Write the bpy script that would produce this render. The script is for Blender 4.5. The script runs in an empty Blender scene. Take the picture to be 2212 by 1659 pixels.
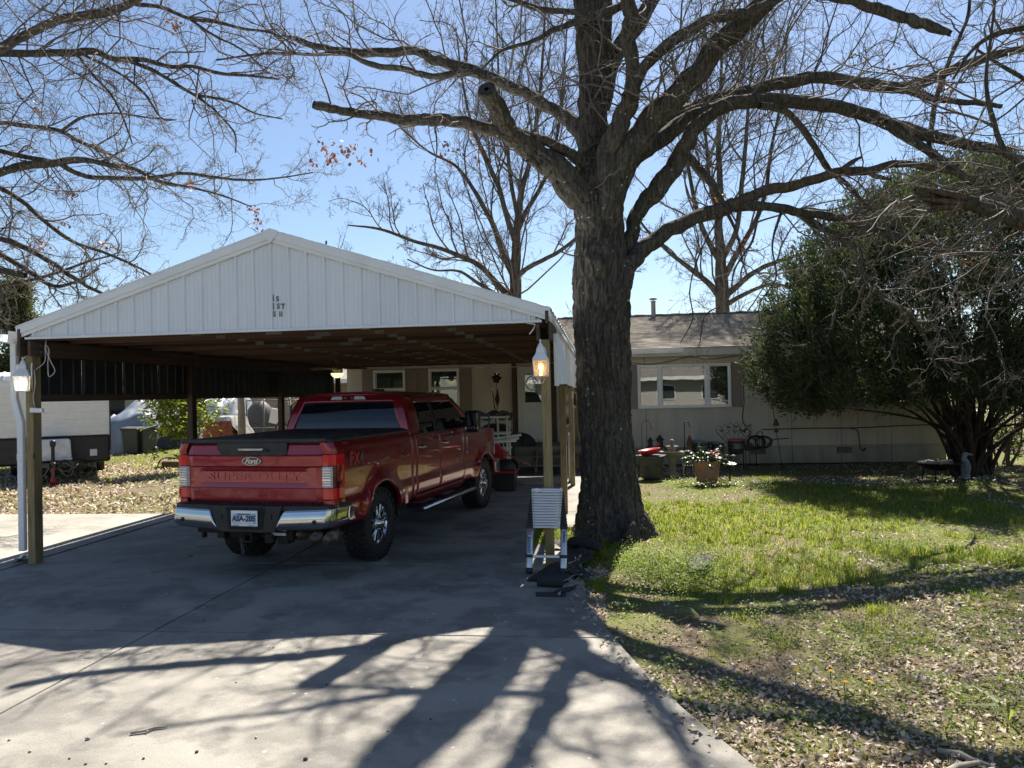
import bpy, bmesh, math, random
import numpy as np
from mathutils import Vector, Matrix, Euler
random.seed(7); rng = np.random.default_rng(7)
PI = math.pi
SC = bpy.context.scene
COL = SC.collection
# ------------------------------------------------------------------ camera
F_PX, IW, IH = 1640.0, 2212.0, 1659.0
CAM_H, YAW, PITCH, ROLL = 1.94, math.atan(189/1640), math.atan(20.5/1640), math.radians(1.3)
FW = Vector((-math.sin(YAW)*math.cos(PITCH), math.cos(YAW)*math.cos(PITCH), math.sin(PITCH)))
R0 = Vector((math.cos(YAW), math.sin(YAW), 0)); U0 = R0.cross(FW)
RT = R0*math.cos(ROLL)-U0*math.sin(ROLL); UP = R0*math.sin(ROLL)+U0*math.cos(ROLL)
cam_d = bpy.data.cameras.new('camera'); cam = bpy.data.objects.new('camera', cam_d); COL.objects.link(cam)
cam.matrix_world = Matrix(((RT.x, UP.x, -FW.x, 0), (RT.y, UP.y, -FW.y, 0), (RT.z, UP.z, -FW.z, CAM_H), (0, 0, 0, 1)))
cam_d.sensor_width = 36; cam_d.lens = 36*F_PX/IW; cam_d.clip_end = 1500; cam_d.clip_start = .05
SC.camera = cam
# ------------------------------------------------------------------ light
SUN_EL, SUN_AZ = math.radians(53), math.radians(9.5)      # azimuth from +Y towards +X
w = bpy.data.worlds.new('World'); SC.world = w; w.use_nodes = True
wn = w.node_tree.nodes; wl = w.node_tree.links
sky = wn.new('ShaderNodeTexSky'); sky.sky_type = 'NISHITA'; sky.sun_disc = False
sky.sun_elevation = SUN_EL; sky.sun_rotation = SUN_AZ
sky.air_density = 1.0; sky.dust_density = 0.5; sky.ozone_density = 3.0
wl.new(sky.outputs[0], wn['Background'].inputs[0]); wn['Background'].inputs[1].default_value = .053
sd = bpy.data.lights.new('sun', 'SUN'); sd.energy = 5.0; sd.angle = math.radians(.53); sd.color = (1, .93, .82)
so = bpy.data.objects.new('sun', sd); COL.objects.link(so)
SUNV = Vector((math.sin(SUN_AZ)*math.cos(SUN_EL), math.cos(SUN_AZ)*math.cos(SUN_EL), math.sin(SUN_EL)))
so.rotation_euler = SUNV.to_track_quat('Z', 'Y').to_euler(); so.location = SUNV*60
SC.view_settings.view_transform = 'Standard'; SC.view_settings.look = 'None'
SC.view_settings.exposure = 1.45; SC.view_settings.gamma = 1; SC.view_settings.use_curve_mapping = False
SC.cycles.max_bounces = 6; SC.cycles.transparent_max_bounces = 8; SC.cycles.use_denoising = True

# ------------------------------------------------------------------ numeric helpers
def vnoise(P, seed=0):
    P = np.asarray(P, float); i = np.floor(P).astype(np.int64); f = P-i; f = f*f*(3-2*f)
    def h(dx, dy, dz):
        n = (i[..., 0]+dx)*374761393+(i[..., 1]+dy)*668265263+(i[..., 2]+dz)*2147483647+seed*974634599
        n = (n ^ (n >> 13))*1274126177; n = n ^ (n >> 16)
        return (n & 0xffff)/65535.0
    x, y, z = f[..., 0], f[..., 1], f[..., 2]
    a = h(0,0,0)*(1-x)+h(1,0,0)*x; b = h(0,1,0)*(1-x)+h(1,1,0)*x
    c = h(0,0,1)*(1-x)+h(1,0,1)*x; d = h(0,1,1)*(1-x)+h(1,1,1)*x
    return (a*(1-y)+b*y)*(1-z)+(c*(1-y)+d*y)*z
def nz2(x, y, s=1.0, seed=0):
    return vnoise(np.stack([np.asarray(x)*s, np.asarray(y)*s, np.zeros_like(np.asarray(x, float))], -1), seed)
def unit(v):
    return v/np.maximum(np.linalg.norm(v, axis=-1, keepdims=True), 1e-9)
def px3(px, py, Y):                       # a sight line of the photograph met at distance Y
    d = FW*F_PX+RT*(px-IW/2)-UP*(py-IH/2); t = Y/d.y
    return Vector((d.x*t, Y, CAM_H+d.z*t))
def np_mesh(name, V, Fc, smooth=True):
    """V (n,3), Fc list of (m,k) index arrays"""
    me = bpy.data.meshes.new(name)
    if not isinstance(Fc, (list, tuple)): Fc = [Fc]
    nl = sum(f.size for f in Fc); nf = sum(len(f) for f in Fc)
    me.vertices.add(len(V)); me.vertices.foreach_set('co', np.ascontiguousarray(V, np.float32).ravel())
    me.loops.add(nl); me.loops.foreach_set('vertex_index', np.concatenate([f.ravel() for f in Fc]).astype(np.int32))
    me.polygons.add(nf)
    tot = np.concatenate([np.full(len(f), f.shape[1]) for f in Fc]).astype(np.int32)
    me.polygons.foreach_set('loop_start', (np.cumsum(tot)-tot).astype(np.int32))
    me.polygons.foreach_set('loop_total', tot)
    if smooth: me.polygons.foreach_set('use_smooth', np.ones(nf, bool))
    me.update(calc_edges=True); me.validate()
    return me
# ------------------------------------------------------------------ objects
def link(name, me, m=None, parent=None):
    o = bpy.data.objects.new(name, me); COL.objects.link(o)
    if m is not None:
        for q in (m if isinstance(m, (list, tuple)) else [m]): me.materials.append(q)
    if parent is not None: o.parent = parent
    return o
def tag(o, label=None, cat=None, group=None, kind=None):
    if label: o['label'] = label
    if cat: o['category'] = cat
    if group: o['group'] = group
    if kind: o['kind'] = kind
    return o
def thing(name, label, cat, loc=(0, 0, 0), rz=0, group=None):
    o = bpy.data.objects.new(name, None); COL.objects.link(o); o.location = loc; o.rotation_euler = (0, 0, rz)
    o.empty_display_size = .1
    return tag(o, label, cat, group)
def copy_tree(o, parent=None):
    c = o.copy(); COL.objects.link(c)
    if parent is not None: c.parent = parent
    for ch in list(o.children): copy_tree(ch, c)
    return c
class MB:
    """collects shapes into one mesh"""
    def __init__(s): s.v = []; s.f = []; s.mi = []; s.sm = []
    def add(s, V, Fs, mi=0, smooth=False):
        n = len(s.v); s.v += [tuple(p) for p in V]; s.f += [tuple(i+n for i in f) for f in Fs]
        s.mi += [mi]*len(Fs); s.sm += [smooth]*len(Fs); return s
    def box(s, c, d, rot=None, mi=0, taper=(1, 1)):
        hx, hy, hz = d[0]/2, d[1]/2, d[2]/2; tx, ty = taper
        V = [Vector((x*(tx if z > 0 else 1), y*(ty if z > 0 else 1), z)) for z in (-hz, hz) for x, y in ((-hx, -hy), (hx, -hy), (hx, hy), (-hx, hy))]
        if rot is not None:
            m = Euler(rot).to_matrix() if not isinstance(rot, Matrix) else rot
            V = [m @ p for p in V]
        V = [p+Vector(c) for p in V]
        return s.add(V, [(3, 2, 1, 0), (4, 5, 6, 7), (0, 1, 5, 4), (1, 2, 6, 5), (2, 3, 7, 6), (3, 0, 4, 7)], mi)
    def beam(s, a, b, wd, ht, up=(0, 0, 1), mi=0):
        a, b = Vector(a), Vector(b); t = (b-a).normalized(); u = Vector(up); sd_ = t.cross(u).normalized(); u = sd_.cross(t)
        V = [p+sd_*x+u*z for p in (a, b) for x, z in ((-wd/2, -ht/2), (wd/2, -ht/2), (wd/2, ht/2), (-wd/2, ht/2))]
        return s.add(V, [(0, 1, 2, 3), (7, 6, 5, 4), (0, 4, 5, 1), (1, 5, 6, 2), (2, 6, 7, 3), (3, 7, 4, 0)], mi)
    def tube(s, pts, r, n=8, caps=True, mi=0, closed=False, smooth=True):
        pts = [Vector(p) for p in pts]; K = len(pts)
        rr = r if isinstance(r, (list, tuple)) else [r]*K
        V = []; pa = None
        for i, p in enumerate(pts):
            if closed: t = pts[(i+1) % K]-pts[i-1]
            else: t = pts[min(i+1, K-1)]-pts[max(i-1, 0)]
            t.normalize()
            if pa is None:
                pa = t.orthogonal().normalized()
            pa = (pa-t*pa.dot(t))
            pa = pa.normalized() if pa.length > 1e-6 else t.orthogonal().normalized()
            pb = t.cross(pa)
            V += [p+(pa*math.cos(2*PI*k/n)+pb*math.sin(2*PI*k/n))*rr[i] for k in range(n)]
        Fs = [(i*n+k, i*n+(k+1) % n, (i+1)*n+(k+1) % n, (i+1)*n+k) for i in range(K-1) for k in range(n)]
        if closed: Fs += [((K-1)*n+k, (K-1)*n+(k+1) % n, (k+1) % n, k) for k in range(n)]
        s.add(V, Fs, mi, smooth)
        if caps and not closed:
            m = len(s.v)-len(V)
            s.f += [tuple(m+k for k in range(n))[::-1], tuple(m+(K-1)*n+k for k in range(n))]; s.mi += [mi]*2; s.sm += [False]*2
        return s
    def lathe(s, prof, n=24, c=(0, 0, 0), rot=None, mi=0, smooth=True, wob=0, arc=None):
        """prof: (r, z) pairs turned about z"""
        m = (Euler(rot).to_matrix() if rot is not None and not isinstance(rot, Matrix) else rot) or Matrix.Identity(3)
        V = []
        for r, z in prof:
            for k in range(n):
                a = 2*PI*k/n; q = r*(1+wob*math.sin(3*a+z*9))
                V.append(m @ Vector((q*math.cos(a), q*math.sin(a), z))+Vector(c))
        Fs = [(i*n+k, i*n+(k+1) % n, (i+1)*n+(k+1) % n, (i+1)*n+k) for i in range(len(prof)-1) for k in range(n)]
        return s.add(V, Fs, mi, smooth)
    def prism(s, poly, d0, d1, axis='y', mi=0, xf=None):
        """polygon (a,b) extruded along axis; axis y: (x,z), x: (y,z), z: (x,y)"""
        def P(a, b, d): return {'y': (a, d, b), 'x': (d, a, b), 'z': (a, b, d)}[axis]
        n = len(poly); V = [P(a, b, d0) for a, b in poly]+[P(a, b, d1) for a, b in poly]
        if xf: V = [xf(Vector(p)) for p in V]
        return s.add(V, [tuple(range(n))[::-1], tuple(range(n, 2*n))]+[(k, (k+1) % n, n+(k+1) % n, n+k) for k in range(n)], mi)
    def grid(s, fn, nu, nv, mi=0, smooth=True, keep=None):
        V = [fn(i/nu, j/nv) for j in range(nv+1) for i in range(nu+1)]
        Fs = [(j*(nu+1)+i, j*(nu+1)+i+1, (j+1)*(nu+1)+i+1, (j+1)*(nu+1)+i) for j in range(nv) for i in range(nu) if keep is None or keep(i, j)]
        return s.add(V, Fs, mi, smooth)
    def ball(s, c, r, n=12, mi=0):
        r = r if isinstance(r, (tuple, list)) else (r, r, r); m = n//2
        V = [(c[0]+r[0]*math.sin(PI*j/m)*math.cos(2*PI*i/n), c[1]+r[1]*math.sin(PI*j/m)*math.sin(2*PI*i/n), c[2]+r[2]*math.cos(PI*j/m)) for j in range(m+1) for i in range(n)]
        Fs = [(j*n+i, (j+1)*n+i, (j+1)*n+(i+1) % n, j*n+(i+1) % n) for j in range(m) for i in range(n)]
        return s.add(V, Fs, mi, True)
    def build(s, name, m, parent=None, bevel=0, seg=2, loc=None, rot=None, solid=0, weld=False):
        me = bpy.data.meshes.new(name); me.from_pydata(s.v, [], s.f); me.validate()
        if len(me.polygons) == len(s.mi):
            me.polygons.foreach_set('material_index', s.mi); me.polygons.foreach_set('use_smooth', s.sm)
        bm = bmesh.new(); bm.from_mesh(me)
        if weld: bmesh.ops.remove_doubles(bm, verts=bm.verts, dist=1e-5)
        bmesh.ops.recalc_face_normals(bm, faces=bm.faces); bm.to_mesh(me); bm.free()
        o = link(name, me, m, parent)
        if solid:
            q = o.modifiers.new('solid', 'SOLIDIFY'); q.thickness = solid; q.offset = -1
        if bevel:
            q = o.modifiers.new('bevel', 'BEVEL'); q.width = bevel; q.segments = seg; q.limit_method = 'ANGLE'; q.angle_limit = math.radians(40)
        if loc is not None: o.location = loc
        if rot is not None: o.rotation_euler = rot
        return o
def text_mesh(name, body, size, m, parent=None, extrude=.001, shear=0, M=None, sx=1, align='CENTER', spacing=1, bold=0):
    cu = bpy.data.curves.new(name, 'FONT'); cu.body = body; cu.size = size; cu.extrude = extrude; cu.shear = shear
    cu.align_x = align; cu.align_y = 'CENTER'; cu.space_character = spacing; cu.offset = bold; cu.resolution_u = 3
    t = bpy.data.objects.new(name, cu); COL.objects.link(t)
    me = bpy.data.meshes.new_from_object(t.evaluated_get(bpy.context.evaluated_depsgraph_get()))
    bpy.data.objects.remove(t); bpy.data.curves.remove(cu)
    me.name = name; me.materials.clear()
    me.transform(Matrix.Diagonal((sx, 1, 1, 1)))
    if M is not None: me.transform(M)
    return link(name, me, m, parent)
def frame(o, x, y):              # 4x4 from origin, x axis, y axis
    x, y = Vector(x).normalized(), Vector(y).normalized(); z = x.cross(y)
    return Matrix(((x.x, y.x, z.x, o[0]), (x.y, y.y, z.y, o[1]), (x.z, y.z, z.z, o[2]), (0, 0, 0, 1)))
# ------------------------------------------------------------------ scattered small shapes, all at once
def rotm(yaw, tilt, roll=None):
    """(N,3,3): local y is forward, tilted up by tilt, turned by yaw about z, rolled about itself"""
    n = len(yaw); roll = np.zeros(n) if roll is None else roll
    cy, sy, ct, st, cr, sr = np.cos(yaw), np.sin(yaw), np.cos(tilt), np.sin(tilt), np.cos(roll), np.sin(roll)
    f = np.stack([-sy*ct, cy*ct, st], -1); r = np.stack([cy, sy, 0*cy], -1); u = np.cross(r, f)
    r2 = r*cr[:, None]+u*sr[:, None]; u2 = np.cross(r2, f)
    return np.stack([r2, f, u2], -1)
def dirm(D, roll):
    D = unit(D); ref = np.where(np.abs(D[:, 2:3]) > .95, np.array([[1., 0, 0]]), np.array([[0, 0, 1.]]))
    r = unit(np.cross(D, ref)); u = np.cross(r, D); c, s_ = np.cos(roll)[:, None], np.sin(roll)[:, None]
    r2 = r*c+u*s_; return np.stack([r2, D, np.cross(r2, D)], -1)
def scatter(name, tv, tf, P, Rm, S, smooth=False):
    tv = np.asarray(tv, float); tf = np.asarray(tf); S = np.asarray(S, float)
    if S.ndim == 1: S = np.repeat(S[:, None], 3, 1)
    V = np.einsum('nij,nmj->nmi', Rm, tv[None]*S[:, None, :])+P[:, None, :]
    n, m = len(P), len(tv)
    Fc = (tf[None]+(np.arange(n)*m)[:, None, None]).reshape(-1, tf.shape[1])
    return np_mesh(name, V.reshape(-1, 3), Fc, smooth)
BLADE = ([(-.5, 0, 0), (.5, 0, 0), (.35, .55, .12), (-.35, .55, .12), (0, 1, -.02)], None)
BLADE_T = np.array([(0, 1, 2), (0, 2, 3), (3, 2, 4)])
LEAF4_V = np.array([(0, 0, 0), (.5, .45, .12), (0, 1, 0), (-.5, .45, .12)]); LEAF4_T = np.array([(0, 1, 2), (0, 2, 3)])
# lobed oak leaf, spine fold, curled
_o = [(.04, .0), (.12, .22), (.34, .3), (.16, .42), (.44, .56), (.18, .64), (.34, .84), (.0, 1.0)]
OAK_V = np.array([(0, 0, 0), (0, .33, .03), (0, .66, .05)]+[(x, y, .10*abs(x)*3) for x, y in _o]+[(-x, y, .10*abs(x)*3) for x, y in _o[:-1]])
OAK_T = np.array([(0, 3, 4), (0, 4, 1), (1, 4, 5), (1, 5, 6), (1, 6, 2), (2, 6, 7), (2, 7, 8), (2, 8, 9), (2, 9, 10),
                  (0, 12, 11), (0, 1, 12), (1, 13, 12), (1, 14, 13), (1, 2, 14), (2, 15, 14), (2, 16, 15), (2, 17, 16), (2, 10, 17)])
OAKS_V = np.array([(0, 0, 0), (.2, .22, .05), (.42, .55, .14), (.2, .66, .04), (0, 1, .02), (-.2, .66, .04), (-.42, .55, .14), (-.2, .22, .05)]); OAKS_T = np.array([(0, 1, 7), (1, 3, 7), (1, 2, 3), (7, 3, 5), (7, 5, 6), (3, 4, 5)])
# ------------------------------------------------------------------ branching
def batch_tubes(Ps, Rs, n):
    N, K, _ = Ps.shape
    T = np.gradient(Ps, axis=1); T = unit(T)
    ref = unit(rng.normal(size=(N, 3))); m = unit(Ps[:, -1]-Ps[:, 0]); ref = unit(np.cross(m, ref))
    A = unit(ref[:, None, :]-T*np.sum(ref[:, None, :]*T, -1, keepdims=True)); B = np.cross(T, A)
    a = 2*PI*np.arange(n)/n
    V = Ps[:, :, None, :]+Rs[:, :, None, None]*(A[:, :, None, :]*np.cos(a)[None, None, :, None]+B[:, :, None, :]*np.sin(a)[None, None, :, None])
    i, k = np.meshgrid(np.arange(K-1), np.arange(n), indexing='ij'); k2 = (k+1) % n
    q = np.stack([i*n+k, i*n+k2, (i+1)*n+k2, (i+1)*n+k], -1).reshape(-1, 4)
    Fc = (q[None]+(np.arange(N)*K*n)[:, None, None]).reshape(-1, 4)
    return V.reshape(-1, 3), Fc
def merge_mesh(name, parts, smooth=True):
    V = []; Fc = []; off = 0
    for v, f in parts: V.append(v); Fc.append(f+off); off += len(v)
    return np_mesh(name, np.concatenate(V), Fc, smooth)
def grow(S, D, L, R, K=6, wander=.25, up=.0, taper=.35):
    """S,D (N,3) starts and headings, L lengths, R base radii -> points, radii"""
    N = len(S); Ps = np.zeros((N, K, 3)); Ps[:, 0] = S; d = unit(D); st = (L/(K-1))[:, None]
    for k in range(1, K):
        d = unit(d+rng.normal(size=(N, 3))*wander+np.array([0, 0, up]))
        Ps[:, k] = Ps[:, k-1]+d*st
    t = np.linspace(0, 1, K)[None]
    return Ps, R[:, None]*(1-(1-taper)*t)
def sprout(Ps, Rs, M, lo=.25, hi=1.0, ang=(.5, 1.0), lf=(.35, .6), rf=.6, bias=None):
    """M children on every branch: starts, headings, lengths, radii"""
    N, K, _ = Ps.shape; Lp = np.sum(np.linalg.norm(np.diff(Ps, axis=1), axis=-1), 1)
    t = rng.uniform(lo, hi, (N, M))*(K-1-1e-6); i = t.astype(int); f = (t-i)[..., None]
    n_ = np.arange(N)[:, None]
    S = Ps[n_, i]*(1-f)+Ps[n_, i+1]*f; T = unit(Ps[n_, i+1]-Ps[n_, i])
    r = Rs[n_, i]*(1-f[..., 0])+Rs[n_, i+1]*f[..., 0]
    Q = rng.normal(size=(N, M, 3))
    if bias is not None: Q = Q+np.asarray(bias)
    Q = unit(Q-T*np.sum(Q*T, -1, keepdims=True)); a = rng.uniform(*ang, (N, M))[..., None]
    D = T*np.cos(a)+Q*np.sin(a)
    L = Lp[:, None]*rng.uniform(*lf, (N, M))*(1-.45*t/(K-1))
    return S.reshape(-1, 3), D.reshape(-1, 3), L.ravel(), (r*rf).ravel()
def spline(P, n):
    P = np.asarray(P, float); t = np.concatenate([[0], np.cumsum(np.maximum(np.linalg.norm(np.diff(P[:, :3], axis=0), axis=1), 1e-4))]); u = np.linspace(0, t[-1], n)
    m = np.gradient(P, t, axis=0); i = np.clip(np.searchsorted(t, u, side='right')-1, 0, len(t)-2)
    h = (t[i+1]-t[i])[:, None]; s = ((u-t[i])[:, None])/h
    return (2*s**3-3*s**2+1)*P[i]+(s**3-2*s**2+s)*h*m[i]+(-2*s**3+3*s**2)*P[i+1]+(s**3-s**2)*h*m[i+1]
def bark_tube(P, R, n, amp=.01, kc=28., ks=5., seed=0, flare=None, lump=.06):
    """one limb with bark ridges running along it; P (K,3), R (K,)"""
    K = len(P); T = unit(np.gradient(P, axis=0)); a = np.zeros((K, 3)); v = np.array([.3, -.9, .1])
    for k in range(K):
        v = v-T[k]*np.dot(v, T[k]); v = v/np.linalg.norm(v); a[k] = v
    b = np.cross(T, a); th = 2*PI*np.arange(n)/n; s = np.concatenate([[0], np.cumsum(np.linalg.norm(np.diff(P, axis=0), axis=1))])
    c, sn = np.cos(th)[None], np.sin(th)[None]; Rr = R[:, None]*np.ones((1, n))
    if flare is not None: Rr = Rr*flare(th[None], s[:, None])
    q = np.stack([Rr*c*kc, Rr*sn*kc, np.repeat(s[:, None]*ks, n, 1)], -1)
    w_ = np.stack([Rr*c*6, Rr*sn*6, np.repeat(s[:, None]*2.2, n, 1)], -1)
    q2 = q+1.6*(np.stack([vnoise(w_*1.7, seed+5), vnoise(w_*1.7, seed+6), 0*c*Rr], -1)-.5)
    rid = np.abs(2*vnoise(q2, seed)-1)
    rid2 = np.abs(2*vnoise(q2*2.1, seed+9)-1)
    am = np.minimum(amp*1.5, R*.17)[:, None]
    D = am*(2.0*np.minimum(rid, .55)**.55+.8*rid2**.6-1.7)+R[:, None]*lump*(vnoise(w_*.5, seed+2)-.5)*2
    Q = (Rr+D)[..., None]
    V = P[:, None]+Q*(a[:, None]*c[..., None]+b[:, None]*sn[..., None])
    i, k = np.meshgrid(np.arange(K-1), np.arange(n), indexing='ij'); k2 = (k+1) % n
    Fc = np.stack([i*n+k, i*n+k2, (i+1)*n+k2, (i+1)*n+k], -1).reshape(-1, 4)
    return V.reshape(-1, 3), Fc
def end_cap(P, R, T, n=16, jag=0.0):
    T = unit(np.asarray(T)); a = unit(np.cross(T, [0.1, .2, 1.])); b = np.cross(T, a); th = 2*PI*np.arange(n)/n
    rings = []
    for f in (1.0, .62, .25):
        rings.append(P+R*f*(np.cos(th)[:, None]*a+np.sin(th)[:, None]*b)+T*(rng.uniform(-jag, jag, (n, 1)) if jag else R*.08*(1-f)))
    V = np.concatenate(rings+[[P+T*R*.05]])
    Fc = [(j*n+k, j*n+(k+1) % n, (j+1)*n+(k+1) % n, (j+1)*n+k) for j in range(2) for k in range(n)]+[(2*n+k, 2*n+(k+1) % n, 3*n, 3*n) for k in range(n)]
    return V, np.array(Fc)
# ------------------------------------------------------------------ materials
def hexc(h): 
    h = h.lstrip('#'); c = [int(h[i:i+2], 16)/255 for i in (0, 2, 4)]
    return tuple(x/12.92 if x <= .04045 else ((x+.055)/1.055)**2.4 for x in c)
class Nd:
    def __init__(s, name):
        s.m = bpy.data.materials.new(name); s.m.use_nodes = True; s.t = s.m.node_tree; s.n = s.t.nodes; s.l = s.t.links; s.n.clear()
        s.out = s.n.new('ShaderNodeOutputMaterial'); s.tc = None
    def new(s, k, **kw):
        x = s.n.new('ShaderNode'+k)
        for a, v in kw.items():
            if a in x.inputs: s.put(x.inputs[a], v)
            else: setattr(x, a, v)
        return x
    def put(s, sock, v):
        if hasattr(v, 'links') or isinstance(v, bpy.types.NodeSocket): s.l.new(v, sock)
        else: sock.default_value = (*v, 1) if isinstance(v, tuple) and len(v) == 3 and sock.type == 'RGBA' else v
    def coord(s, stretch=(1, 1, 1), kind='Object', rot=(0, 0, 0)):
        if s.tc is None: s.tc = s.n.new('ShaderNodeTexCoord')
        mp = s.n.new('ShaderNodeMapping'); mp.inputs['Scale'].default_value = stretch; mp.inputs['Rotation'].default_value = rot
        s.l.new(s.tc.outputs[kind], mp.inputs[0]); return mp.outputs[0]
    def noise(s, vec, scale, detail=3, rough=.55, dist=0):
        x = s.new('TexNoise', Vector=vec, Scale=scale, Detail=detail, Roughness=rough, Distortion=dist); return x.outputs['Fac']
    def ramp(s, fac, stops):
        r = s.n.new('ShaderNodeValToRGB'); e = r.color_ramp.elements
        while len(e) < len(stops): e.new(.5)
        for el, (p, c) in zip(e, stops):
            el.position = p; el.color = (*c, 1) if isinstance(c, tuple) else (c, c, c, 1)
        s.l.new(fac, r.inputs[0]); return r.outputs[0]
    def mix(s, fac, a, b, mode='MIX'):
        x = s.n.new('ShaderNodeMix'); x.data_type = 'RGBA'; x.blend_type = mode
        s.put(x.inputs[0], fac); s.put(x.inputs[6], a); s.put(x.inputs[7], b); return x.outputs[2]
    def math(s, op, a, b=0.0):
        x = s.n.new('ShaderNodeMath'); x.operation = op; s.put(x.inputs[0], a); s.put(x.inputs[1], b); return x.outputs[0]
    def bump(s, h, strength=.5, dist=.01, nrm=None):
        b = s.new('Bump', Strength=strength, Distance=dist, Height=h)
        if nrm is not None: s.l.new(nrm, b.inputs['Normal'])
        return b.outputs[0]
    def pbr(s, **kw):
        b = s.n.new('ShaderNodeBsdfPrincipled')
        for k, v in kw.items(): s.put(b.inputs[k.replace('_', ' ')], v)
        s.l.new(b.outputs[0], s.out.inputs[0]); return b
def sc(c, k): return tuple(min(1, x*k) for x in c)
def mat(name, col, rough=.6, metal=0., var=.18, vs=5., bump=0., bs=60., coat=0., stretch=(1, 1, 1), col2=None, spec=.5, rvar=.1):
    n = Nd(name); v = n.coord(stretch); f = n.noise(v, vs, 5, .6)
    c = n.ramp(f, [(.3, sc(col, 1-var)), (.7, col2 or sc(col, 1+var))])
    fine = n.noise(v, vs*9, 2)
    c = n.mix(.5, c, n.ramp(fine, [(.3, sc((1, 1, 1), 1-var)), (.7, (1., 1., 1.))]), 'MULTIPLY')
    kw = dict(Base_Color=c, Metallic=metal, Specular_IOR_Level=spec)
    kw['Roughness'] = n.ramp(n.noise(v, vs*2.3, 3), [(.3, max(0, rough-rvar)), (.7, min(1, rough+rvar))])
    if coat: kw['Coat_Weight'] = coat; kw['Coat_Roughness'] = .03
    if bump: kw['Normal'] = n.bump(n.noise(v, bs, 4), bump, .006)
    n.pbr(**kw); return n.m
def leafmat(name, cols, trans=.45, rough=.5, spec=.3, island=True, gloss=.0):
    """thin leaves: colours picked per leaf, some light passes through"""
    n = Nd(name); g = n.n.new('ShaderNodeNewGeometry')
    k = len(cols); c = n.ramp(g.outputs['Random Per Island'], [(i/max(1, k-1), q) for i, q in enumerate(cols)])
    d = n.new('BsdfPrincipled', **{'Base Color': c, 'Roughness': rough, 'Specular IOR Level': spec})
    t = n.new('BsdfTranslucent', Color=n.mix(1., c, (1.35, 1.3, .75), 'MULTIPLY'))
    x = n.new('MixShader', Fac=trans); n.l.new(d.outputs[0], x.inputs[1]); n.l.new(t.outputs[0], x.inputs[2])
    n.l.new(x.outputs[0], n.out.inputs[0]); return n.m
def glowmat(name, col, power):
    n = Nd(name); e = n.new('Emission', Color=col, Strength=power); n.l.new(e.outputs[0], n.out.inputs[0]); return n.m
def glassmat(name, col, rough=.02, spec=.5, trans=0., ior=1.5):
    n = Nd(name); v = n.coord(); h = n.noise(v, 1.2, 2)
    n.pbr(Base_Color=col, Roughness=rough, Specular_IOR_Level=spec, Transmission_Weight=trans, IOR=ior, Normal=n.bump(h, .06, .02)); return n.m
# ================================================================== materials of the setting
def concrete_mat(name, base, dark):
    n = Nd(name); v = n.coord((1, 1, 1))
    big = n.noise(v, .8, 8, .66, .15); c = n.ramp(big, [(.36, dark), (.5, base), (.66, sc(base, 1.25))])
    wet = n.noise(v, 1.5, 6, .62, .15); c = n.mix(n.ramp(wet, [(.50, 0.), (.57, .55)]), c, sc(dark, .74))
    st = n.noise(n.coord((.5, 3.2, 1)), 2.2, 4, .6); c = n.mix(n.ramp(st, [(.45, 0.), (.8, .3)]), c, sc(base, 1.35))
    pale = n.noise(n.coord((1, 1.5, 1)), 4.1, 7, .72, .1); c = n.mix(n.ramp(pale, [(.63, 0.), (.75, .35)]), c, (.46, .45, .43))
    fine = n.noise(v, 110, 3, .7); c = n.mix(.75, c, n.ramp(fine, [(.3, (.62, .62, .62)), (.7, (1.22, 1.22, 1.22))]), 'MULTIPLY')
    drip = n.new('TexVoronoi', Vector=n.coord((1, 1, 1)), Scale=1.15, Randomness=1.0); c = n.mix(n.ramp(n.math('ADD', drip.outputs['Distance'], n.math('MULTIPLY', n.noise(v, 7, 4), .22)), [(.20, .55), (.26, 0.)]), c, sc(dark, .55))
    wsp = n.new('TexVoronoi', Vector=n.coord((1, 1, 1), rot=(0, 0, .5)), Scale=5.5); c = n.mix(n.ramp(wsp.outputs['Distance'], [(.05, .7), (.085, 0.)]), c, (.5, .48, .45))
    vo = n.new('TexVoronoi', Vector=n.mix(.12, n.coord((1, 1, 1)), n.coord((1, 1, 1), rot=(0, 0, 1))), Scale=.42, feature='DISTANCE_TO_EDGE')
    crack = n.ramp(n.math('ADD', vo.outputs['Distance'], n.math('MULTIPLY', n.noise(v, 9, 4), .02)), [(.0065, .25), (.0085, 0.)])
    c = n.mix(crack, c, (.05, .045, .04))
    spots = n.new('TexVoronoi', Vector=v, Scale=13.0); c = n.mix(n.ramp(spots.outputs['Distance'], [(.05, .6), (.1, 0.)]), c, (.13, .12, .11))
    h = n.math('ADD', n.noise(v, 70, 4), n.math('MULTIPLY', n.noise(v, 6, 3), .8))
    n.pbr(Base_Color=c, Roughness=n.ramp(wet, [(.5, .85), (.68, .62)]), Normal=n.bump(h, .35, .008)); return n.m
m_conc = concrete_mat('driveway_concrete', (.235, .220, .192), (.13, .121, .107))
m_conc2 = concrete_mat('pad_concrete', (.29, .27, .23), (.21, .195, .166))
def ground_mat():
    n = Nd('lawn_soil'); v = n.coord()
    big = n.noise(v, .35, 5, .6); mid = n.noise(v, 2.3, 5, .65); fine = n.noise(v, 40, 4, .7)
    soil = n.ramp(fine, [(.25, (.055, .042, .03)), (.5, (.15, .115, .08)), (.75, (.27, .225, .17))])
    green = n.ramp(n.noise(v, 24, 3), [(.3, (.06, .095, .016)), (.7, (.15, .185, .04))])
    c = n.mix(n.ramp(n.math('ADD', n.math('MULTIPLY', big, .55), n.math('MULTIPLY', mid, .45)), [(.44, 0.), (.55, .85)]), soil, green)
    n.pbr(Base_Color=c, Roughness=.95, Specular_IOR_Level=.1, Normal=n.bump(fine, .8, .03)); return n.m
m_ground = ground_mat()
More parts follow.
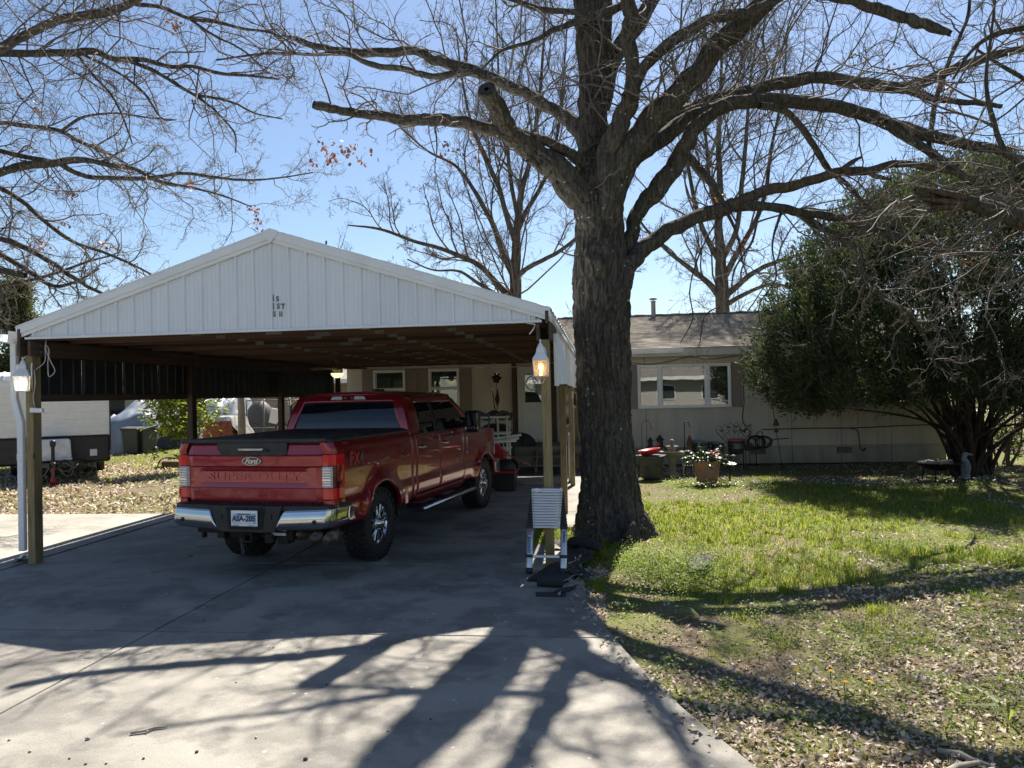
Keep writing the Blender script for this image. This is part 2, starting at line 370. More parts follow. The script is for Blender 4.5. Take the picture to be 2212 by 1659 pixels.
m_asph = mat('street_asphalt', (.05, .05, .052), .9, bump=.5, bs=120, vs=.8)
m_road = mat('gravel_road', (.36, .34, .31), .95, bump=.6, bs=40, vs=.8)
m_white = mat('white_sheet_metal', (.70, .72, .75), .42, var=.06, vs=1.2, stretch=(1, 1, .35), bump=.05, bs=8)
m_trim = mat('white_trim_metal', (.74, .745, .75), .38, var=.07, vs=2.5, bump=.06, bs=5)
m_dark = mat('near_black_sheet', (.022, .024, .03), .5, var=.25)  # near-black tone for the left side sheets and the panel behind the windows
m_truss = mat('aged_truss_wood', (.085, .046, .030), .85, var=.35, vs=1.4, stretch=(.35, 4, 9), bump=.35, bs=30)
t_ = m_truss.node_tree; oi = t_.nodes.new('ShaderNodeObjectInfo'); mx_ = t_.nodes.new('ShaderNodeHueSaturation'); bs_ = [n_ for n_ in t_.nodes if n_.type == 'BSDF_PRINCIPLED'][0]; src_ = bs_.inputs[0].links[0].from_socket
mr_ = t_.nodes.new('ShaderNodeMapRange'); mr_.inputs[3].default_value = .5; mr_.inputs[4].default_value = 1.5; t_.links.new(oi.outputs['Random'], mr_.inputs[0]); t_.links.new(mr_.outputs[0], mx_.inputs['Value']); t_.links.new(src_, mx_.inputs['Color']); t_.links.new(mx_.outputs[0], bs_.inputs[0])
m_beam = mat('dark_beam_wood', (.085, .056, .042), .85, var=.35, vs=1.4, stretch=(9, .35, 9), bump=.3, bs=30)
def post_mat(name, base, knots=True):
    n = Nd(name); v = n.coord((1, 1, .07)); f = n.noise(v, 26, 5, .6, 1.3)
    c = n.ramp(f, [(.3, sc(base, .55)), (.5, base), (.75, sc(base, 1.35))])
    g = n.noise(n.coord((1, 1, .4)), 2.2, 4); c = n.mix(n.ramp(g, [(.5, 0.), (.68, .55)]), c, sc(base, .45))
    kn = n.new('TexVoronoi', Vector=n.coord((6, 6, 2.2)), Scale=1.0); c = n.mix(n.ramp(kn.outputs['Distance'], [(.06, .8), (.13, 0.)]), c, (.05, .03, .018))
    n.pbr(Base_Color=c, Roughness=.8, Normal=n.bump(f, .5, .006)); return n.m
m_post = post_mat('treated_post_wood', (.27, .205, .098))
m_post_shade = post_mat('shade_toned_post_wood', (.06, .042, .03))  # darker copy of the post wood, carport shade painted into its colour
m_galv = mat('galvanised_plate', (.15, .155, .15), .65, .2, var=.2, vs=30)
m_wall = None
def wall_mat(name, base, grime):
    n = Nd(name); v = n.coord((1, 1, .25)); f = n.noise(v, 3.2, 5, .6)
    c = n.ramp(f, [(.3, sc(base, .86)), (.7, sc(base, 1.06))])
    st = n.noise(n.coord((1, 1, .08)), 9, 4, .65)
    sx = n.n.new('ShaderNodeSeparateXYZ'); n.l.new(n.coord(), sx.inputs[0])
    zz = n.math('ADD', sx.outputs[2], n.math('MULTIPLY', n.noise(n.coord((1, 1, .3)), 2.5, 5), 1.3))
    c = n.mix(n.math('MULTIPLY', n.ramp(zz, [(.55, .85), (1.55, 0.)]), n.ramp(st, [(.2, .45), (.7, 1.)])), c, grime)
    c = n.mix(n.ramp(st, [(.56, 0.), (.75, .35)]), c, sc(grime, 1.2))
    n.pbr(Base_Color=c, Roughness=.72, Normal=n.bump(n.noise(n.coord((1, 1, .3)), 60, 3), .25, .006)); return n.m
m_wall = wall_mat('beige_siding', (.52, .47, .385), (.20, .175, .135))
m_skirt = wall_mat('skirting_panel', (.34, .32, .26), (.15, .14, .10))
m_shut = mat('brown_shutter_panel', (.235, .185, .15), .6, var=.07, bump=.1, bs=20)
m_vinyl = mat('white_vinyl_frame', (.78, .78, .76), .4, var=.04)
m_fascia = mat('weathered_fascia', (.47, .45, .41), .7, var=.15, vs=3)
def roof_mat():
    n = Nd('asphalt_shingle'); g = n.n.new('ShaderNodeNewGeometry'); v = n.coord()
    c = n.ramp(g.outputs['Random Per Island'], [(0, (.20, .178, .15)), (.35, (.29, .255, .215)), (.7, (.235, .21, .18)), (1, (.36, .32, .275))])
    c = n.mix(.6, c, n.ramp(n.noise(v, 90, 3), [(.3, (.6, .6, .6)), (.7, (1.2, 1.2, 1.2))]), 'MULTIPLY')
    c = n.mix(n.ramp(n.noise(n.coord((1, .3, .3)), 1.4, 4), [(.5, 0.), (.75, .4)]), c, (.075, .07, .066))
    n.pbr(Base_Color=c, Roughness=.92, Specular_IOR_Level=.2, Normal=n.bump(n.noise(v, 150, 2), .4, .006)); return n.m
m_roof = roof_mat()
m_glass = glassmat('window_glass', (.035, .045, .05), .015, .8)
m_blind = mat('window_blind', (.12, .125, .115), .6, var=.05)
m_curt = mat('curtain_fabric', (.38, .33, .17), .8, var=.3, vs=9, stretch=(1, 1, .08))
m_door = mat('white_painted_door', (.62, .62, .59), .45, var=.06)
m_black = mat('black_plastic', (.012, .012, .013), .45, var=.2)
m_iron = mat('wrought_iron', (.02, .018, .017), .55, .5, var=.3)
m_rust = mat('rusty_iron', (.11, .05, .03), .8, .2, var=.4, vs=12)
m_deck = mat('weathered_deck_wood', (.16, .145, .125), .85, var=.3, vs=2.5, stretch=(.4, 6, 6), bump=.3, bs=25)
# ================================================================== ground
b = MB()
xs = sorted(set([-320, -160, -90, -60, -45]+list(np.arange(-36, 36.1, 2.0))+[45, 60, 90, 160, 320]))
ys = sorted(set([-160, -80, -40]+list(np.arange(-24, 60.1, 2.0))+[80, 120, 200, 420]))
def gz(x, y):
    return -.055+(.03*math.sin(x*.9+1)*math.sin(y*.7)if (x > -.0 and 1 < y < 20) else 0)+(.6*min(1, max(0, (y-60)/200)))
b.add([(x, y, gz(x, y)) for y in ys for x in xs], [(j*len(xs)+i, j*len(xs)+i+1, (j+1)*len(xs)+i+1, (j+1)*len(xs)+i) for j in range(len(ys)-1) for i in range(len(xs)-1)], 0, True)
ground = tag(b.build('ground', m_ground), kind='structure')
# driveway: slabs with open joints
EDGE = [(2.6, 1.4), (1.75, 2.3), (1.15, 3.2), (.76, 4.01), (.61, 4.37), (.38, 4.94), (.13, 5.81), (-.07, 6.63), (-.17, 7.23), (-.22, 8.14), (-.25, 8.9), (-.25, 9.75)]
def edge_x(y):
    e = EDGE[::-1] if False else EDGE
    for (x0, y0), (x1, y1) in zip(e, e[1:]):
        if y0 <= y <= y1: return x0+(x1-x0)*(y-y0)/(y1-y0)
    return e[0][0] if y < e[0][1] else e[-1][0]
drive = bpy.data.objects.new('driveway', None); COL.objects.link(drive); tag(drive, kind='structure')
def slab(poly, m=m_conc, parent=drive, z=0.0):
    q = MB(); q.prism(poly, -.12, z, 'z'); return q.build('concrete_slab', m, parent, bevel=.008, seg=2)
g_ = .009
def edge_poly(x0, y0, y1, n=14):
    yy = [y0+(y1-y0)*k/n for k in range(n+1)]
    return [(x0, y0)]+[(edge_x(y), y) for y in yy]+[(x0, y1)]
J = [-4.0, 1.4, 6.05, 8.62, 12.4, 16.2, 20.28]
for y0, y1 in zip(J, J[1:]):
    slab([(-7.02, y0+g_), (-3.8-g_, y0+g_), (-3.8-g_, y1-g_), (-7.02, y1-g_)])
    slab([(-7.27, y0+g_), (-7.03, y0+g_), (-7.03, y1-g_), (-7.27, y1-g_)], z=.012)
slab([(-3.8+g_, -4+g_), (5.5, -4+g_), (3.6, 0.2), (2.6, 1.4-g_), (-3.8+g_, 1.4-g_)])
slab(edge_poly(-3.8+g_, 1.4+g_, 6.05-g_)); slab(edge_poly(-3.8+g_, 6.05+g_, 8.62-g_))
slab([(-3.8+g_, 8.62+g_), (-.25, 8.62+g_), (-.25, 9.75), (-.92, 9.9), (-.96, 10.95), (.25, 10.98), (.3, 12.4-g_), (-3.8+g_, 12.4-g_)])
slab([(-3.8+g_, 12.4+g_), (.3, 12.4+g_), (.3, 16.2-g_), (-3.8+g_, 16.2-g_)])
slab([(-3.8+g_, 16.2+g_), (.3, 16.2+g_), (.3, 17.6), (-.3, 18), (-.3, 20.28), (-3.8+g_, 20.28)])
pad = bpy.data.objects.new('parking_pad', None); COL.objects.link(pad); tag(pad, kind='structure')
for y0, y1 in ((-4, 4.4), (4.4, 8.6), (8.6, 12.42)):
    for x0, x1 in ((-10.9, -7.275), (-15.5, -10.91)):
        slab([(x0+g_, y0+g_), (x1-g_, y0+g_), (x1-g_, y1-g_), (x0+g_, y1-g_)], m_conc2, pad, -.004)
q = MB(); q.box((0, -10, -.05), (300, 7, .06)); tag(q.build('street', m_asph), kind='structure')
q = MB(); q.prism([(-120, 40), (-20, 42.5), (-4, 47), (40, 60), (40, 64), (-6, 51), (-22, 47.5), (-120, 47)], -.08, -.03, 'z'); tag(q.build('gravel_road', m_road), kind='structure')

# ================================================================== house
house = thing('house', 'long low beige house with grey shingle roof behind the big oak', 'house', (0, 20.3, 0))
HX0, HX1, HY, HD = -6.93, 8.66, 20.3, 7.6
def hp(name, mb, m, bevel=0, parent=None):
    o = mb.build(name, m, house if parent is None else parent, bevel)
    if parent is None: o.location = (0, -20.3, 0)
    return o
# siding sheets, butted with recessed joints, open where the windows are
OPEN = [(1.03, 3.37, 1.49, 2.58), (-6.13, -5.30, 1.48, 2.63), (-4.59, -3.80, 1.48, 2.63), (6.96, 7.87, 1.65, 2.52), (-2.1, -1.45, .7, 2.6)]
secs = [-6.93, -5.7, -3.45, -2.25, -.25, 1.2, 3.68, 4.9, 6.12, 7.34, 8.66]
for x0, x1 in zip(secs, secs[1:]):
    q = MB(); a_, b_ = x0+.006, x1-.006
    cuts = sorted({a_, b_} | {v for o_ in OPEN for v in o_[:2] if a_ < v < b_}); zc = sorted({.42, 2.84} | {v for o_ in OPEN for v in o_[2:]})
    for c0, c1 in zip(cuts, cuts[1:]):
        run = None
        for z0, z1 in zip(zc, zc[1:]):
            hole = any(o_[0] < (c0+c1)/2 < o_[1] and o_[2] < (z0+z1)/2 < o_[3] for o_ in OPEN)
            if not hole: run = (run[0], z1) if run else (z0, z1)
            if (hole or z1 == 2.84) and run: q.box(((c0+c1)/2, HY+.05, (run[0]+run[1])/2), (c1-c0, .1, run[1]-run[0])); run = None
    hp('siding_sheet', q, m_wall)
    q = MB(); q.box(((x0+x1)/2, HY+.06, .2), (x1-x0-.012, .08, .44)); hp('skirting_sheet', q, m_skirt, .003)
q = MB(); q.box(((HX0+HX1)/2, HY+HD, 1.5), (HX1-HX0, .1, 3)); q.box((HX0+.05, HY+HD/2+.05, 1.5), (.1, HD-.1, 2.96)); q.box((HX1-.05, HY+HD/2+.05, 1.5), (.1, HD-.1, 2.96))
for x in (HX0, HX1):  # gable ends
    q.prism([(HY+.1, 2.98), (HY+HD, 2.98), (HY+HD/2, 4.2)], x-.04, x+.04, 'x')
hp('wall_core', q, m_wall)
q = MB(); q.box(((HX0+HX1)/2, HY+.13, 1.45), (HX1-HX0-.22, .06, 2.76)); hp('interior_shade_panel', q, m_dark)  # near-black panel, its colour stands in for the unlit rooms
q = MB(); q.box(((HX0+HX1)/2, HY-.012, .425), (HX1-HX0, .02, .03)); hp('skirting_rail', q, m_skirt)
# roof deck + shingles
EY, EZ, RY, RZ = HY-.42, 3.03, HY+HD/2, 4.28
q = MB()
th_ = .1
q.prism([(EY, EZ-.02), (RY, RZ-.02), (2*RY-EY, EZ-.02), (2*RY-EY, EZ-.12), (RY, RZ-.14), (EY, EZ-.12)], HX0-.3, HX1+.3, 'x')
roof = hp('roof', q, m_fascia)
V = []; Fs = []
L = math.hypot(RY-EY, RZ-EZ); nrow = int(L/.14); cs, sn = (RY-EY)/L, (RZ-EZ)/L
for r in range(nrow+1):
    x = HX0-.34+rng.uniform(-.3, 0); s0 = r*.14-.03
    while x < HX1+.3:
        wd = rng.uniform(.17, .36); x1 = min(x+wd, HX1+.34); lift = .006+.004*rng.random(); dz = rng.uniform(-.006, .006)
        i = len(V); s1 = s0+.17
        for (xx, ss, hh) in ((x, s0+dz, .022+lift), (x1-.004, s0+dz, .022+lift), (x1-.004, s1, .008), (x, s1, .008), (x, s0+dz, .004), (x1-.004, s0+dz, .004)):
            V.append((xx, EY+ss*cs-hh*sn, EZ+ss*sn+hh*cs-.02))
        Fs += [(i, i+1, i+2, i+3), (i+4, i+5, i+1, i)]; x = x1
me = bpy.data.meshes.new('shingles'); me.from_pydata(V, [], Fs); o = link('shingles', me, m_roof, roof); o['kind'] = 'stuff'
q = MB()
x = HX0-.33
while x < HX1+.3: q.box((x+.15, RY, RZ+.005+.012*(int(x*3.2) % 2)), (.3, .26, .03), (0, .02, 0)); x += .28
o = q.build('ridge_cap', m_roof, roof)
q = MB(); q.lathe([(.07, 0), (.07, .46), (.08, .47), (.08, .5), (0, .5)], 14, (1.72, RY-.15, RZ-.06)); q.lathe([(.12, .54), (.13, .56), (.02, .61), (0, .61)], 14, (1.72, RY-.15, RZ-.06)); q.box((1.72, RY-.15, RZ+.47), (.02, .1, .08))
q.build('vent_pipe', mat('vent_pipe_paint', (.27, .25, .22), .7), roof)
q = MB(); q.box(((HX0+HX1)/2, EY+.012, EZ-.125), (HX1-HX0+.6, .025, .19)); hp('fascia', q, m_fascia, .003)
q = MB(); q.box(((HX0+HX1)/2, (EY+HY)/2+.02, EZ-.2), (HX1-HX0+.5, .42, .02)); hp('soffit', q, m_fascia)
q = MB()   # short gutter run left of the joint in the fascia
q.prism([(EY-.10, EZ-.13), (EY-.085, EZ-.15), (EY-.002, EZ-.15), (EY-.002, EZ-.04), (EY-.012, EZ-.04), (EY-.012, EZ-.14), (EY-.085, EZ-.14), (EY-.11, EZ-.04), (EY-.12, EZ-.04)], -.25, 2.15, 'x')
hp('gutter', q, m_trim)
q = MB(); q.box((3.69, HY-.006, 1.63), (.03, .012, 2.42)); hp('joint_batten', q, m_wall, .003)
m_blind2 = mat('pale_window_blind', (.62, .60, .54), .6, var=.05)
def window(x0, x1, z0, z1, mull=(), rail=None, blind=True, curtain=False, parent=house):
    q = MB(); t = .055; y = HY-.02
    q.box(((x0+x1)/2, y, z1-t/2), (x1-x0, .07, t)); q.box(((x0+x1)/2, y, z0+t/2), (x1-x0, .07, t))
    for x in (x0+t/2, x1-t/2): q.box((x, y, (z0+z1)/2), (t, .066, z1-z0-2*t))
    for x in mull: q.box((x, y, (z0+z1)/2), (.10, .062, z1-z0-2*t))
    if rail: q.box(((x0+x1)/2, y, rail), (x1-x0-2*t, .06, .05))
    fr = hp('window', q, m_vinyl, .006)
    xs_ = [x0+t]+[c for m_ in mull for c in (m_-.05, m_+.05)]+[x1-t]
    for a, c in zip(xs_[::2], xs_[1::2]):
        for z_0, z_1 in (((z0+t, rail-.025), (rail+.025, z1-t)) if rail else ((z0+t, z1-t),)):
            s_ = .022
            q = MB(); q.box(((a+c)/2, HY+.008, z_0+s_/2), (c-a, .03, s_)); q.box(((a+c)/2, HY+.008, z_1-s_/2), (c-a, .03, s_))
            for x in (a+s_/2, c-s_/2): q.box((x, HY+.008, (z_0+z_1)/2), (s_, .028, z_1-z_0-2*s_))
            q.build('sash', m_vinyl, fr)
            q = MB(); q.box(((a+c)/2, HY+.012, (z_0+z_1)/2), (c-a-2*s_, .006, z_1-z_0-2*s_)); q.build('pane', m_pane, fr)
            if blind and (x0 > 0 or z_1 > 2.3 or x0 < -5):
                q = MB(); z = z_0+s_+.02
                while z < z_1-s_: q.box(((a+c)/2, HY+.05, z), (c-a-2*s_-.01, .033, .003), (1.25, 0, 0)); z += .030
                q.build('blind', m_blind2 if x0 < 0 else m_blind, fr)
            if curtain:
                q = MB(); q.grid(lambda u, v_: (a+.03+(c-a-.06)*u, HY+.075+.012*math.sin(u*(c-a)*48), z_0+.02+(z_1-z_0)*.5*v_), 60, 2); q.build('curtain', m_curt, fr)
    return fr
n = Nd('clear_pane')
lw = n.new('Fresnel', IOR=1.6); tr = n.new('BsdfTransparent', Color=(.66, .72, .71)); gl = n.new('BsdfGlossy', Color=(1, 1, 1), Roughness=.01)
n.put(gl.inputs['Normal'], n.bump(n.noise(n.coord(), 1.1, 2), .05, .02))
x_ = n.new('MixShader'); n.l.new(n.math('ADD', lw.outputs[0], .07), x_.inputs[0]); n.l.new(tr.outputs[0], x_.inputs[1]); n.l.new(gl.outputs[0], x_.inputs[2]); n.l.new(x_.outputs[0], n.out.inputs[0]); m_pane = n.m
window(1.0, 3.40, 1.46, 2.61, (1.58, 2.80), None, True, True)
window(-6.16, -5.27, 1.45, 2.66, (), 2.12); window(-4.62, -3.77, 1.45, 2.66, (), 2.12)
window(6.93, 7.9, 1.62, 2.55, (), 2.1)
for x0, x1, z0, z1 in ((.72, .99, 1.46, 2.63), (3.41, 3.675, 1.46, 2.63), (-6.49, -6.17, 1.42, 2.68), (-5.26, -4.95, 1.42, 2.68), (-4.93, -4.63, 1.42, 2.68), (-3.76, -3.44, 1.42, 2.68), (6.58, 6.92, 1.6, 2.58), (7.91, 8.2, 1.6, 2.58)):
    q = MB(); q.box(((x0+x1)/2, HY-.012, (z0+z1)/2), (x1-x0, .025, z1-z0)); hp('shutter', q, m_shut, .004)
# crawl-space vents and cables
for x in (4.05, 6.2):
    q = MB(); q.box((x, HY+.012, .30), (.36, .03, .15)); v_ = hp('crawl_vent', q, m_iron, .004)
    q = MB()
    for k in range(5): q.box((x, HY-.008, .245+.028*k), (.33, .012, .010), (.5, 0, 0))
    q.build('vent_louvre', m_skirt, v_)
q = MB()
def cab(pts, r=.011, sag=None): q.tube([tuple(p) for p in spline(pts, 40)], r, 6)
cab([(4.15, HY-.03, .86), (5.2, HY-.03, .875), (6.4, HY-.03, .865), (7.6, HY-.03, .90), (8.6, HY-.03, .92)], .013)
cab([(6.3, HY-.035, .87), (6.5, HY-.035, .8), (6.55, HY-.035, .5), (6.6, HY-.04, .3), (6.7, HY-.05, .35), (6.62, HY-.05, .25)], .012)
cab([(3.70, HY-.02, 2.8), (3.715, HY-.02, 1.6), (3.73, HY-.03, .98), (3.8, HY-.04, .93), (3.88, HY-.04, 1.0)], .010)
cab([(.6, HY-.02, 2.73), (1.3, HY-.03, 2.63), (1.9, HY-.03, 2.7), (2.3, HY-.02, 2.79), (2.8, HY-.03, 2.72), (3.6, HY-.02, 2.79)], .007)
hp('wall_cable', q, m_black)
# entry door under the carport
q = MB(); X0, X1, Z0, Z1 = -2.19, -1.36, .64, 2.66; y = HY-.03
for x in (X0+.05, X1-.05): q.box((x, y, (Z0+Z1)/2), (.10, .09, Z1-Z0))
q.box(((X0+X1)/2, y, Z1-.05), (X1-X0-.2, .088, .10)); q.box(((X0+X1)/2, y-.02, Z0+.02), (X1-X0-.2, .12, .04))
df = hp('door_frame', q, m_door, .006)
q = MB(); a, c = X0+.1, X1-.1; y = HY-.02
q.box(((a+c)/2, y, 1.02), (c-a, .05, .66)); q.box(((a+c)/2, y, 1.64), (c-a, .05, .10)); q.box(((a+c)/2, y, 2.51), (c-a, .05, .1))
q.box((a+.05, y, 2.075), (.10, .05, .77)); q.box((c-.05, y, 2.075), (.10, .05, .77)); q.box(((a+c)/2, y-.006, 1.46), (c-a, .04, .26))
dr = hp('door', q, m_door, .005)
q = MB(); w2 = (c-a)/2
for i in (0, 1):
    for z in (1.47,): q.box((a+w2*(i+.5), y-.036, z), (w2-.16, .012, .2))
for i in (0, 1): q.box((a+w2*(i+.5), y-.032, 1.06), (w2-.16, .012, .42))
q.build('door_panel', m_door, dr, .008)
q = MB(); q.box(((a+c)/2, y+.005, 2.075), (c-a-.2, .008, .77)); q.build('pane', m_pane, dr)
q = MB(); q.box(((a+c)/2, y+.06, 1.65), (c-a, .02, 1.95)); q.build('inner_door', mat('inner_door_paint', (.45, .45, .42), .5), dr)
q = MB(); q.lathe([(0, 0), (.03, 0), (.03, .01), (.012, .015), (.012, .045)], 12, (c-.035, y-.03, 1.72), (PI/2, 0, 0)); q.tube([(c-.035, y-.075, 1.72), (c-.08, y-.08, 1.72), (c-.13, y-.075, 1.722)], .009, 8); q.box((c-.035, y-.032, 1.66), (.035, .01, .2))
q.build('handle', m_iron, dr)
q = MB(); q.box((-2.27, HY-.06, 1.65), (.12, .12, 2.2)); hp('door_post', q, m_beam, .004)
q = MB(); q.box((-1.24, HY-.02, 1.66), (.18, .05, 2.1)); hp('dark_gap_strip', q, m_beam, .004)  # dark colour stands in for the shade of the gap beside the door
# wreath of wire on the door glass
wr = thing('wire_wreath', 'pale wire wreath hanging on the glass of the house door', 'wreath', (-1.8, HY-.07, 2.2))
q = MB()
for k in range(3): q.tube([(.15*math.cos(t)+.02*math.sin(5*t+k), -.006*k, .19*math.sin(t)+.02*math.cos(4*t+k)) for t in np.linspace(.2*k, 5.2+.3*k, 30)], .006, 5)
q.tube([(.02, 0, .15), (.06, -.01, .02), (.05, 0, -.14), (-.04, 0, -.17), (-.12, 0, -.12)], .009, 5); q.tube([(.05, 0, -.02), (.12, 0, .06), (.1, -.01, .1)], .006, 5)
q.build('wire', m_vinyl, wr)

# ================================================================== carport
CX0, CX1, CY0, CY1 = -6.9, -.6, 8.58, 19.5
cp = thing('carport', 'open carport with white metal gable and wooden posts over the red pickup', 'carport', (0, 0, 0))
PEX, EV, PK = -3.765, 2.865, 3.885        # ridge x, eave height, ridge height
XE0, XE1 = -6.985, -.545
def rz_(x): return EV+(PK-EV)*(1-abs(x-PEX)/(PEX-XE0))
for X in (CX0, CX1):
    for i, Y in enumerate((8.58, 12.22, 15.86, 19.5)):
        q = MB(); q.box((X, Y, 1.26), (.098, .14, 2.56)); q.build('post', m_post if X > CX0 or i == 0 else m_post_shade, cp, .006)
for X, s in ((CX0, -1), (CX1, 1)):
    for k in (-1, 1):
        q = MB(); q.box((X+k*.069, (CY0+CY1)/2, 2.62), (.038, CY1-CY0+.3, .185)); q.build('beam', m_beam, cp, .004)
    q = MB()
    for Y in (8.58, 12.22, 15.86, 19.5):
        for dz in (2.58, 2.66): q.lathe([(0, 0), (.016, 0), (.016, .012), (0, .014)], 8, (X-s*.088, Y+.02, dz), (0, -s*PI/2, 0))
    q.build('bolt', m_galv, cp)
# trusses
truss_protos = []
nT = 19
chordm = []
def truss_mb(k):
    q = MB(); q.box((PEX, 0, 2.765), (XE1-XE0-.3, .038, .09))
    for s in (-1, 1):
        xe = PEX+s*(PEX-XE0)*.97
        q.beam((xe, 0, rz_(xe)-.10), (PEX+s*.02, 0, PK-.10), .0379, .09, (0, 0, 1))
        for a, c in ((.33, .33), (.33, .0), (.66, .5)):
            q.beam((PEX+s*a*3.1, .002, 2.79), (PEX+s*c*3.1, .002, rz_(PEX+s*c*3.1)-.13), .034, .07, (0, 1, 0))
    return q
def plate_mb(wd, ht):
    q = MB(); q.box((0, 0, 0), (wd, .004, ht)); n_ = int(wd/.022)
    for i in range(n_): q.box((-wd/2+(i+.5)*wd/n_, -.003, 0), (.007, .004, ht*.9))
    return q
tp = truss_mb(0); t0 = tp.build('truss', m_truss, cp, .003)
pl_w = plate_mb(.2, .095).build('gusset_plate', m_galv, t0); pl_s = plate_mb(.12, .085).build('gusset_plate', m_galv, t0)
for k in range(nT):
    Y = 8.57+k*.606
    if k == 0: t = t0; a, c = pl_w, pl_s
    else:
        t = t0.copy(); COL.objects.link(t); t.parent = cp
        a = pl_w.copy(); c = pl_s.copy()
        for z in (a, c): COL.objects.link(z); z.parent = t
    t.location = (0, Y, rng.uniform(-.008, .008))
    a.location = (PEX+rng.uniform(-.03, .03)+(.35 if k % 2 else 0), -.022, 2.765+rng.uniform(-.015, .015)); c.location = (PEX-1.02+rng.uniform(-.05, .05), -.022, 2.765+rng.uniform(-.01, .01))
    for dx in (1.06, 2.0):
        z = pl_s.copy(); COL.objects.link(z); z.parent = t; z.location = (PEX+dx+rng.uniform(-.05, .05), -.022, 2.765+rng.uniform(-.012, .012))
# roof sheet: ribbed metal
q = MB(); nr = 2*56
def roofpt(side):
    def f(u, v):
        y = CY0-.15+(CY1-CY0+.45)*u; x = PEX+side*(abs(PEX-XE0)+.03)*v
        i = round(u*nr); return (x, y, rz_(x)+(.019 if i % 4 in (0, 1) else 0))
    return f
for s in (-1, 1): q.grid(roofpt(s), nr, 2, 0, False)
q.build('roof_sheet', m_white, cp, solid=.006)
q = MB()
for s in (-1, 1):
    for v in (.08, .3, .52, .74, .95):
        x = PEX+s*abs(PEX-XE0)*v; q.box((x, (CY0+CY1)/2+.1, rz_(x)-.035), (.09, CY1-CY0+.3, .036), (0, s*math.atan(.313), 0))
q.build('purlins', m_truss, cp)
q = MB(); q.prism([(PEX-.2, rz_(PEX-.2)+.022), (PEX, PK+.03), (PEX+.2, rz_(PEX+.2)+.022), (PEX+.2, rz_(PEX+.2)+.03), (PEX, PK+.042), (PEX-.2, rz_(PEX-.2)+.03)], CY0-.1, CY1+.3, 'y'); q.build('ridge_flashing', m_trim, cp)
# gable sheets between ribs, butted
pw = .2155; x = -3.788-.041-pw*15; YG = CY0-.09
for k in range(31):
    x0, x1 = x+k*pw, x+(k+1)*pw
    def top(xx): return max(2.75, rz_(xx)-.045)
    x0c, x1c = max(x0, XE0+.12), min(x1, XE1-.12)
    if x1c-x0c < .02: continue
    q = MB()
    prof = [(0, 0), (.018, 0), (.030, -.020), (.052, -.020), (.064, 0), (.10, 0), (.103, -.004), (.111, -.004), (.114, 0), (.16, 0), (.163, -.004), (.171, -.004), (.174, 0), (pw-.001, 0)]
    pr = [(x0+u, w_) for u, w_ in prof if x0c <= x0+u <= x1c]
    if len(pr) < 2: continue
    V = [(a, YG+w_, 2.752) for a, w_ in pr]+[(a, YG+w_, top(a)) for a, w_ in pr]; n_ = len(pr)
    q.add(V, [(i, i+1, n_+i+1, n_+i) for i in range(n_-1)]); q.build('gable_sheet', m_white, cp, solid=.003)
q = MB(); q.box((PEX, YG-.012, 2.742), (XE1-XE0-.16, .055, .028)); q.box((PEX, YG+.02, 2.755), (XE1-XE0-.2, .02, .05)); q.build('gable_bottom_trim', m_trim, cp, .004)
for s in (-1, 1):
    q = MB(); xe = PEX+s*(abs(PEX-XE0)+.02)
    y0 = YG-.055
    for (h0, h1, yy, tk) in ((.005, -.105, y0, .016), (-.100, -.150, y0+.016, .014)):
        V = [(PEX, yy, PK+h0+.03), (xe, yy, rz_(xe)+h0+.03), (xe, yy, rz_(xe)+h1+.03), (PEX, yy, PK+h1+.03)]
        V += [(a, b_+tk, c) for a, b_, c in V]; q.add(V, [(0, 1, 2, 3), (7, 6, 5, 4), (0, 4, 5, 1), (1, 5, 6, 2), (2, 6, 7, 3), (3, 7, 4, 0)])
    V = [(PEX, y0+.016, PK+.034), (xe, y0+.016, rz_(xe)+.034), (xe, y0+.18, rz_(xe)+.034), (PEX, y0+.18, PK+.034)]
    V += [(a, b_, c-.006) for a, b_, c in V]; q.add(V, [(0, 1, 2, 3), (7, 6, 5, 4), (0, 4, 5, 1), (1, 5, 6, 2), (2, 6, 7, 3), (3, 7, 4, 0)])
    q.build('rake_trim', m_trim, cp, .004)
q = MB(); q.prism([(PEX-.09, PK-.03), (PEX-.09, PK+.012), (PEX, PK+.044), (PEX+.09, PK+.012), (PEX+.09, PK-.03), (PEX+.012, PK-.12), (PEX-.012, PK-.12)], YG-.064, YG-.057, 'y'); q.build('ridge_corner_trim', m_trim, cp, .002)
# eave fascia both sides
for X, s in ((XE0-.01, -1), (XE1+.01, 1)):
    q = MB(); q.grid(lambda u, v: (X+s*.006*math.sin(u*23)*v, CY0-.14+(CY1-CY0+.4)*u, EV-.015-.12*v+.01*math.sin(u*17)), 40, 2); q.build('eave_fascia', m_trim, cp, solid=.012)
    q = MB(); q.box((X-s*.03, (CY0+CY1)/2, EV-.08), (.038, CY1-CY0+.3, .14)); q.build('eave_board', m_beam, cp, .003)
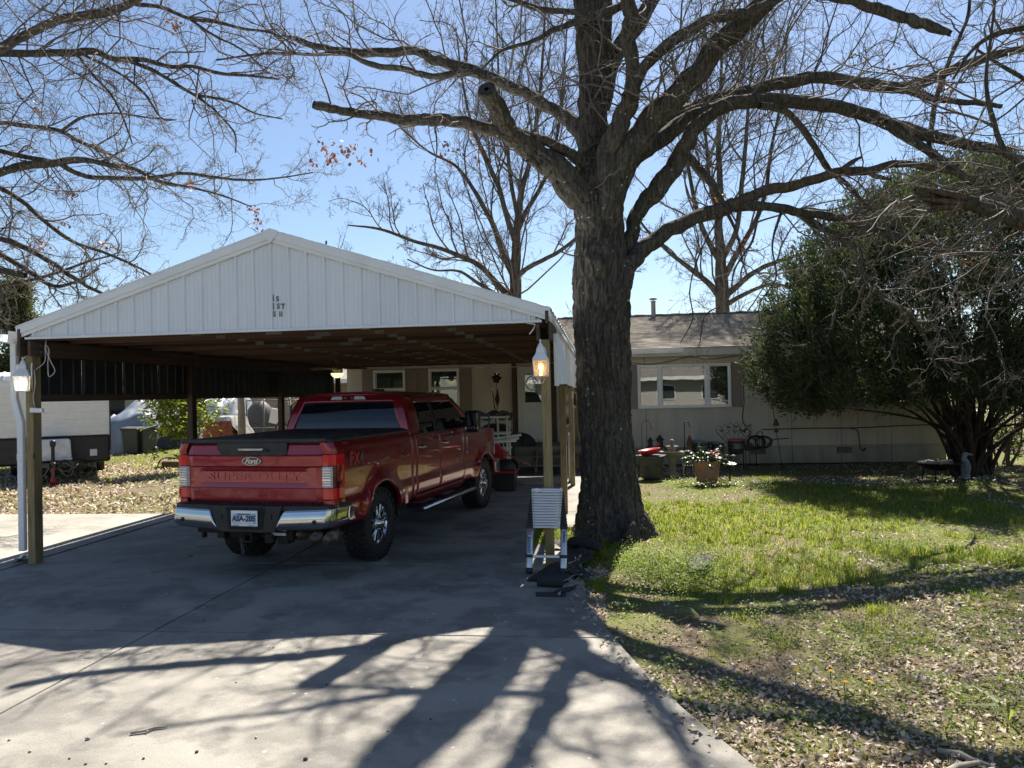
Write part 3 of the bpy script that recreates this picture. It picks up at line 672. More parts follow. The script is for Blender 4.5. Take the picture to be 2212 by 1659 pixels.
# side sheets hung below the beam
for X, s, m_, zt, zb in ((CX0-.11, -1, m_dark, 2.62, 1.97), (CX1+.115, 1, m_white, 2.60, 2.03)):
    y = CY0+.13; n_ = 12; wd = (CY1-CY0+.0-.13)/n_
    for k in range(n_):
        q = MB(); ya = y+k*wd
        off = [0, .02, .03, .05, .06, .12, .228, .248, .258, .278, .288, .35, .457, .477, .487, .507, .517, .6, .686, .706, .716, .736, .746, .85]
        hh = [0, 0, 1, 1, 0, 0, 0, 0, 1, 1, 0, 0, 0, 0, 1, 1, 0, 0, 0, 0, 1, 1, 0, 0]
        V = []
        for zz in (0, .5, 1):
            for a, h in zip(off+[wd-.004], hh+[0]):
                yy = ya+min(a, wd-.004); t = (yy-CY0)/(CY1-CY0)
                bul = .05*math.sin(t*7)*(1-zz)+.03*math.sin(t*19)*(1-zz) if s > 0 else 0
                V.append((X+s*(h*.018+bul), yy, zb+(zt-zb)*zz+(.018*math.sin(t*9)*(1-zz) if s > 0 else 0)))
        w_ = len(off)+1
        q.add(V, [(j*w_+i, j*w_+i+1, (j+1)*w_+i+1, (j+1)*w_+i) for j in range(2) for i in range(w_-1)])
        q.build('side_sheet', m_, cp, solid=.002)
    q = MB(); q.box((X-s*.03, (CY0+CY1)/2+.06, zb+.045), (.036, CY1-CY0-.14, .09)); q.build('side_rail', m_beam, cp, .004)
q = MB(); q.box((CX1+.115, CY0+.11, 2.315), (.055, .03, .60)); q.build('corner_trim', m_trim, cp, .004)
# gutter end and downspout on the left
q = MB(); q.prism([(-7.19, 2.70), (-7.06, 2.68), (-7.05, 2.83), (-7.06, 2.83), (-7.07, 2.70), (-7.17, 2.715), (-7.2, 2.80), (-7.215, 2.80)], CY0-.2, CY1+.1, 'y'); q.build('gutter', m_trim, cp)
q = MB()
def dsp(pts):
    for a, c in zip(pts, pts[1:]): q.beam(a, c, .078, .06, (0, 1, 0))
dsp([(-7.13, CY0-.02, 2.70), (-7.13, CY0-.02, 1.99)]); dsp([(-7.13, CY0-.02, 2.0), (-7.02, CY0-.06, 1.72)]); dsp([(-7.02, CY0-.06, 1.74), (-7.02, CY0-.06, .16)])
q.box((-7.02, CY0-.06, 1.3), (.084, .066, .09))
q.build('downspout', m_trim, cp, .008)
# worn stencil letters on the gable
def gtext(s_, x, z, sz):
    return text_mesh('stencil_letter', s_, sz, m_sten, cp, .0008, 0, frame((x, YG-.008, z), (1, 0, 0), (0, 0, 1)), 1, 'CENTER', 1, .010 if s_ == 'I' and sz > .085 else .003)
n = Nd('worn_stencil_paint'); v = n.coord(); hole = n.ramp(n.noise(v, 22, 3), [(.26, (.5, .52, .54)), (.34, (.10, .12, .135))]); n.pbr(Base_Color=hole, Roughness=.7); m_sten = n.m
def at_g(px, py): p = px3(px, py, YG); return p.x, p.z
for s_, px, py, sz in (('I', 589.6, 644.6, .088), ('5', 600, 646.2, .08), ('I', 589.8, 662.4, .088), ('S', 601.9, 662, .086), ('T', 611.9, 662.4, .086), ('S', 592.8, 679.3, .086), ('I', 605, 679, .08), ('I', 609.4, 679, .08)):
    a, c = at_g(px, py); gtext(s_, a, c, sz)
# loose wire and outlet at the left post
q = MB(); q.tube([tuple(p) for p in spline([(-6.7, 8.55, 2.72), (-6.66, 8.5, 2.6), (-6.60, 8.5, 2.45), (-6.55, 8.5, 2.33), (-6.62, 8.5, 2.27), (-6.64, 8.5, 2.42), (-6.63, 8.5, 2.62), (-6.68, 8.52, 2.66), (-6.7, 8.52, 2.45), (-6.82, 8.52, 2.36)], 50)], .006, 6)
q.tube([tuple(p) for p in spline([(-6.82, 8.5, 2.36), (-6.80, 8.49, 2.2), (-6.83, 8.49, 2.0), (-6.81, 8.49, 1.9)], 20)], .006, 6); q.build('loose_cable', mat('grey_cable', (.45, .43, .38), .5), cp)
q = MB(); q.box((-6.83, 8.488, 1.87), (.07, .045, .06)); q.box((-6.75, 8.485, 1.865), (.1, .04, .055)); q.build('outlet_box', m_vinyl, cp, .008)
q = MB(); q.tube([tuple(p) for p in spline([(-.66, 8.49, 2.3), (-.69, 8.48, 2.18), (-.68, 8.48, 2.08), (-.63, 8.48, 2.05), (-.61, 8.48, 2.1)], 20)], .006, 6); q.box((-.655, 8.49, 2.33), (.05, .03, .1)); q.tube([(-.8, 8.5, 2.73), (-.7, 8.49, 2.71), (-.72, 8.49, 2.66), (-.77, 8.49, 2.6)], .008, 6); q.build('lantern_cable', m_vinyl, cp)
q = MB(); q.tube([tuple(p) for p in spline([(-6.3, 19.4, 2.68), (-5, 19.3, 2.62), (-4, 19.3, 2.66), (-2.7, 19.3, 2.6), (-1, 19.3, 2.68)], 40)], .006, 5); q.build('ceiling_cable', m_black, cp)
# ================================================================== pickup truck (x right, y forward from the tailgate, z up)
def paint():
    n = Nd('deep_red_metallic_paint'); v = n.coord(); fl = n.noise(v, 900, 1)
    c = n.mix(n.ramp(fl, [(.45, 0.), (.75, .35)]), (.235, .0045, .014), (.38, .013, .03))
    d = n.noise(v, 3, 5, .6)
    n.pbr(Base_Color=c, Metallic=.55, Roughness=n.ramp(d, [(.3, .26), (.75, .36)]), Coat_Weight=1., Coat_Roughness=.025, Normal=n.bump(n.noise(v, 1.3, 2), .03, .02)); return n.m
m_red = paint()
m_chrome = mat('chrome', (.50, .50, .51), .11, 1., var=.05, rvar=.05)
m_blk = mat('black_trim_plastic', (.014, .0145, .016), .5, var=.2, bump=.15, bs=150)
m_tonn = mat('black_vinyl_cover', (.016, .018, .022), .48, var=.25, vs=2, bump=.25, bs=240)
m_tyre = mat('tyre_rubber', (.016, .016, .017), .75, var=.35, vs=8, bump=.2, bs=90)
m_tint = glassmat('tinted_glass', (.004, .006, .011), .012, .6)
m_redl = glassmat('red_lens', (.68, .012, .018), .05, .6)
m_dkred = glassmat('dark_red_lens', (.10, .004, .008), .05, .6)
m_whl = mat('clear_lens', (.45, .46, .49), .10, 0, var=.25, vs=25)
m_under = mat('underbody_steel', (.02, .018, .016), .8, .2, var=.4)
m_exh = mat('exhaust_steel', (.20, .16, .12), .45, .7, var=.4, vs=10)
TK = thing('pickup_truck', 'dark red crew cab pickup parked under the carport, tailgate towards us', 'pickup truck', (-3.735, 7.83, 0), -math.radians(8.7))
def tk(name, mb, m, bevel=0, parent=TK, **kw): return mb.build(name, m, parent, bevel, **kw)
BW = .975                                   # half width at the shoulder
RAX, FAX, WR = 1.16, 5.24, .425
BELT = 1.40
def interp(t, pts):
    if t <= pts[0][0]: return pts[0][1]
    for (a, va), (b_, vb) in zip(pts, pts[1:]):
        if t <= b_: 
            u = (t-a)/(b_-a); return va+(vb-va)*u
    return pts[-1][1]
def side_x(y, z):
    x = interp(z, [(.50, -.055), (.60, -.018), (.70, -.002), (.80, .004), (.825, -.012), (.86, -.016), (1.0, -.006), (1.18, .0), (1.30, -.004), (1.38, -.016), (1.44, -.040), (1.47, -.062), (1.50, -.10)])
    for yc, pw_ in ((RAX, 1), (FAX, 1)):
        d = math.hypot(y-yc, z-.44); 
        if z > .45: x += .045*math.exp(-((max(0, d-.50))/.11)**2)*(1 if d > .3 else 0)
    if y < .10: x -= .05*((.10-y)/.10)**2
    if y > 5.7: x -= .16*((y-5.7)/.5)**2
    return BW+x
def lower(y):
    z = .56
    if 2.1 < y < 4.55: z = .58
    for yc in (RAX, FAX):
        d = abs(y-yc)
        if d < .50: z = max(z, .43+math.sqrt(max(0, .50**2-d**2)))
    return z
def panel(name, y0, y1, ztop, n=40, side=1, m=m_red, zl=None, nv=22):
    ys = sorted(set([y0+(y1-y0)*i/n for i in range(n+1)]+[yc+.50*math.cos(a) for yc in (RAX, FAX) for a in np.linspace(0, PI, 25) if y0 < yc+.50*math.cos(a) < y1]))
    q = MB(); V = []
    N = len(ys)
    for j in range(nv+1):
        for y in ys:
            lo = zl(y) if zl else lower(y); hi = ztop(y); z = lo+(hi-lo)*j/nv
            V.append((side*side_x(y, z), y, z))
    # returns: turned-in edges at the bottom and the two ends
    Fs = [(j*N+i, j*N+i+1, (j+1)*N+i+1, (j+1)*N+i) for j in range(nv) for i in range(N-1)]
    base = len(V)
    for y in ys:
        lo = zl(y) if zl else lower(y); V.append((side*(side_x(y, lo)-.05), y, lo+.004))
    Fs += [(base+i, base+i+1, i+1, i) for i in range(N-1)]
    for e in (0, N-1):
        b2 = len(V)
        for j in range(nv+1): x, y, z = V[j*N+e]; V.append((x-side*.03, y, z))
        Fs += [(j*N+e, (j+1)*N+e, b2+j+1, b2+j) for j in range(nv)]
    q.add(V, Fs, 0, True); return tk(name, q, m)
bedtop = lambda y: 1.475
def cabtop(y): return BELT+.015
def hoodtop(y): return interp(y, [(4.5, 1.39), (5.0, 1.375), (5.8, 1.33), (6.15, 1.26)])
for s in (-1, 1):
    panel('bed_side', .03, 2.085, bedtop, 48, s)
    panel('cab_corner', 2.105, 2.235, cabtop, 4, s)
    rd = panel('rear_door', 2.243, 3.115, cabtop, 16, s, zl=lambda y: max(.62, lower(y)))
    fd = panel('front_door', 3.125, 4.155, cabtop, 16, s, zl=lambda y: max(.62, lower(y)))
    panel('front_fender', 4.165, 6.12, hoodtop, 44, s)
    q = MB(); q.grid(lambda u, v: (s*(side_x(2.5, .5+.12*v)-.004), 2.24+1.92*u, .5+.115*v), 8, 5); tk('rocker', q, m_red)
    for d_, y in ((rd, 2.40), (fd, 3.28)):      # chrome pull handles in dark cups
        q = MB(); q.ball((s*(side_x(y, 1.24)-.004), y+.02, 1.245), (.012, .085, .036), 14); q.build('handle_cup', m_blk, d_)
        q = MB(); x = side_x(y, 1.24)+.024; q.tube([(s*(x-.03), y-.105, 1.25), (s*x, y-.085, 1.25), (s*(x+.004), y, 1.252), (s*x, y+.085, 1.25), (s*(x-.03), y+.105, 1.25)], [.014, .020, .022, .020, .014], 8); q.build('handle', m_chrome, d_)
    q = MB(); x = side_x(2.2, 1.25); 
# wheel-well liners, bed floor, cab body inside, underbody
q = MB()
for yc in (RAX, FAX):
    for s in (-1, 1): q.grid(lambda u, v: (s*(.93-.38*v), yc+.52*math.cos(PI*u), .42+.52*math.sin(PI*u)), 20, 2)
    for s in (-1, 1): q.box((s*.55, yc, .75), (.02, 1.04, .5))
tk('wheel_well', q, m_under)
q = MB(); q.box((0, 1.1, .66), (1.5, 2.0, .10)); q.box((0, 3.4, .58), (1.62, 2.5, .16)); q.box((0, 5.2, .62), (1.0, 1.7, .3))
for s in (-1, 1): q.box((s*.42, 2.9, .52), (.09, 5.8, .17))
q.box((0, .32, .56), (1.1, .1, .14)); q.box((-.1, .75, .5), (.75, .7, .16)); q.lathe([(.0, -.1), (.34, -.1), (.38, 0), (.34, .1), (0, .1)], 20, (0, .62, .54))
tk('chassis', q, m_under)
q = MB(); q.tube([(-.72, RAX, .43), (-.3, RAX, .43), (-.17, RAX, .43), (.17, RAX, .43), (.3, RAX, .43), (.72, RAX, .43)], [.06, .06, .16, .16, .06, .06], 12); q.ball((0, RAX-.05, .43), (.19, .2, .18))
for s in (-1, 1):
    q.box((s*.52, RAX, .50), (.08, 1.2, .06)); q.tube([(s*.45, RAX-.1, .42), (s*.5, RAX-.25, .8)], .03, 8)
tk('rear_axle', q, m_under); q = MB(); q.tube([(-.72, FAX, .43), (.72, FAX, .43)], .05, 10); q.ball((.25, FAX, .42), .15); tk('front_axle', q, m_under)
# tailgate with its creases
TGX = .825
prof = [(.80, .03), (.815, .012), (.98, -.004), (.99, .004), (1.025, .010), (1.045, .014), (1.16, .014), (1.175, .010), (1.205, .004), (1.215, -.004), (1.22, .004), (1.325, -.008), (1.335, -.016), (1.345, -.006), (1.44, .012), (1.468, .024), (1.475, .045)]
q = MB(); nx = 24
def tgf(u, j):
    z, d = prof[j]; x = -TGX+2*TGX*u; e = min(1, (1-abs(2*u-1))/.04)
    rec = d if not (4 <= j <= 7) else (d if abs(x) < .66 else .004)
    return (x, rec-.012*(1-(2*u-1)**2)+.012*(1-e), z)
V = [tgf(i/nx, j) for j in range(len(prof)) for i in range(nx+1)]
q.add(V, [(j*(nx+1)+i, j*(nx+1)+i+1, (j+1)*(nx+1)+i+1, (j+1)*(nx+1)+i) for j in range(len(prof)-1) for i in range(nx)], 0, False)
tg = tk('tailgate', q, m_red, solid=.05)
q = MB(); q.prism([(-.43, 1.472), (-.43, 1.40), (-.37, 1.335), (-.34, 1.328), (.34, 1.328), (.42, 1.342), (.43, 1.40), (.43, 1.472)], -.026, .02, 'y'); q.build('handle_bezel', m_blk, tg, .006)
q = MB(); q.prism([(-.165, 1.415), (.165, 1.415), (.14, 1.385), (-.14, 1.385)], -.048, -.02, 'y'); q.build('handle', m_chrome, tg, .006)
q = MB(); q.lathe([(0, 0), (.018, 0), (.018, .008), (0, .01)], 16, (.20, -.026, 1.39), (PI/2, 0, 0)); q.build('lock_cylinder', m_under, tg, 0)
q = MB(); q.box((0, .02, 1.477), (2*TGX, .09, .022)); q.build('tailgate_cap', m_blk, tg, .008)
# oval badge
def ellipse(rx, rz, n=40): return [(rx*math.cos(2*PI*k/n), 1.275+rz*math.sin(2*PI*k/n)) for k in range(n)]
q = MB(); q.prism(ellipse(.118, .049), -.034, -.01, 'y'); bd = q.build('oval_badge', m_chrome, tg, .004)
q = MB(); q.prism(ellipse(.107, .041), -.0375, -.03, 'y'); q.build('badge_face', mat('badge_blue', (.004, .012, .06), .25, coat=1), bd, .002)
text_mesh('badge_script', 'Ford', .075, m_chrome, bd, .002, .35, frame((0, -.0395, 1.275), (1, 0, 0), (0, 0, 1)), 1.18, 'CENTER', .86, .0012)
text_mesh('embossed_letters', 'SUPER DUTY', .118, m_red, tg, .012, 0, frame((0, .010, 1.104), (1, 0, 0), (0, 0, 1)), 1.62, 'CENTER', 1.05, .002)
q = MB(); q.ball((-.21, -.006, .985), (.012, .008, .012)); 
# tail lights wrapping the corner
for s in (-1, 1):
    path = [(TGX+.012, -.004), (.90, -.006), (.945, .012), (.966, .045), (.972, .10), (.974, .215)]
    def lens(z0, z1, p, name, m, out=.006, par=None):
        q = MB(); pts = path if p is None else p
        V = [(s*(x+out*.7), y-out, z) for z in (z0, z1) for x, y in pts]+[(s*(x-.03), y+.03, z) for z in (z0, z1) for x, y in pts]; n_ = len(pts)
        F1 = [(i, i+1, n_+i+1, n_+i) for i in range(n_-1)]; F2 = [(2*n_+i, i, n_+i, 3*n_+i) for i in (0, n_-1)]; F3 = [(i, i+1, 2*n_+i+1, 2*n_+i) for i in range(n_-1)]+[(n_+i, n_+i+1, 3*n_+i+1, 3*n_+i) for i in range(n_-1)]
        q.add(V, F1+F2+F3); return q.build(name, m, TK if par is None else par, .004)
    hs = lens(.865, 1.345, [(x-.003, y+.006) for x, y in path], 'tail_light', m_dkred, .002)
    lens(1.225, 1.34, None, 'red_lens', m_redl, .008, hs); lens(.87, .985, None, 'red_lens', m_redl, .008, hs)
    lens(.995, 1.215, path[:3], 'reverse_lens', m_whl, .006, hs); lens(.99, 1.22, [(.965, .17), (.974, .19), (.975, .215)], 'red_edge', m_redl, .007, hs)
    q = MB()
    for k in range(7): q.box((s*.885, -.011, 1.02+.028*k), (.10, .006, .008 if k != 2 else .02))
    q.build('lens_bars', m_chrome, hs)
    # corner post above and below the lamp
    for z0, z1 in ((1.35, 1.47), (.80, .86)):
        q = MB(); q.grid(lambda u, v: (s*(interp(u, [(i/5, p[0]) for i, p in enumerate(path)])-.035*max(0, (v*(z1-z0)+z0-1.40)/.07)), interp(u, [(i/5, p[1]) for i, p in enumerate(path)]), z0+(z1-z0)*v), 10, 6); tk('bed_corner', q, m_red)
# rear bumper
def bump_y(x): return -.155+.05*(x/.9)**2+.35*max(0, (abs(x)-.90)/.13)**2*1.2
for s in (-1, 1):
    q = MB()
    def wing(u, v):
        xi = .40+.05*(1-v)*.4+.08*v*.0
        x0 = interp(v, [(0, .345), (.75, .42), (1, .445)]); x = x0+(1.03-x0)*u
        z0 = .545+.03*u+.05*max(0, u-.75)*3; z1 = .765+.02*u
        z = z0+(z1-z0)*v
        return (s*x, bump_y(x)-.018*math.sin(PI*min(1, v*1.05))+.03*max(0, .15-v)/.15, z)
    q.grid(wing, 30, 10); w_ = tk('bumper_chrome', q, m_chrome, solid=.02)
    q = MB(); q.lathe([(0, 0), (.022, 0), (.022, .006), (0, .008)], 14, (s*.80, bump_y(.8)-.020, .655), (PI/2, 0, 0)); q.build('parking_sensor', m_blk, w_)
q = MB(); n_ = 24
V = []
for i in range(n_+1):
    x = -1.015+2.03*i/n_
    c = 1 if abs(x) < .52 else 0
    V += [(x, bump_y(x)+.012+.0*c, .765), (x, bump_y(x)+.012, .815), (x, .02+.25*max(0, (abs(x)-.9)/.13), .825), (x, .02+.25*max(0, (abs(x)-.9)/.13), .60)]
q.add(V, [(4*i+k, 4*i+4+k, 4*i+5+k, 4*i+1+k) for i in range(n_) for k in range(3)]); bp = tk('bumper_step', q, m_blk, .004)
q = MB()
for i in range(32):
    x = -.8+1.6*i/31; q.box((x, -.05, .829), (.018, .11, .008))
q.build('step_ribs', m_blk, bp)
q = MB(); q.prism([(-.445, .815), (.445, .815), (.425, .765), (.35, .545), (.30, .53), (-.30, .53), (-.35, .545), (-.425, .765)], -.155, -.06, 'y'); q.build('bumper_centre', m_blk, bp, .01)
q = MB(); q.prism([(-.24, .80), (.24, .80), (.20, .565), (-.20, .565)], -.162, -.1, 'y'); q.build('plate_recess', m_under, bp, .006)
q = MB()
for s in (-1, 1): q.box((s*.30, -.16, .70), (.03, .012, .05)); q.lathe([(0, 0), (.014, 0), (.014, .01), (0, .01)], 12, (s*.2, -.075, .82))
q.build('plate_lamp', m_blk, bp)
# licence plate
pl = MB(); pl.box((0, -.176, .685), (.318, .010, .166)); lp = pl.build('licence_plate', mat('plate_white', (.86, .86, .86), .35, var=.03), TK, .006); lp['kind'] = 'thing'
m_pblue = mat('plate_blue', (.34, .56, .82), .35, var=.25, vs=14, col2=(.72, .82, .9)); m_pdark = mat('plate_navy', (.012, .02, .07), .4)
q = MB(); q.box((0, -.1815, .683), (.290, .004, .112)); q.build('plate_face', m_pblue, lp, .002)
q = MB(); q.prism([(-.14, .632), (-.06, .632), (-.02, .70), (.02, .735), (.0, .66), (.05, .632), (.06, .632)], -.1838, -.183, 'y'); q.build('plate_bird', m_vinyl, lp)
FR = lambda x, z, d=.186: frame((x, -d, z), (1, 0, 0), (0, 0, 1))
text_mesh('plate_number', 'ASA-205', .080, m_pdark, lp, .001, 0, FR(0, .682), .95, 'CENTER', 1.02, .0028)
text_mesh('plate_state', 'OKLAHOMA', .022, m_pdark, lp, .001, 0, FR(0, .728), 1.15, 'CENTER', 1.05, .0006)
text_mesh('plate_frame_text', '806-456-2581', .014, m_pdark, lp, .0005, 0, FR(-.095, .612), 1., 'CENTER'); text_mesh('plate_frame_text', 'DUMAS, TX', .014, m_pdark, lp, .0005, 0, FR(.09, .612), 1., 'CENTER')
# hitch, chains, exhaust
q = MB()
for (x, z, wx, wz) in ((0, .51, .10, .02), (0, .43, .10, .02), (-.045, .47, .02, .062), (.045, .47, .02, .062)): q.box((x, -.02, z), (wx, .22, wz))
q.box((0, .06, .50), (.62, .10, .10)); q.box((-.52, .1, .50), (.5, .06, .05)); q.box((.35, .06, .46), (.12, .14, .14)); q.box((-.72, .12, .48), (.03, .06, .14)); q.box((.22, -.04, .46), (.10, .06, .10))
tk('hitch', q, m_under, .005)
q = MB()
for k in range(7): q.lathe([(.015, -.004), (.019, 0), (.015, .004), (.011, 0), (.015, -.004)], 10, (-.09+.004*k, -.11, .46-.026*k), (PI/2 if k % 2 else 0, PI/2, 0))
tk('safety_chain', q, m_galv)
q = MB(); q.box((.33, -.05, .505), (.17, .01, .028)); tk('trailer_sticker', q, m_whl)
q = MB()
q.ball((.42, .34, .48), (.16, .3, .10)); q.tube([tuple(p) for p in spline([(.5, .4, .5), (.64, .33, .5), (.74, .25, .5)], 8)], .05, 12)
for dx, dy in ((0, 0), (.15, .02)):
    a, c = Vector((.66+dx, .26+dy, .495)), Vector((.80+dx, -.10+dy, .470)); d_ = (c-a).normalized()
    q.tube([a, a+d_*.05, a+d_*.05, c, c, c-d_*.12], [.045, .048, .066, .070, .062, .058], 18, caps=False); q.tube([c-d_*.13, c-d_*.12], [.058, .058], 18)
tk('exhaust', q, m_exh)
# tonneau cover
q = MB()
def tonf(u, v):
    x = -.895+1.79*u; y = -.01+2.12*v; e = min(u, 1-u, )*30
    return (x, y, 1.475+.035*min(1, e)+.012*(1-(2*u-1)**2)*math.sin(PI*min(1, v*6))+.012*v)
q.grid(tonf, 40, 24); tn = tk('bed_cover', q, m_tonn, solid=.02)
q = MB(); q.box((0, -.012, 1.495), (1.78, .03, .038))
for s in (-1, 1): q.box((s*.902, 1.04, 1.486), (.05, 2.1, .03))
q.build('cover_rail', m_blk, tn, .008)
q = MB()
for x in (-.58, .77): q.ball((x, -.028, 1.497), .006)
q.build('cover_rivet', m_chrome, tn)
# cab upper: pillars, roof, glass
ZR = 1.955
def cabx(z): return interp(z, [(BELT, .925), (1.55, .90), (1.75, .845), (1.90, .785), (1.96, .745)])
def reary(z): return interp(z, [(BELT, 2.13), (1.5, 2.14), (1.6, 2.152), (1.7, 2.172), (1.8, 2.20), (1.9, 2.24), (1.96, 2.27)])
def fronty(z): return interp(z, [(1.38, 4.80), (1.9, 4.13), (1.96, 4.02)])
def strip(pa, pb, n=14, d=.04):
    """side strip between two (y,z) edges given as functions of t"""
    out = []
    for s in (-1, 1):
        q = MB()
        q.grid(lambda u, v: (s*cabx(pa(v)[1]*(1-u)+pb(v)[1]*u), pa(v)[0]*(1-u)+pb(v)[0]*u, pa(v)[1]*(1-u)+pb(v)[1]*u), 4, n); out.append(q)
    return out
zl_, zh_ = BELT+.015, 1.86
ln = lambda a, b_: (lambda t: (a[0]+(b_[0]-a[0])*t, a[1]+(b_[1]-a[1])*t))
cpil = (lambda t: (reary(zl_+(ZR-zl_)*t), zl_+(ZR-zl_)*t)), (lambda t: (interp(t, [(0, 2.50), (.85, 2.56), (1, 2.66)]), zl_+(ZR-zl_)*t))
for q in strip(*cpil): tk('rear_pillar', q, m_red, solid=.03)
for q in strip(ln((3.08, zl_), (3.08, zh_)), ln((3.18, zl_), (3.17, zh_))): tk('door_pillar', q, m_blk, solid=.03)
for q in strip((lambda t: (interp(t, [(0, 4.72), (1, 4.06)])-.07-.02*t, zl_+(1.90-zl_)*t)), (lambda t: (interp(t, [(0, 4.80), (1, 4.12)]), zl_+(1.90-zl_)*t))): tk('windscreen_pillar', q, m_red, solid=.03)
for q in strip((lambda t: (2.30+1.80*t, ZR)), (lambda t: (2.55+1.50*t, zh_-.01)), 20): tk('roof_rail', q, m_red, solid=.03)
for s in (-1, 1):
    for nm, pts in (('rear_door_glass', [(2.52, zl_-.01), (3.075, zl_-.01), (3.075, zh_), (2.66, zh_), (2.58, 1.80)]), ('front_door_glass', [(3.185, zl_-.01), (4.66, zl_-.01), (4.10, zh_-.01), (3.175, zh_)])):
        q = MB()
        if nm[0] == 'r': A_, B_ = ln((2.50, zl_-.01), (2.66, zh_)), ln((3.08, zl_-.01), (3.08, zh_))
        else: A_, B_ = ln((3.18, zl_-.01), (3.17, zh_)), ln((4.65, zl_-.01), (4.06, zh_))
        q.grid(lambda u, v: (s*(cabx(A_(v)[1])-.014), A_(v)[0]*(1-u)+B_(v)[0]*u, A_(v)[1]), 8, 8); tk(nm, q, m_tint)
    q = MB(); q.box((s*.938, 3.4, BELT+.02), (.014, 2.4, .02)); tk('belt_moulding', q, m_blk, .004)
q = MB()
q.grid(lambda u, v: ((-1+2*u)*interp(abs(2*u-1), [(0, .76), (1, .745)]), 2.25+1.80*v, ZR+.055*(1-abs(2*u-1)**2.6)+.012*math.sin(PI*v)), 24, 16); tk('roof', q, m_red, solid=.02)
q = MB(); q.prism([(3.05, 2.025), (3.3, 2.025), (3.22, 2.05), (3.08, 2.05)], -.06, .06, 'x'); tk('roof_antenna', q, m_blk, .01)
# back of the cab: red surround and big dark window
gw0, gw1, gz0, gz1 = .80, .66, 1.47, 1.865
def backp(x, z): return (x, reary(z)-.035*(1-(x/.9)**2)*.6, z)
q = MB()
for s in (-1, 1): q.grid(lambda u, v: backp(s*((gw0+(gw1-gw0)*max(0, ((BELT+(ZR-BELT)*v)-gz0)/(gz1-gz0)))*(1-u)+cabx(BELT+(ZR-BELT)*v)*u), BELT+(ZR-BELT)*v), 6, 16)
q.grid(lambda u, v: backp((-.68+1.36*u), gz1+(ZR+.045*(1-abs(2*u-1)**2.6)-gz1)*v), 20, 5)
q.grid(lambda u, v: backp((-.82+1.64*u), BELT-.05+(gz0-BELT+.05)*v), 12, 2); tk('cab_back', q, m_red, solid=.02)
q = MB(); q.grid(lambda u, v: tuple(Vector(backp((-1+2*u)*(gw0+(gw1-gw0)*v+.012), gz0+(gz1-gz0)*v))+Vector((0, -.004, 0))), 24, 12); rg = tk('rear_window', q, m_tint)
q = MB()
for s in (-1, 1): q.prism([(s*.10, 1.955), (s*.235, 1.95), (s*.265, 1.905), (s*.085, 1.905)], 2.195, 2.245, 'y')
hl = tk('cargo_lamp', q, m_whl, .006); 
q = MB(); q.box((0, 2.225, 1.925), (.15, .035, .035)); q.build('brake_lamp', m_dkred, hl, .006); q = MB(); q.ball((0, 2.195, 1.93), (.022, .02, .014)); q.build('bed_camera', m_blk, hl)
q = MB(); q.grid(lambda u, v: ((-1+2*u)*(.82-.12*v), 4.78-.66*v+.10*(1-(2*u-1)**2), 1.40+.52*v), 16, 8); tk('windscreen', q, m_tint)
q = MB(); q.box((0, 3.0, 1.30), (1.5, 1.4, .12)); 
for x in (-.42, .42):
    for y in (2.75, 3.55): q.box((x, y, 1.35), (.48, .14, .55)); q.box((x, y-.03, 1.70), (.26, .09, .16))
tk('seats', q, m_blk, .03)
# bonnet, grille, lamps
q = MB(); q.grid(lambda u, v: ((-1+2*u)*(.90-.06*v), 4.55+1.55*v, hoodtop(4.55+1.55*v)+.075*(1-abs(2*u-1)**3)+.03*(1 if .28 < abs(2*u-1) < .0 else 0)+.018*math.sin(PI*min(1, abs(2*u-1)*1.6))), 20, 12); tk('bonnet', q, m_red, solid=.02)
q = MB(); q.box((0, 6.12, 1.02), (1.2, .08, .46)); tk('grille', q, m_chrome, .03)
q = MB()
for k in range(5): q.box((0, 6.165, .86+.08*k), (1.16, .03, .03))
tk('grille_bars', q, m_blk, .006)
for s in (-1, 1):
    q = MB(); q.box((s*.76, 6.06, 1.05), (.28, .12, .42)); tk('headlight', q, m_whl, .03)
q = MB(); q.prism([(-1.0, 6.05), (-.95, 6.2), (-.6, 6.30), (.6, 6.30), (.95, 6.2), (1.0, 6.05), (1.0, 5.85), (.93, 5.85), (.9, 6.05), (-.9, 6.05), (-.93, 5.85), (-1, 5.85)], .52, .76, 'z'); tk('front_bumper', q, m_chrome, .03)
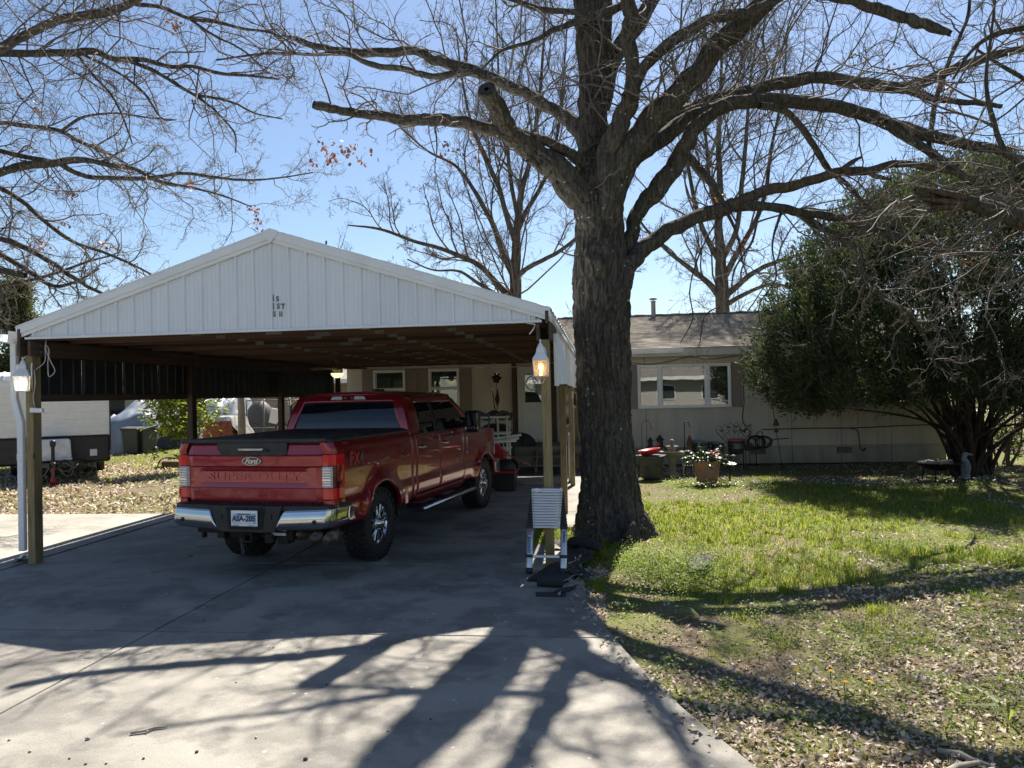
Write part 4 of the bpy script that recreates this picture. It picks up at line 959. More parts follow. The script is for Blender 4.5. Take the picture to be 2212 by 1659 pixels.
# mirrors, steps, mud flaps
for s in (-1, 1):
    q = MB(); q.box((s*1.16, 4.06, 1.52), (.24, .14, .34)); mi = tk('tow_mirror', q, m_blk, .045)
    q = MB(); q.box((s*1.17, 4.01, 1.53), (.20, .05, .29)); q.build('mirror_glass', m_tint, mi, .02)
    q = MB(); q.tube([(s*.93, 4.15, 1.47), (s*1.06, 4.1, 1.46)], .03, 8); q.tube([(s*.93, 4.15, 1.56), (s*1.06, 4.1, 1.56)], .03, 8); q.build('mirror_arm', m_blk, mi)
    q = MB(); q.box((s*1.16, 4.065, 1.42), (.215, .15, .055)); q.box((s*1.16, 4.065, 1.60), (.22, .15, .012)); q.build('mirror_cap', m_chrome, mi, .015)
    q = MB(); q.prism([(s*.90, .40), (s*1.06, .40), (s*1.075, .44), (s*1.05, .465), (s*.90, .465)], 2.18, 4.42, 'y'); rb = tk('running_board', q, m_blk, .012)
    q = MB(); q.prism([(s*1.077, .425), (s*1.086, .438), (s*1.072, .46), (s*1.055, .470), (s*1.05, .462)], 2.20, 4.40, 'y'); q.build('step_strip', m_chrome, rb, .003)
    for y in (2.7, 3.2, 3.7): q = MB(); q.box((s*1.0, y, .47), (.10, .34, .01)); q.build('step_pad', m_under, rb)
    for y in (2.4, 3.3, 4.2): q = MB(); q.box((s*.85, y, .46), (.2, .06, .05)); q.build('step_bracket', m_under, rb)
    q = MB(); q.prism([(4.30, 1.28), (4.36, 1.29), (4.345, 1.02), (4.31, 1.0), (4.28, 1.01), (4.285, 1.03), (4.315, 1.04)], s*(side_x(4.3, 1.2)-.01), s*(side_x(4.3, 1.2)+.012), 'x'); tk('fender_vent_badge', q, m_chrome, .004)
    q = MB(); q.box((s*(side_x(4.0, .9)+.004), 3.98, .945), (.008, .26, .03)); tk('door_badge', q, m_chrome, .004)
    q = MB(); q.box((s*(BW-.01), 1.86, .66), (.03, .10, .20)); tk('stone_guard', q, m_red, .01)
# bed side decal
m_dec = mat('decal_grey', (.07, .07, .075), .4); m_decr = mat('decal_red', (.45, .02, .02), .4)
for s in (1, -1):
    X = side_x(.5, 1.26)+.004
    o_ = (lambda y, z: frame((X*s, y, z), (0, s, 0), (0, 0, 1)))
    y0 = .38 if s > 0 else .66
    text_mesh('decal', 'F', .20, m_decr, TK, .001, 0, o_(y0, 1.262), 1.0, 'CENTER', 1, .008); text_mesh('decal', 'F', .185, m_dec, TK, .002, 0, o_(y0+s*.004, 1.262), .98, 'CENTER', 1, .0)
    text_mesh('decal', 'X', .17, m_decr, TK, .001, 0, o_(y0+s*.125, 1.258), 1.0, 'CENTER', 1, .004); text_mesh('decal', '4', .17, m_dec, TK, .001, 0, o_(y0+s*.245, 1.258), 1.0, 'CENTER', 1, .006)
    text_mesh('decal', 'OFF ROAD', .034, m_dec, TK, .001, 0, o_(y0+s*.21, 1.172), 1.0)
# wheels
def make_wheel():
    R, W_ = WR, .285; h = W_/2
    wh = bpy.data.objects.new('wheel', None); COL.objects.link(wh); wh.parent = TK; wh.empty_display_size = .1
    q = MB(); ax = (0, PI/2, 0)        # axle along +x
    q.lathe([(.235, h*.80), (.245, h*.96), (.27, h*1.02), (.33, h*1.03), (.385, h*.97), (R-.022, h*.86), (R-.012, h*.72), (R-.012, -h*.72), (R-.022, -h*.86), (.385, -h*.97), (.33, -h*1.03), (.25, -h*.96), (.235, -h*.8)], 64, (0, 0, 0), ax)
    nb = 46
    for k in range(nb):
        a = 2*PI*k/nb; 
        for j, (xx, wx, da) in enumerate(((-.105, .06, 0), (-.045, .045, .06), (.012, .045, -.02), (.062, .04, .05), (.112, .055, .02))):
            b_ = a+da; c = Vector((xx, (R-.006)*math.cos(b_), (R-.006)*math.sin(b_)))
            q.box(c, (wx, .040, .020), Matrix.Rotation(b_-PI/2, 3, 'X') @ Matrix.Rotation(.35*(1 if j % 2 else -1), 3, 'Z'))
        for sx in (-1, 1):
            if k % 2: q.box((sx*.140, (R-.030)*math.cos(a), (R-.030)*math.sin(a)), (.014, .03, .055), Matrix.Rotation(a-PI/2, 3, 'X'))
    q.build('tyre', m_tyre, wh)
    q = MB(); q.lathe([(.20, -.10), (.215, -.05), (.215, .06), (.225, .09), (.238, .115), (.247, .122), (.247, .112), (.238, .10)], 48, (0, 0, 0), ax)
    ns = 8
    for k in range(ns):
        a0 = 2*PI*k/ns
        for d in (-.17, .17):
            pts = []
            for r, x, wd in ((.055, .095, .030), (.10, .098, .026), (.16, .092, .024), (.205, .092, .028), (.232, .098, .034)):
                a = a0+d*(.75+.25*r/.23); c_ = Vector((x, r*math.cos(a), r*math.sin(a))); t = Vector((0, -math.sin(a), math.cos(a)))
                pts.append((c_-t*wd/2, c_+t*wd/2))
            V = []
            for p0, p1 in pts: V += [p0, (p0+p1)/2+Vector((.012, 0, 0)), p1, p1-Vector((.04, 0, 0)), p0-Vector((.04, 0, 0))]
            q.add(V, [(5*i+j, 5*i+(j+1) % 5, 5*i+5+(j+1) % 5, 5*i+5+j) for i in range(4) for j in range(5)])
    q.lathe([(.235, .085), (.242, .10), (.247, .12), (.255, .124), (.257, .11)], 48, (0, 0, 0), ax)
    q.build('rim', m_chrome, wh, .004)
    q = MB(); q.lathe([(.085, .06), (.085, .105), (.075, .118), (.062, .122), (.06, .15), (.052, .165), (.03, .17), (0, .171)], 28, (0, 0, 0), ax)
    for k in range(8): a = 2*PI*k/8; q.lathe([(.011, 0), (.011, .03), (0, .034)], 6, (.095, .073*math.cos(a), .073*math.sin(a)), ax)
    q.build('hub_cap', m_chrome, wh)
    q = MB(); q.lathe([(.0, -.02), (.19, -.02), (.19, .0), (0, .0)], 32, (0, 0, 0), ax); q.box((0, .17, .05), (.08, .09, .16)); q.lathe([(.21, -.12), (.21, .02)], 32, (0, 0, 0), ax); q.build('brake_disc', m_under, wh)
    return wh
w0 = make_wheel()
for k, (x, y, rz) in enumerate(((.80, RAX, 0), (-.80, RAX, PI), (.815, FAX, -.04), (-.815, FAX, PI-.04))):
    wv = w0 if k == 0 else copy_tree(w0, TK)
    wv.location = (x, y, WR+.004); wv.rotation_euler = (random.uniform(0, .6), 0, rz)
# ================================================================== bark and twigs
def bark_mat(name, base, lich=True, sc_=1.0):
    n = Nd(name); v = n.coord((1, 1, .32)); f = n.noise(v, 34*sc_, 5, .65, .8); m_ = n.noise(n.coord(), 3.0, 4)
    c = n.ramp(f, [(.28, sc(base, .45)), (.52, base), (.78, sc(base, 1.5))])
    c = n.mix(n.ramp(m_, [(.42, 0.), (.7, .5)]), c, sc(base, .62))
    v2 = n.coord((1, 1, .10)); s2 = n.noise(v2, 30*sc_, 4, .6, .5); c = n.mix(.85, c, n.ramp(s2, [(.36, (.40, .38, .36)), (.5, (.95, .95, .95)), (.66, (1.55, 1.5, 1.42))]), 'MULTIPLY')
    if lich:
        l_ = n.noise(n.coord(), 11, 4, .7); c = n.mix(n.ramp(l_, [(.66, 0.), (.71, .7)]), c, (.22, .225, .20))
        vo = n.new('TexVoronoi', Vector=n.coord(), Scale=11.0); g = n.noise(n.coord(), 5, 5, .7)
        c = n.mix(n.math('MULTIPLY', n.ramp(n.math('ADD', vo.outputs['Distance'], n.math('MULTIPLY', n.noise(n.coord(), 40, 3), .35)), [(.28, 1.), (.40, 0.)]), n.ramp(g, [(.52, 0.), (.6, .8)])), c, (.40, .41, .37))
    n.pbr(Base_Color=c, Roughness=.95, Specular_IOR_Level=.15, Normal=n.bump(f, .9, .012)); return n.m
m_bark = bark_mat('oak_bark', (.080, .072, .060))
m_dead = bark_mat('bare_dead_wood', (.105, .078, .058), False)
m_bark2 = bark_mat('background_bark', (.10, .085, .07), False, .5)
m_twig = mat('twig_bark', (.125, .105, .09), .8, var=.3, vs=2, spec=.3)
m_cut = mat('sawn_dark_wood', (.035, .032, .03), .9, var=.5, vs=14)
m_dleaf = leafmat('dry_oak_leaf', [(.15, .055, .025), (.23, .085, .04), (.10, .04, .022)], .2)
def trace(pts, Y0, Y1, K, wpow=.5):
    """limb traced as (px, py, width_px); Y runs from Y0 to Y1 along it"""
    n_ = len(pts); P = []
    for i, (px, py, wd) in enumerate(pts):
        Y = Y0+(Y1-Y0)*i/(n_-1); p = px3(px, py, Y); P.append((p.x, p.y, p.z, wd*.5*Y/F_PX))
    S = spline(P, K); return S[:, :3], np.maximum(S[:, 3], .004)
def limb_curve(P, R, amp_sc=1):
    """adds small natural kinks"""
    s = np.linspace(0, len(P)*.35, len(P))[:, None]; w_ = np.stack([vnoise(np.concatenate([s, s*0+i*7.3, s*0+P[0, 0]*3], 1), 3+i) for i in range(3)], 1)-.5
    e = np.minimum(1, np.linspace(0, 4, len(P)))[:, None]
    return P+w_*R[:, None]*.55*e*amp_sc, R
def crown_from(limbs, spec, rmin=.0026, bias=(0, 0, .5), clip=None):
    """limbs: list of (P,R); spec levels -> tube parts; also returns the last twig ends"""
    parts = []; ends = []
    for P, R in limbs:
        Ps, Rs = P[None], R[None]
        for li, (M, lo, ang, lf, K, wander, up, sides, rf) in enumerate(spec):
            M_ = M(P) if callable(M) else M
            if M_ < 1: break
            S, D, L, r = sprout(Ps, Rs, M_, lo, 1.0, ang, lf, rf, bias if li == 0 else np.array(bias)*.5)
            if li == 0: L = np.clip(L, .7, 2.6)
            r = np.clip(r, rmin, (.015, .007, .004, .003)[li])
            Ps, Rs = grow(S, D, L, r, K, wander, up, .4)
            Rs = np.maximum(Rs, rmin*.75); parts.append(batch_tubes(Ps, Rs, sides))
        ends.append(Ps[:, -1])
    return parts, np.concatenate(ends)
def dead_leaves(name, pts, par, n, size=(.09, .15), spread=.16):
    c = np.asarray(pts); i = rng.integers(0, len(c), n); P = c[i]+rng.normal(size=(n, 3))*spread
    me = scatter(name, OAK_V, OAK_T, P, rotm(rng.uniform(0, 2*PI, n), rng.uniform(-1.5, .2, n), rng.uniform(-1, 1, n)), rng.uniform(*size, n))
    o = link(name, me, m_dleaf, par); o['kind'] = 'stuff'; return o
# ================================================================== the big oak
oak = thing('oak_tree', 'massive bare oak with rough bark at the lawn edge beside the carport', 'tree', (.11, 10.55, -.05))
OAKO = Vector((.11, 10.55, -.05))
def oak_part(name, parts, m, kind=None, par=oak, o3=OAKO):
    me = merge_mesh(name, parts); me.transform(Matrix.Translation(-o3)); o = link(name, me, m, par)
    if kind: o['kind'] = kind
    return o
YT = 10.55
tr = [(1322, 1175, 190), (1321, 1145, 172), (1318, 1110, 150), (1315, 1060, 132), (1312, 1000, 124), (1307, 900, 121), (1303, 800, 122), (1300, 700, 126), (1299, 640, 128), (1298, 580, 124), (1296, 500, 114), (1294, 440, 116), (1291, 400, 118), (1284, 350, 84), (1281, 278, 64), (1281, 200, 72), (1283, 139, 74), (1281, 70, 86), (1280, 0, 88), (1276, -120, 80), (1266, -260, 66), (1262, -420, 50), (1250, -580, 34), (1236, -740, 18)]
P, R = trace(tr, YT, YT, 500)
P[:, 1] = YT+.02+np.linspace(0, .5, len(P))**2; R = R*.945
zz = P[:, 2]
def flare(th, s):
    f = np.exp(-np.maximum(s-.02, 0)/.28)
    return 1+f*(.08+.30*np.maximum(0, np.cos(5*th+.6))**3*.8+.13*np.maximum(0, np.cos(3*th+2))**2)
parts = [bark_tube(P, R, 156, .026, 24, 3.4, 3, flare, .05)]
# old branch collars and a hole
Vt = parts[0][0]
def knot(px, py, r, h, ring=True):
    p = np.array(px3(px, py, YT-.40)); d = np.linalg.norm((Vt-p)*np.array([1, .8, 1]), axis=1); m_ = d < r*2.4
    ctr = np.array([.11, YT, p[2]]); n_ = unit(Vt[m_]-ctr*np.array([1, 1, 0])-np.array([0, 0, 1])*Vt[m_][:, 2:3]); q = d[m_]/r
    Vt[m_] += n_*(h*np.exp(-q**2*.9)-(1.6*h*np.exp(-(q/.28)**2) if ring else 0)+(.25*h*np.cos(q*9)*np.exp(-q**2)))[:, None]
knot(1283, 474, .13, .07); knot(1322, 655, .15, .09, False); knot(1318, 632, .07, .05); knot(1290, 545, .2, .06, False); knot(1276, 575, .2, .05, False); knot(1330, 860, .16, .03, False); knot(1275, 770, .2, .03, False)
# limbs: (trace, Y start, Y end, sides)
LB = {}
def limb(key, pts, Y0, Y1, K=70, sides=36, amp=.012, pull=0):
    P, R = trace(pts, Y0, Y1, K); P, R = limb_curve(P, R)
    if pull: P = P+unit(np.array([0, 0, CAM_H])-P)*(pull*np.clip((np.linspace(0, 1, K)-.62)/.38, 0, 1)**1.5)[:, None]
    LB[key] = (P, R)
    parts.append(bark_tube(P, R, sides, amp, 30, 5, abs(hash(key)) % 1 if False else len(LB)*13, None, .07))
limb('H', [(1298, 590, 50), (1280, 480, 66), (1258, 432, 66), (1235, 405, 64), (1206, 365, 55), (1159, 334, 50), (1108, 292, 44), (1089, 268, 42), (1066, 225, 38), (1050, 194, 37)], 10.5, 9.8, 90, 54, .014, .75)
limb('I', [(1106, 296, 30), (1085, 288, 30), (1031, 272, 27), (953, 259, 27), (875, 258, 24), (797, 248, 22), (739, 240, 21), (705, 232, 22), (679, 226, 18)], 9.8, 8.9, 90, 36)
limb('I2', [(1275, 370, 34), (1245, 342, 26), (1206, 319, 22), (1147, 293, 20), (1108, 282, 18)], 10.5, 9.85, 50, 30)
limb('J', [(1285, 330, 60), (1262, 292, 46), (1235, 265, 34), (1206, 245, 30), (1147, 210, 28), (1070, 171, 26), (1011, 148, 25), (934, 128, 22), (902, 111, 20), (836, 113, 20), (778, 115, 19), (739, 111, 17), (692, 101, 15), (646, 86, 10), (610, 76, 6)], 10.55, 11.6, 120, 36)
limb('J2', [(1050, 166, 18), (1011, 157, 17), (934, 165, 14), (875, 150, 13), (797, 138, 13), (751, 117, 12), (680, 118, 8), (584, 115, 6), (467, 130, 4)], 10.9, 11.2, 70, 20)
limb('K', [(1345, 12, 18), (1304, 28, 16), (1248, 46, 15), (1193, 67, 12), (1151, 89, 10), (1082, 111, 6), (1040, 150, 4)], 10.15, 9.6, 60, 20)
limb('K2', [(1300, 30, 16), (1237, 26, 14), (1179, 22, 13), (1140, 12, 12), (1109, 0, 10), (1040, -20, 8), (950, -60, 5)], 10.2, 9.7, 60, 20)
limb('S', [(1195, 372, 22), (1165, 362, 16), (1150, 349, 13), (1138, 348, 7)], 10.2, 9.9, 24, 16)
limb('A', [(1302, 560, 40), (1306, 480, 56), (1311, 415, 56), (1309, 333, 46), (1326, 292, 44), (1359, 222, 38), (1370, 167, 32), (1365, 125, 30), (1357, 85, 34), (1361, 60, 34), (1359, 0, 30), (1352, -90, 26), (1340, -220, 20), (1300, -380, 12), (1280, -520, 6)], 10.5, 9.4, 130, 44, .012)
limb('A2', [(1357, 210, 34), (1384, 156, 26), (1443, 97, 25), (1498, 61, 24), (1554, 36, 24), (1613, 30, 24), (1655, 12, 24), (1690, -10, 22), (1760, -50, 18), (1850, -120, 12), (1950, -240, 6)], 9.95, 9.5, 90, 34)
limb('X', [(1690, -30, 18), (1770, -12, 20), (1850, 4, 21), (1900, 22, 24), (1960, 40, 23), (2000, 54, 23), (2034, 66, 20), (2050, 73, 13)], 9.2, 8.9, 60, 30)
limb('B', [(1304, 540, 50), (1318, 440, 62), (1342, 361, 60), (1415, 250, 54), (1498, 167, 48), (1581, 69, 45), (1636, 22, 44), (1711, -60, 40), (1800, -170, 30), (1880, -320, 20), (1930, -480, 10)], 10.5, 9.8, 110, 50, .013)
limb('B2', [(1300, 230, 40), (1320, 140, 38), (1372, 60, 34), (1420, -20, 28), (1480, -160, 20), (1520, -340, 12), (1560, -500, 6)], 10.9, 11.4, 70, 34)
limb('C1', [(1306, 470, 30), (1335, 370, 38), (1378, 308, 36), (1461, 250, 30), (1545, 217, 28), (1649, 188, 27), (1774, 167, 26), (1857, 179, 25), (1962, 188, 24), (2045, 154, 20), (2128, 125, 18), (2212, 104, 16), (2330, 60, 12), (2460, 20, 6)], 10.6, 15.8, 120, 36)
limb('C1b', [(1950, 190, 18), (2012, 212, 15), (2066, 219, 13), (2110, 222, 12), (2162, 229, 10)], 13.8, 14.3, 40, 18)
limb('C2', [(1304, 540, 40), (1320, 440, 52), (1345, 367, 44), (1420, 304, 38), (1524, 242, 33), (1628, 217, 31), (1732, 221, 30), (1837, 238, 28), (1962, 279, 26), (2087, 313, 22), (2170, 329, 18), (2212, 359, 16), (2270, 430, 12), (2330, 520, 6)], 10.5, 13.9, 120, 40)
limb('C2b', [(1910, 262, 20), (1945, 290, 18), (2003, 325, 17), (2066, 371, 16), (2141, 417, 14), (2212, 462, 12), (2280, 530, 6)], 12.35, 13.2, 60, 22)
limb('G', [(1312, 640, 40), (1345, 560, 44), (1360, 520, 38), (1366, 490, 34), (1378, 455, 34), (1410, 420, 40), (1440, 385, 40), (1470, 335, 36), (1500, 280, 32), (1540, 244, 26)], 10.75, 10.9, 80, 36)
limb('G2', [(1450, 366, 24), (1480, 340, 20), (1510, 362, 18), (1540, 400, 16), (1560, 440, 10), (1590, 500, 6), (1605, 570, 4)], 10.95, 11.4, 50, 20)
limb('D', [(1306, 740, 50), (1332, 622, 58), (1348, 586, 46), (1361, 566, 40), (1390, 538, 36), (1420, 513, 33), (1503, 471, 30), (1586, 442, 29)], 10.45, 10.9, 60, 40)
LBd = []
def dlimb(pts, Y0, Y1, K=60):
    P, R = trace(pts, Y0, Y1, K); LBd.append(limb_curve(P, R))
dlimb([(1570, 448, 26), (1620, 425, 22), (1649, 415, 22), (1732, 396, 20), (1816, 371, 19), (1878, 369, 17), (1928, 354, 15), (1982, 358, 14), (2045, 371, 10), (2120, 388, 5)], 10.85, 12.6, 80)
dlimb([(1816, 371, 14), (1840, 350, 9), (1862, 338, 5)], 11.6, 11.6, 16); dlimb([(1870, 370, 12), (1900, 382, 10), (1925, 388, 6)], 11.75, 11.8, 14)
limb('E', [(1575, 446, 24), (1649, 446, 20), (1732, 459, 19), (1816, 471, 18), (1899, 500, 17), (2003, 529, 15), (2066, 546, 13), (2149, 546, 8), (2200, 550, 4)], 10.9, 12.2, 90, 26)
limb('F', [(1725, 460, 16), (1770, 490, 15), (1816, 513, 14), (1853, 542, 12), (1866, 592, 12), (1899, 634, 11), (1962, 679, 10), (1990, 715, 8), (2020, 790, 4)], 11.3, 12.2, 70, 20)
limb('G3', [(1640, 228, 16), (1690, 235, 15), (1749, 300, 15), (1790, 365, 13), (1830, 400, 10), (1880, 450, 6), (1950, 490, 4)], 11.6, 12.8, 60, 18)
limb('U', [(2005, 330, 12), (2012, 270, 11), (2030, 190, 10), (2060, 110, 9), (2090, 40, 7), (2095, -60, 5)], 12.8, 13, 50, 16)
limb('V1', [(1575, 442, 7), (1535, 500, 4), (1505, 565, 4), (1490, 630, 3), (1496, 690, 3), (1470, 740, 2)], 10.9, 11.3, 50, 12)
limb('V2', [(1640, 446, 7), (1625, 520, 5), (1588, 580, 4), (1570, 650, 3), (1525, 680, 3), (1512, 740, 2)], 11, 11.5, 50, 12)
limb('V3', [(1690, 450, 7), (1668, 530, 4), (1676, 600, 4), (1640, 660, 3), (1650, 730, 2)], 11.2, 11.6, 50, 12)
caps = []
for key, i in (('H', -1), ('I', -1)):
    P_, R_ = LB[key]; T = P_[-1]-P_[-3]; caps.append(end_cap(P_[-1], R_[-1]*1.02, T, 20))
for key in ('X', 'C1b', 'S'):
    P_, R_ = LB[key]; caps.append(end_cap(P_[-1], R_[-1], P_[-1]-P_[-3], 12, R_[-1]*.9))
oak_part('trunk', parts, m_bark)
oak_part('sawn_end', caps, m_cut)
dp = [bark_tube(P, R, 24, .008, 30, 4, 77+i, None, .1) for i, (P, R) in enumerate(LBd)]
oak_part('dead_branch', dp, m_dead)
def cnt(k): return lambda P: max(2, int(k*np.sum(np.linalg.norm(np.diff(P, axis=0), axis=1))))
SP = [(cnt(2.8), .2, (.5, 1.2), (.25, .55), 10, .30, .05, 5, .6), (8, .15, (.5, 1.2), (.3, .55), 7, .38, .03, 4, .6), (5, .1, (.5, 1.3), (.3, .6), 4, .42, .02, 3, .65)]
src = [LB[k] for k in ('J', 'J2', 'K', 'K2', 'A', 'A2', 'B', 'B2', 'C1', 'C2', 'C2b', 'G2', 'E', 'F', 'G3', 'U')]
P0, R0_ = trace(tr[14:], YT, YT, 60); P0[:, 1] += .3; src.append((P0, R0_))
tw, ends = crown_from(src, SP)
iw = crown_from([LB['I'], LB['H'], LB['C1b']], [(5, .3, (.6, 1.2), (.15, .4), 7, .25, .1, 4, .3), (5, .2, (.5, 1.1), (.3, .6), 5, .3, 0, 3, .6)])[0]
dwn = crown_from([LB[k] for k in ('E', 'F', 'C2b', 'I', 'V1', 'V2', 'V3')], [(cnt(3.2), .15, (.6, 1.4), (.2, .45), 8, .38, -.07, 4, .4), (6, .2, (.5, 1.1), (.3, .6), 6, .34, -.05, 3, .6), (4, .15, (.5, 1.2), (.3, .6), 4, .34, -.03, 3, .65)], bias=(0, -.2, -.35))[0]
oak_part('crown', tw+iw+dwn, m_twig, 'stuff')
def leafspots(spots, Y): return [tuple(px3(px, py, Y)-OAKO) for px, py in spots]
lo_ = leafspots([(705, 310), (747, 317), (755, 320), (725, 340), (770, 340), (800, 335), (677, 352), (960, 310), (990, 320), (1025, 300), (1025, 345), (965, 335)], 9.2)+leafspots([(2040, 180), (2060, 200), (2052, 235), (2035, 255), (2045, 225), (1920, 140), (2110, 550), (2085, 560), (2120, 520), (2130, 515), (2140, 530), (2130, 575), (1550, 425), (1610, 530), (1630, 520)], 11.6)
dead_leaves('dry_leaves', lo_, oak, 300, (.04, .07), .05)
# ================================================================== oak off to the left: its limbs reach over the carport
lt = thing('oak_tree', 'bare oak beyond the left edge whose long limbs reach over the carport', 'tree', (-13.2, 11.5, -.05)); LTO = Vector((-13.2, 11.5, -.05))
parts = []; LL = []
P = spline([(-13.2, 11.5, -.1, .52), (-13.2, 11.5, .6, .42), (-13.15, 11.5, 2.5, .36), (-13.1, 11.5, 4.5, .34), (-13.3, 11.6, 7, .26), (-13.2, 11.7, 10, .18), (-13.5, 11.8, 14, .06)], 160); parts.append(bark_tube(P[:, :3], P[:, 3], 60, .02, 20, 3, 41)); LL.append((P[60:, :3], P[60:, 3]))
def ll(root, pts, Y0, Y1, K=80, sides=24):
    n_ = len(pts); Q = [root] if root else []
    for i, (px, py, wd) in enumerate(pts):
        Y = Y0+(Y1-Y0)*i/max(1, n_-1); p = px3(px, py, Y); Q.append((p.x, p.y, p.z, wd*.5*Y/F_PX))
    S = spline(Q, K); P_, R_ = limb_curve(S[:, :3], np.maximum(S[:, 3], .004)); parts.append(bark_tube(P_, R_, sides, .008, 32, 5, len(parts)*7)); LL.append((P_, R_))
r_ = lambda z, x=-13.2, r=.13: (x, 11.5, z, r)
ll(r_(5.0), [(-20, 118, 24), (58, 74, 22), (117, 45, 21), (175, 35, 20), (241, 23, 19), (303, -4, 15), (350, -60, 8)], 10.6, 10.2)
ll(r_(5.4), [(-20, 117, 19), (78, 115, 18), (156, 113, 17), (206, 113, 16), (241, 126, 14), (311, 128, 12), (369, 144, 10), (420, 144, 9), (467, 157, 8), (537, 163, 6), (603, 171, 4)], 11, 11, 110)
ll(None, [(280, 132, 10), (330, 152, 9), (389, 187, 8), (428, 210, 7), (482, 257, 5), (509, 295, 4), (509, 330, 3)], 11, 10.8, 60, 12)
ll(None, [(420, 204, 7), (505, 222, 5), (552, 245, 4), (610, 257, 3)], 10.9, 11.2, 40, 10)
ll(None, [(165, 116, 8), (202, 163, 6), (241, 206, 6), (264, 249, 5), (286, 311, 3)], 11, 10.6, 40, 10)
ll(None, [(180, 118, 8), (260, 160, 6), (310, 200, 6), (360, 260, 4), (381, 259, 3)], 11, 11.5, 40, 10)
ll(r_(4.4), [(-20, 266, 11), (58, 272, 11), (132, 284, 10), (175, 307, 9), (233, 330, 7), (290, 365, 5), (330, 385, 4)], 12, 12.4)
ll(None, [(132, 284, 8), (175, 255, 7), (233, 245, 5), (330, 255, 4), (381, 259, 3)], 12.1, 12.6, 50, 10)
ll(r_(4.0), [(-20, 380, 21), (58, 356, 20), (117, 352, 19), (167, 344, 16), (233, 356, 12), (292, 365, 9), (338, 389, 8), (408, 404, 6), (474, 420, 5), (544, 447, 3)], 11.6, 12, 110)
ll(None, [(125, 350, 14), (167, 375, 12), (253, 385, 11), (330, 383, 10), (389, 375, 8), (467, 383, 7), (525, 389, 6), (595, 385, 4), (676, 373, 3)], 11.7, 12, 90, 16)
ll(r_(4.1), [(-20, 322, 13), (47, 338, 12), (117, 350, 11)], 11.9, 11.7, 40)
ll(r_(3.6), [(-20, 396, 12), (47, 435, 11), (97, 478, 10), (156, 521, 9), (233, 548, 7), (292, 575, 6), (350, 605, 4)], 12.4, 13)
ll(r_(3.2), [(-20, 512, 14), (58, 537, 13), (117, 571, 12), (175, 610, 10), (229, 638, 8), (290, 668, 4)], 12.2, 12.8)
ll(r_(3.0), [(-20, 540, 14), (20, 560, 13), (75, 595, 11), (117, 618, 9), (160, 610, 7), (215, 580, 4)], 12.8, 13.4)
ll(r_(3.0), [(-20, 622, 8), (58, 607, 8), (117, 591, 7), (194, 564, 5), (250, 550, 3)], 13, 13.5)
ll(r_(2.8), [(-20, 575, 18), (20, 588, 16), (56, 595, 14)], 12, 12, 30)
ll(r_(7.4, r=.1), [(200, -60, 14), (288, 8, 10), (350, 16, 9), (408, 39, 8), (467, 47, 8), (525, 62, 7), (583, 70, 6), (640, 98, 4)], 10.6, 10.8, 100)
ll(None, [(412, 43, 7), (459, 74, 6), (525, 109, 4), (580, 160, 3)], 10.7, 10.6, 40, 10)
oak_part('trunk', parts, m_bark, None, lt, LTO)
SPL = [(cnt(3.4), .15, (.5, 1.2), (.2, .42), 9, .34, .0, 4, .5), (8, .15, (.5, 1.2), (.3, .55), 7, .42, .0, 3, .6), (5, .1, (.5, 1.3), (.35, .65), 4, .45, 0, 3, .65)]
tw, _ = crown_from(LL, SPL, .003, bias=(.2, 0, .1))
oak_part('crown', tw, m_twig, 'stuff', lt, LTO)
dead_leaves('dry_leaves', [tuple(px3(px, py, 11.5)-LTO) for px, py in ((547, 455), (560, 480), (80, 230), (375, 45), (378, 55), (160, 420), (408, 400), (125, 410), (145, 485), (230, 530), (715, 340), (88, 525))], lt, 190, (.045, .08), .05)
# ================================================================== oak off to the right: broken stub and hanging branches
rt = thing('oak_tree', 'bare tree at the right edge with a torn broken limb over the juniper', 'tree', (8.9, 9.8, -.05)); RTO = Vector((8.9, 9.8, -.05)); parts = []; LL = []
P = spline([(8.9, 9.8, -.1, .34), (8.9, 9.8, .6, .26), (8.85, 9.8, 3, .23), (8.8, 9.8, 4.4, .22), (8.9, 9.9, 7, .15), (9, 10, 11, .05)], 130); parts.append(bark_tube(P[:, :3], P[:, 3], 50, .016, 22, 3, 91)); LL.append((P[55:, :3], P[55:, 3]))
rr_ = lambda z, r=.1: (8.85, 9.8, z, r)
ll(rr_(3.5, .13), [(2300, 505, 44), (2212, 476, 40), (2141, 452, 34), (2080, 438, 30), (2030, 436, 32), (2000, 424, 24), (1976, 410, 8)], 9.7, 9.4, 70, 40)
ll(rr_(4.5, .07), [(2300, 440, 14), (2212, 360, 13), (2175, 330, 12), (2145, 260, 11), (2130, 180, 8), (2140, 90, 6), (2150, 0, 4)], 9.5, 9.2, 70, 14)
ll(rr_(5.4, .07), [(2260, 60, 14), (2200, 62, 13), (2128, 85, 11), (2090, 120, 8), (2060, 170, 5)], 9.5, 9.2, 50, 14)
ll(rr_(5.0, .06), [(2290, 200, 10), (2212, 170, 10), (2160, 140, 8), (2100, 100, 5)], 9.8, 10.2, 50, 12)
st_ = [end_cap(LL[1][0][-1], LL[1][1][-1], LL[1][0][-1]-LL[1][0][-3], 14, .06)]
V, Fc = st_[0]; oak_part('trunk', parts, m_bark, None, rt, RTO)
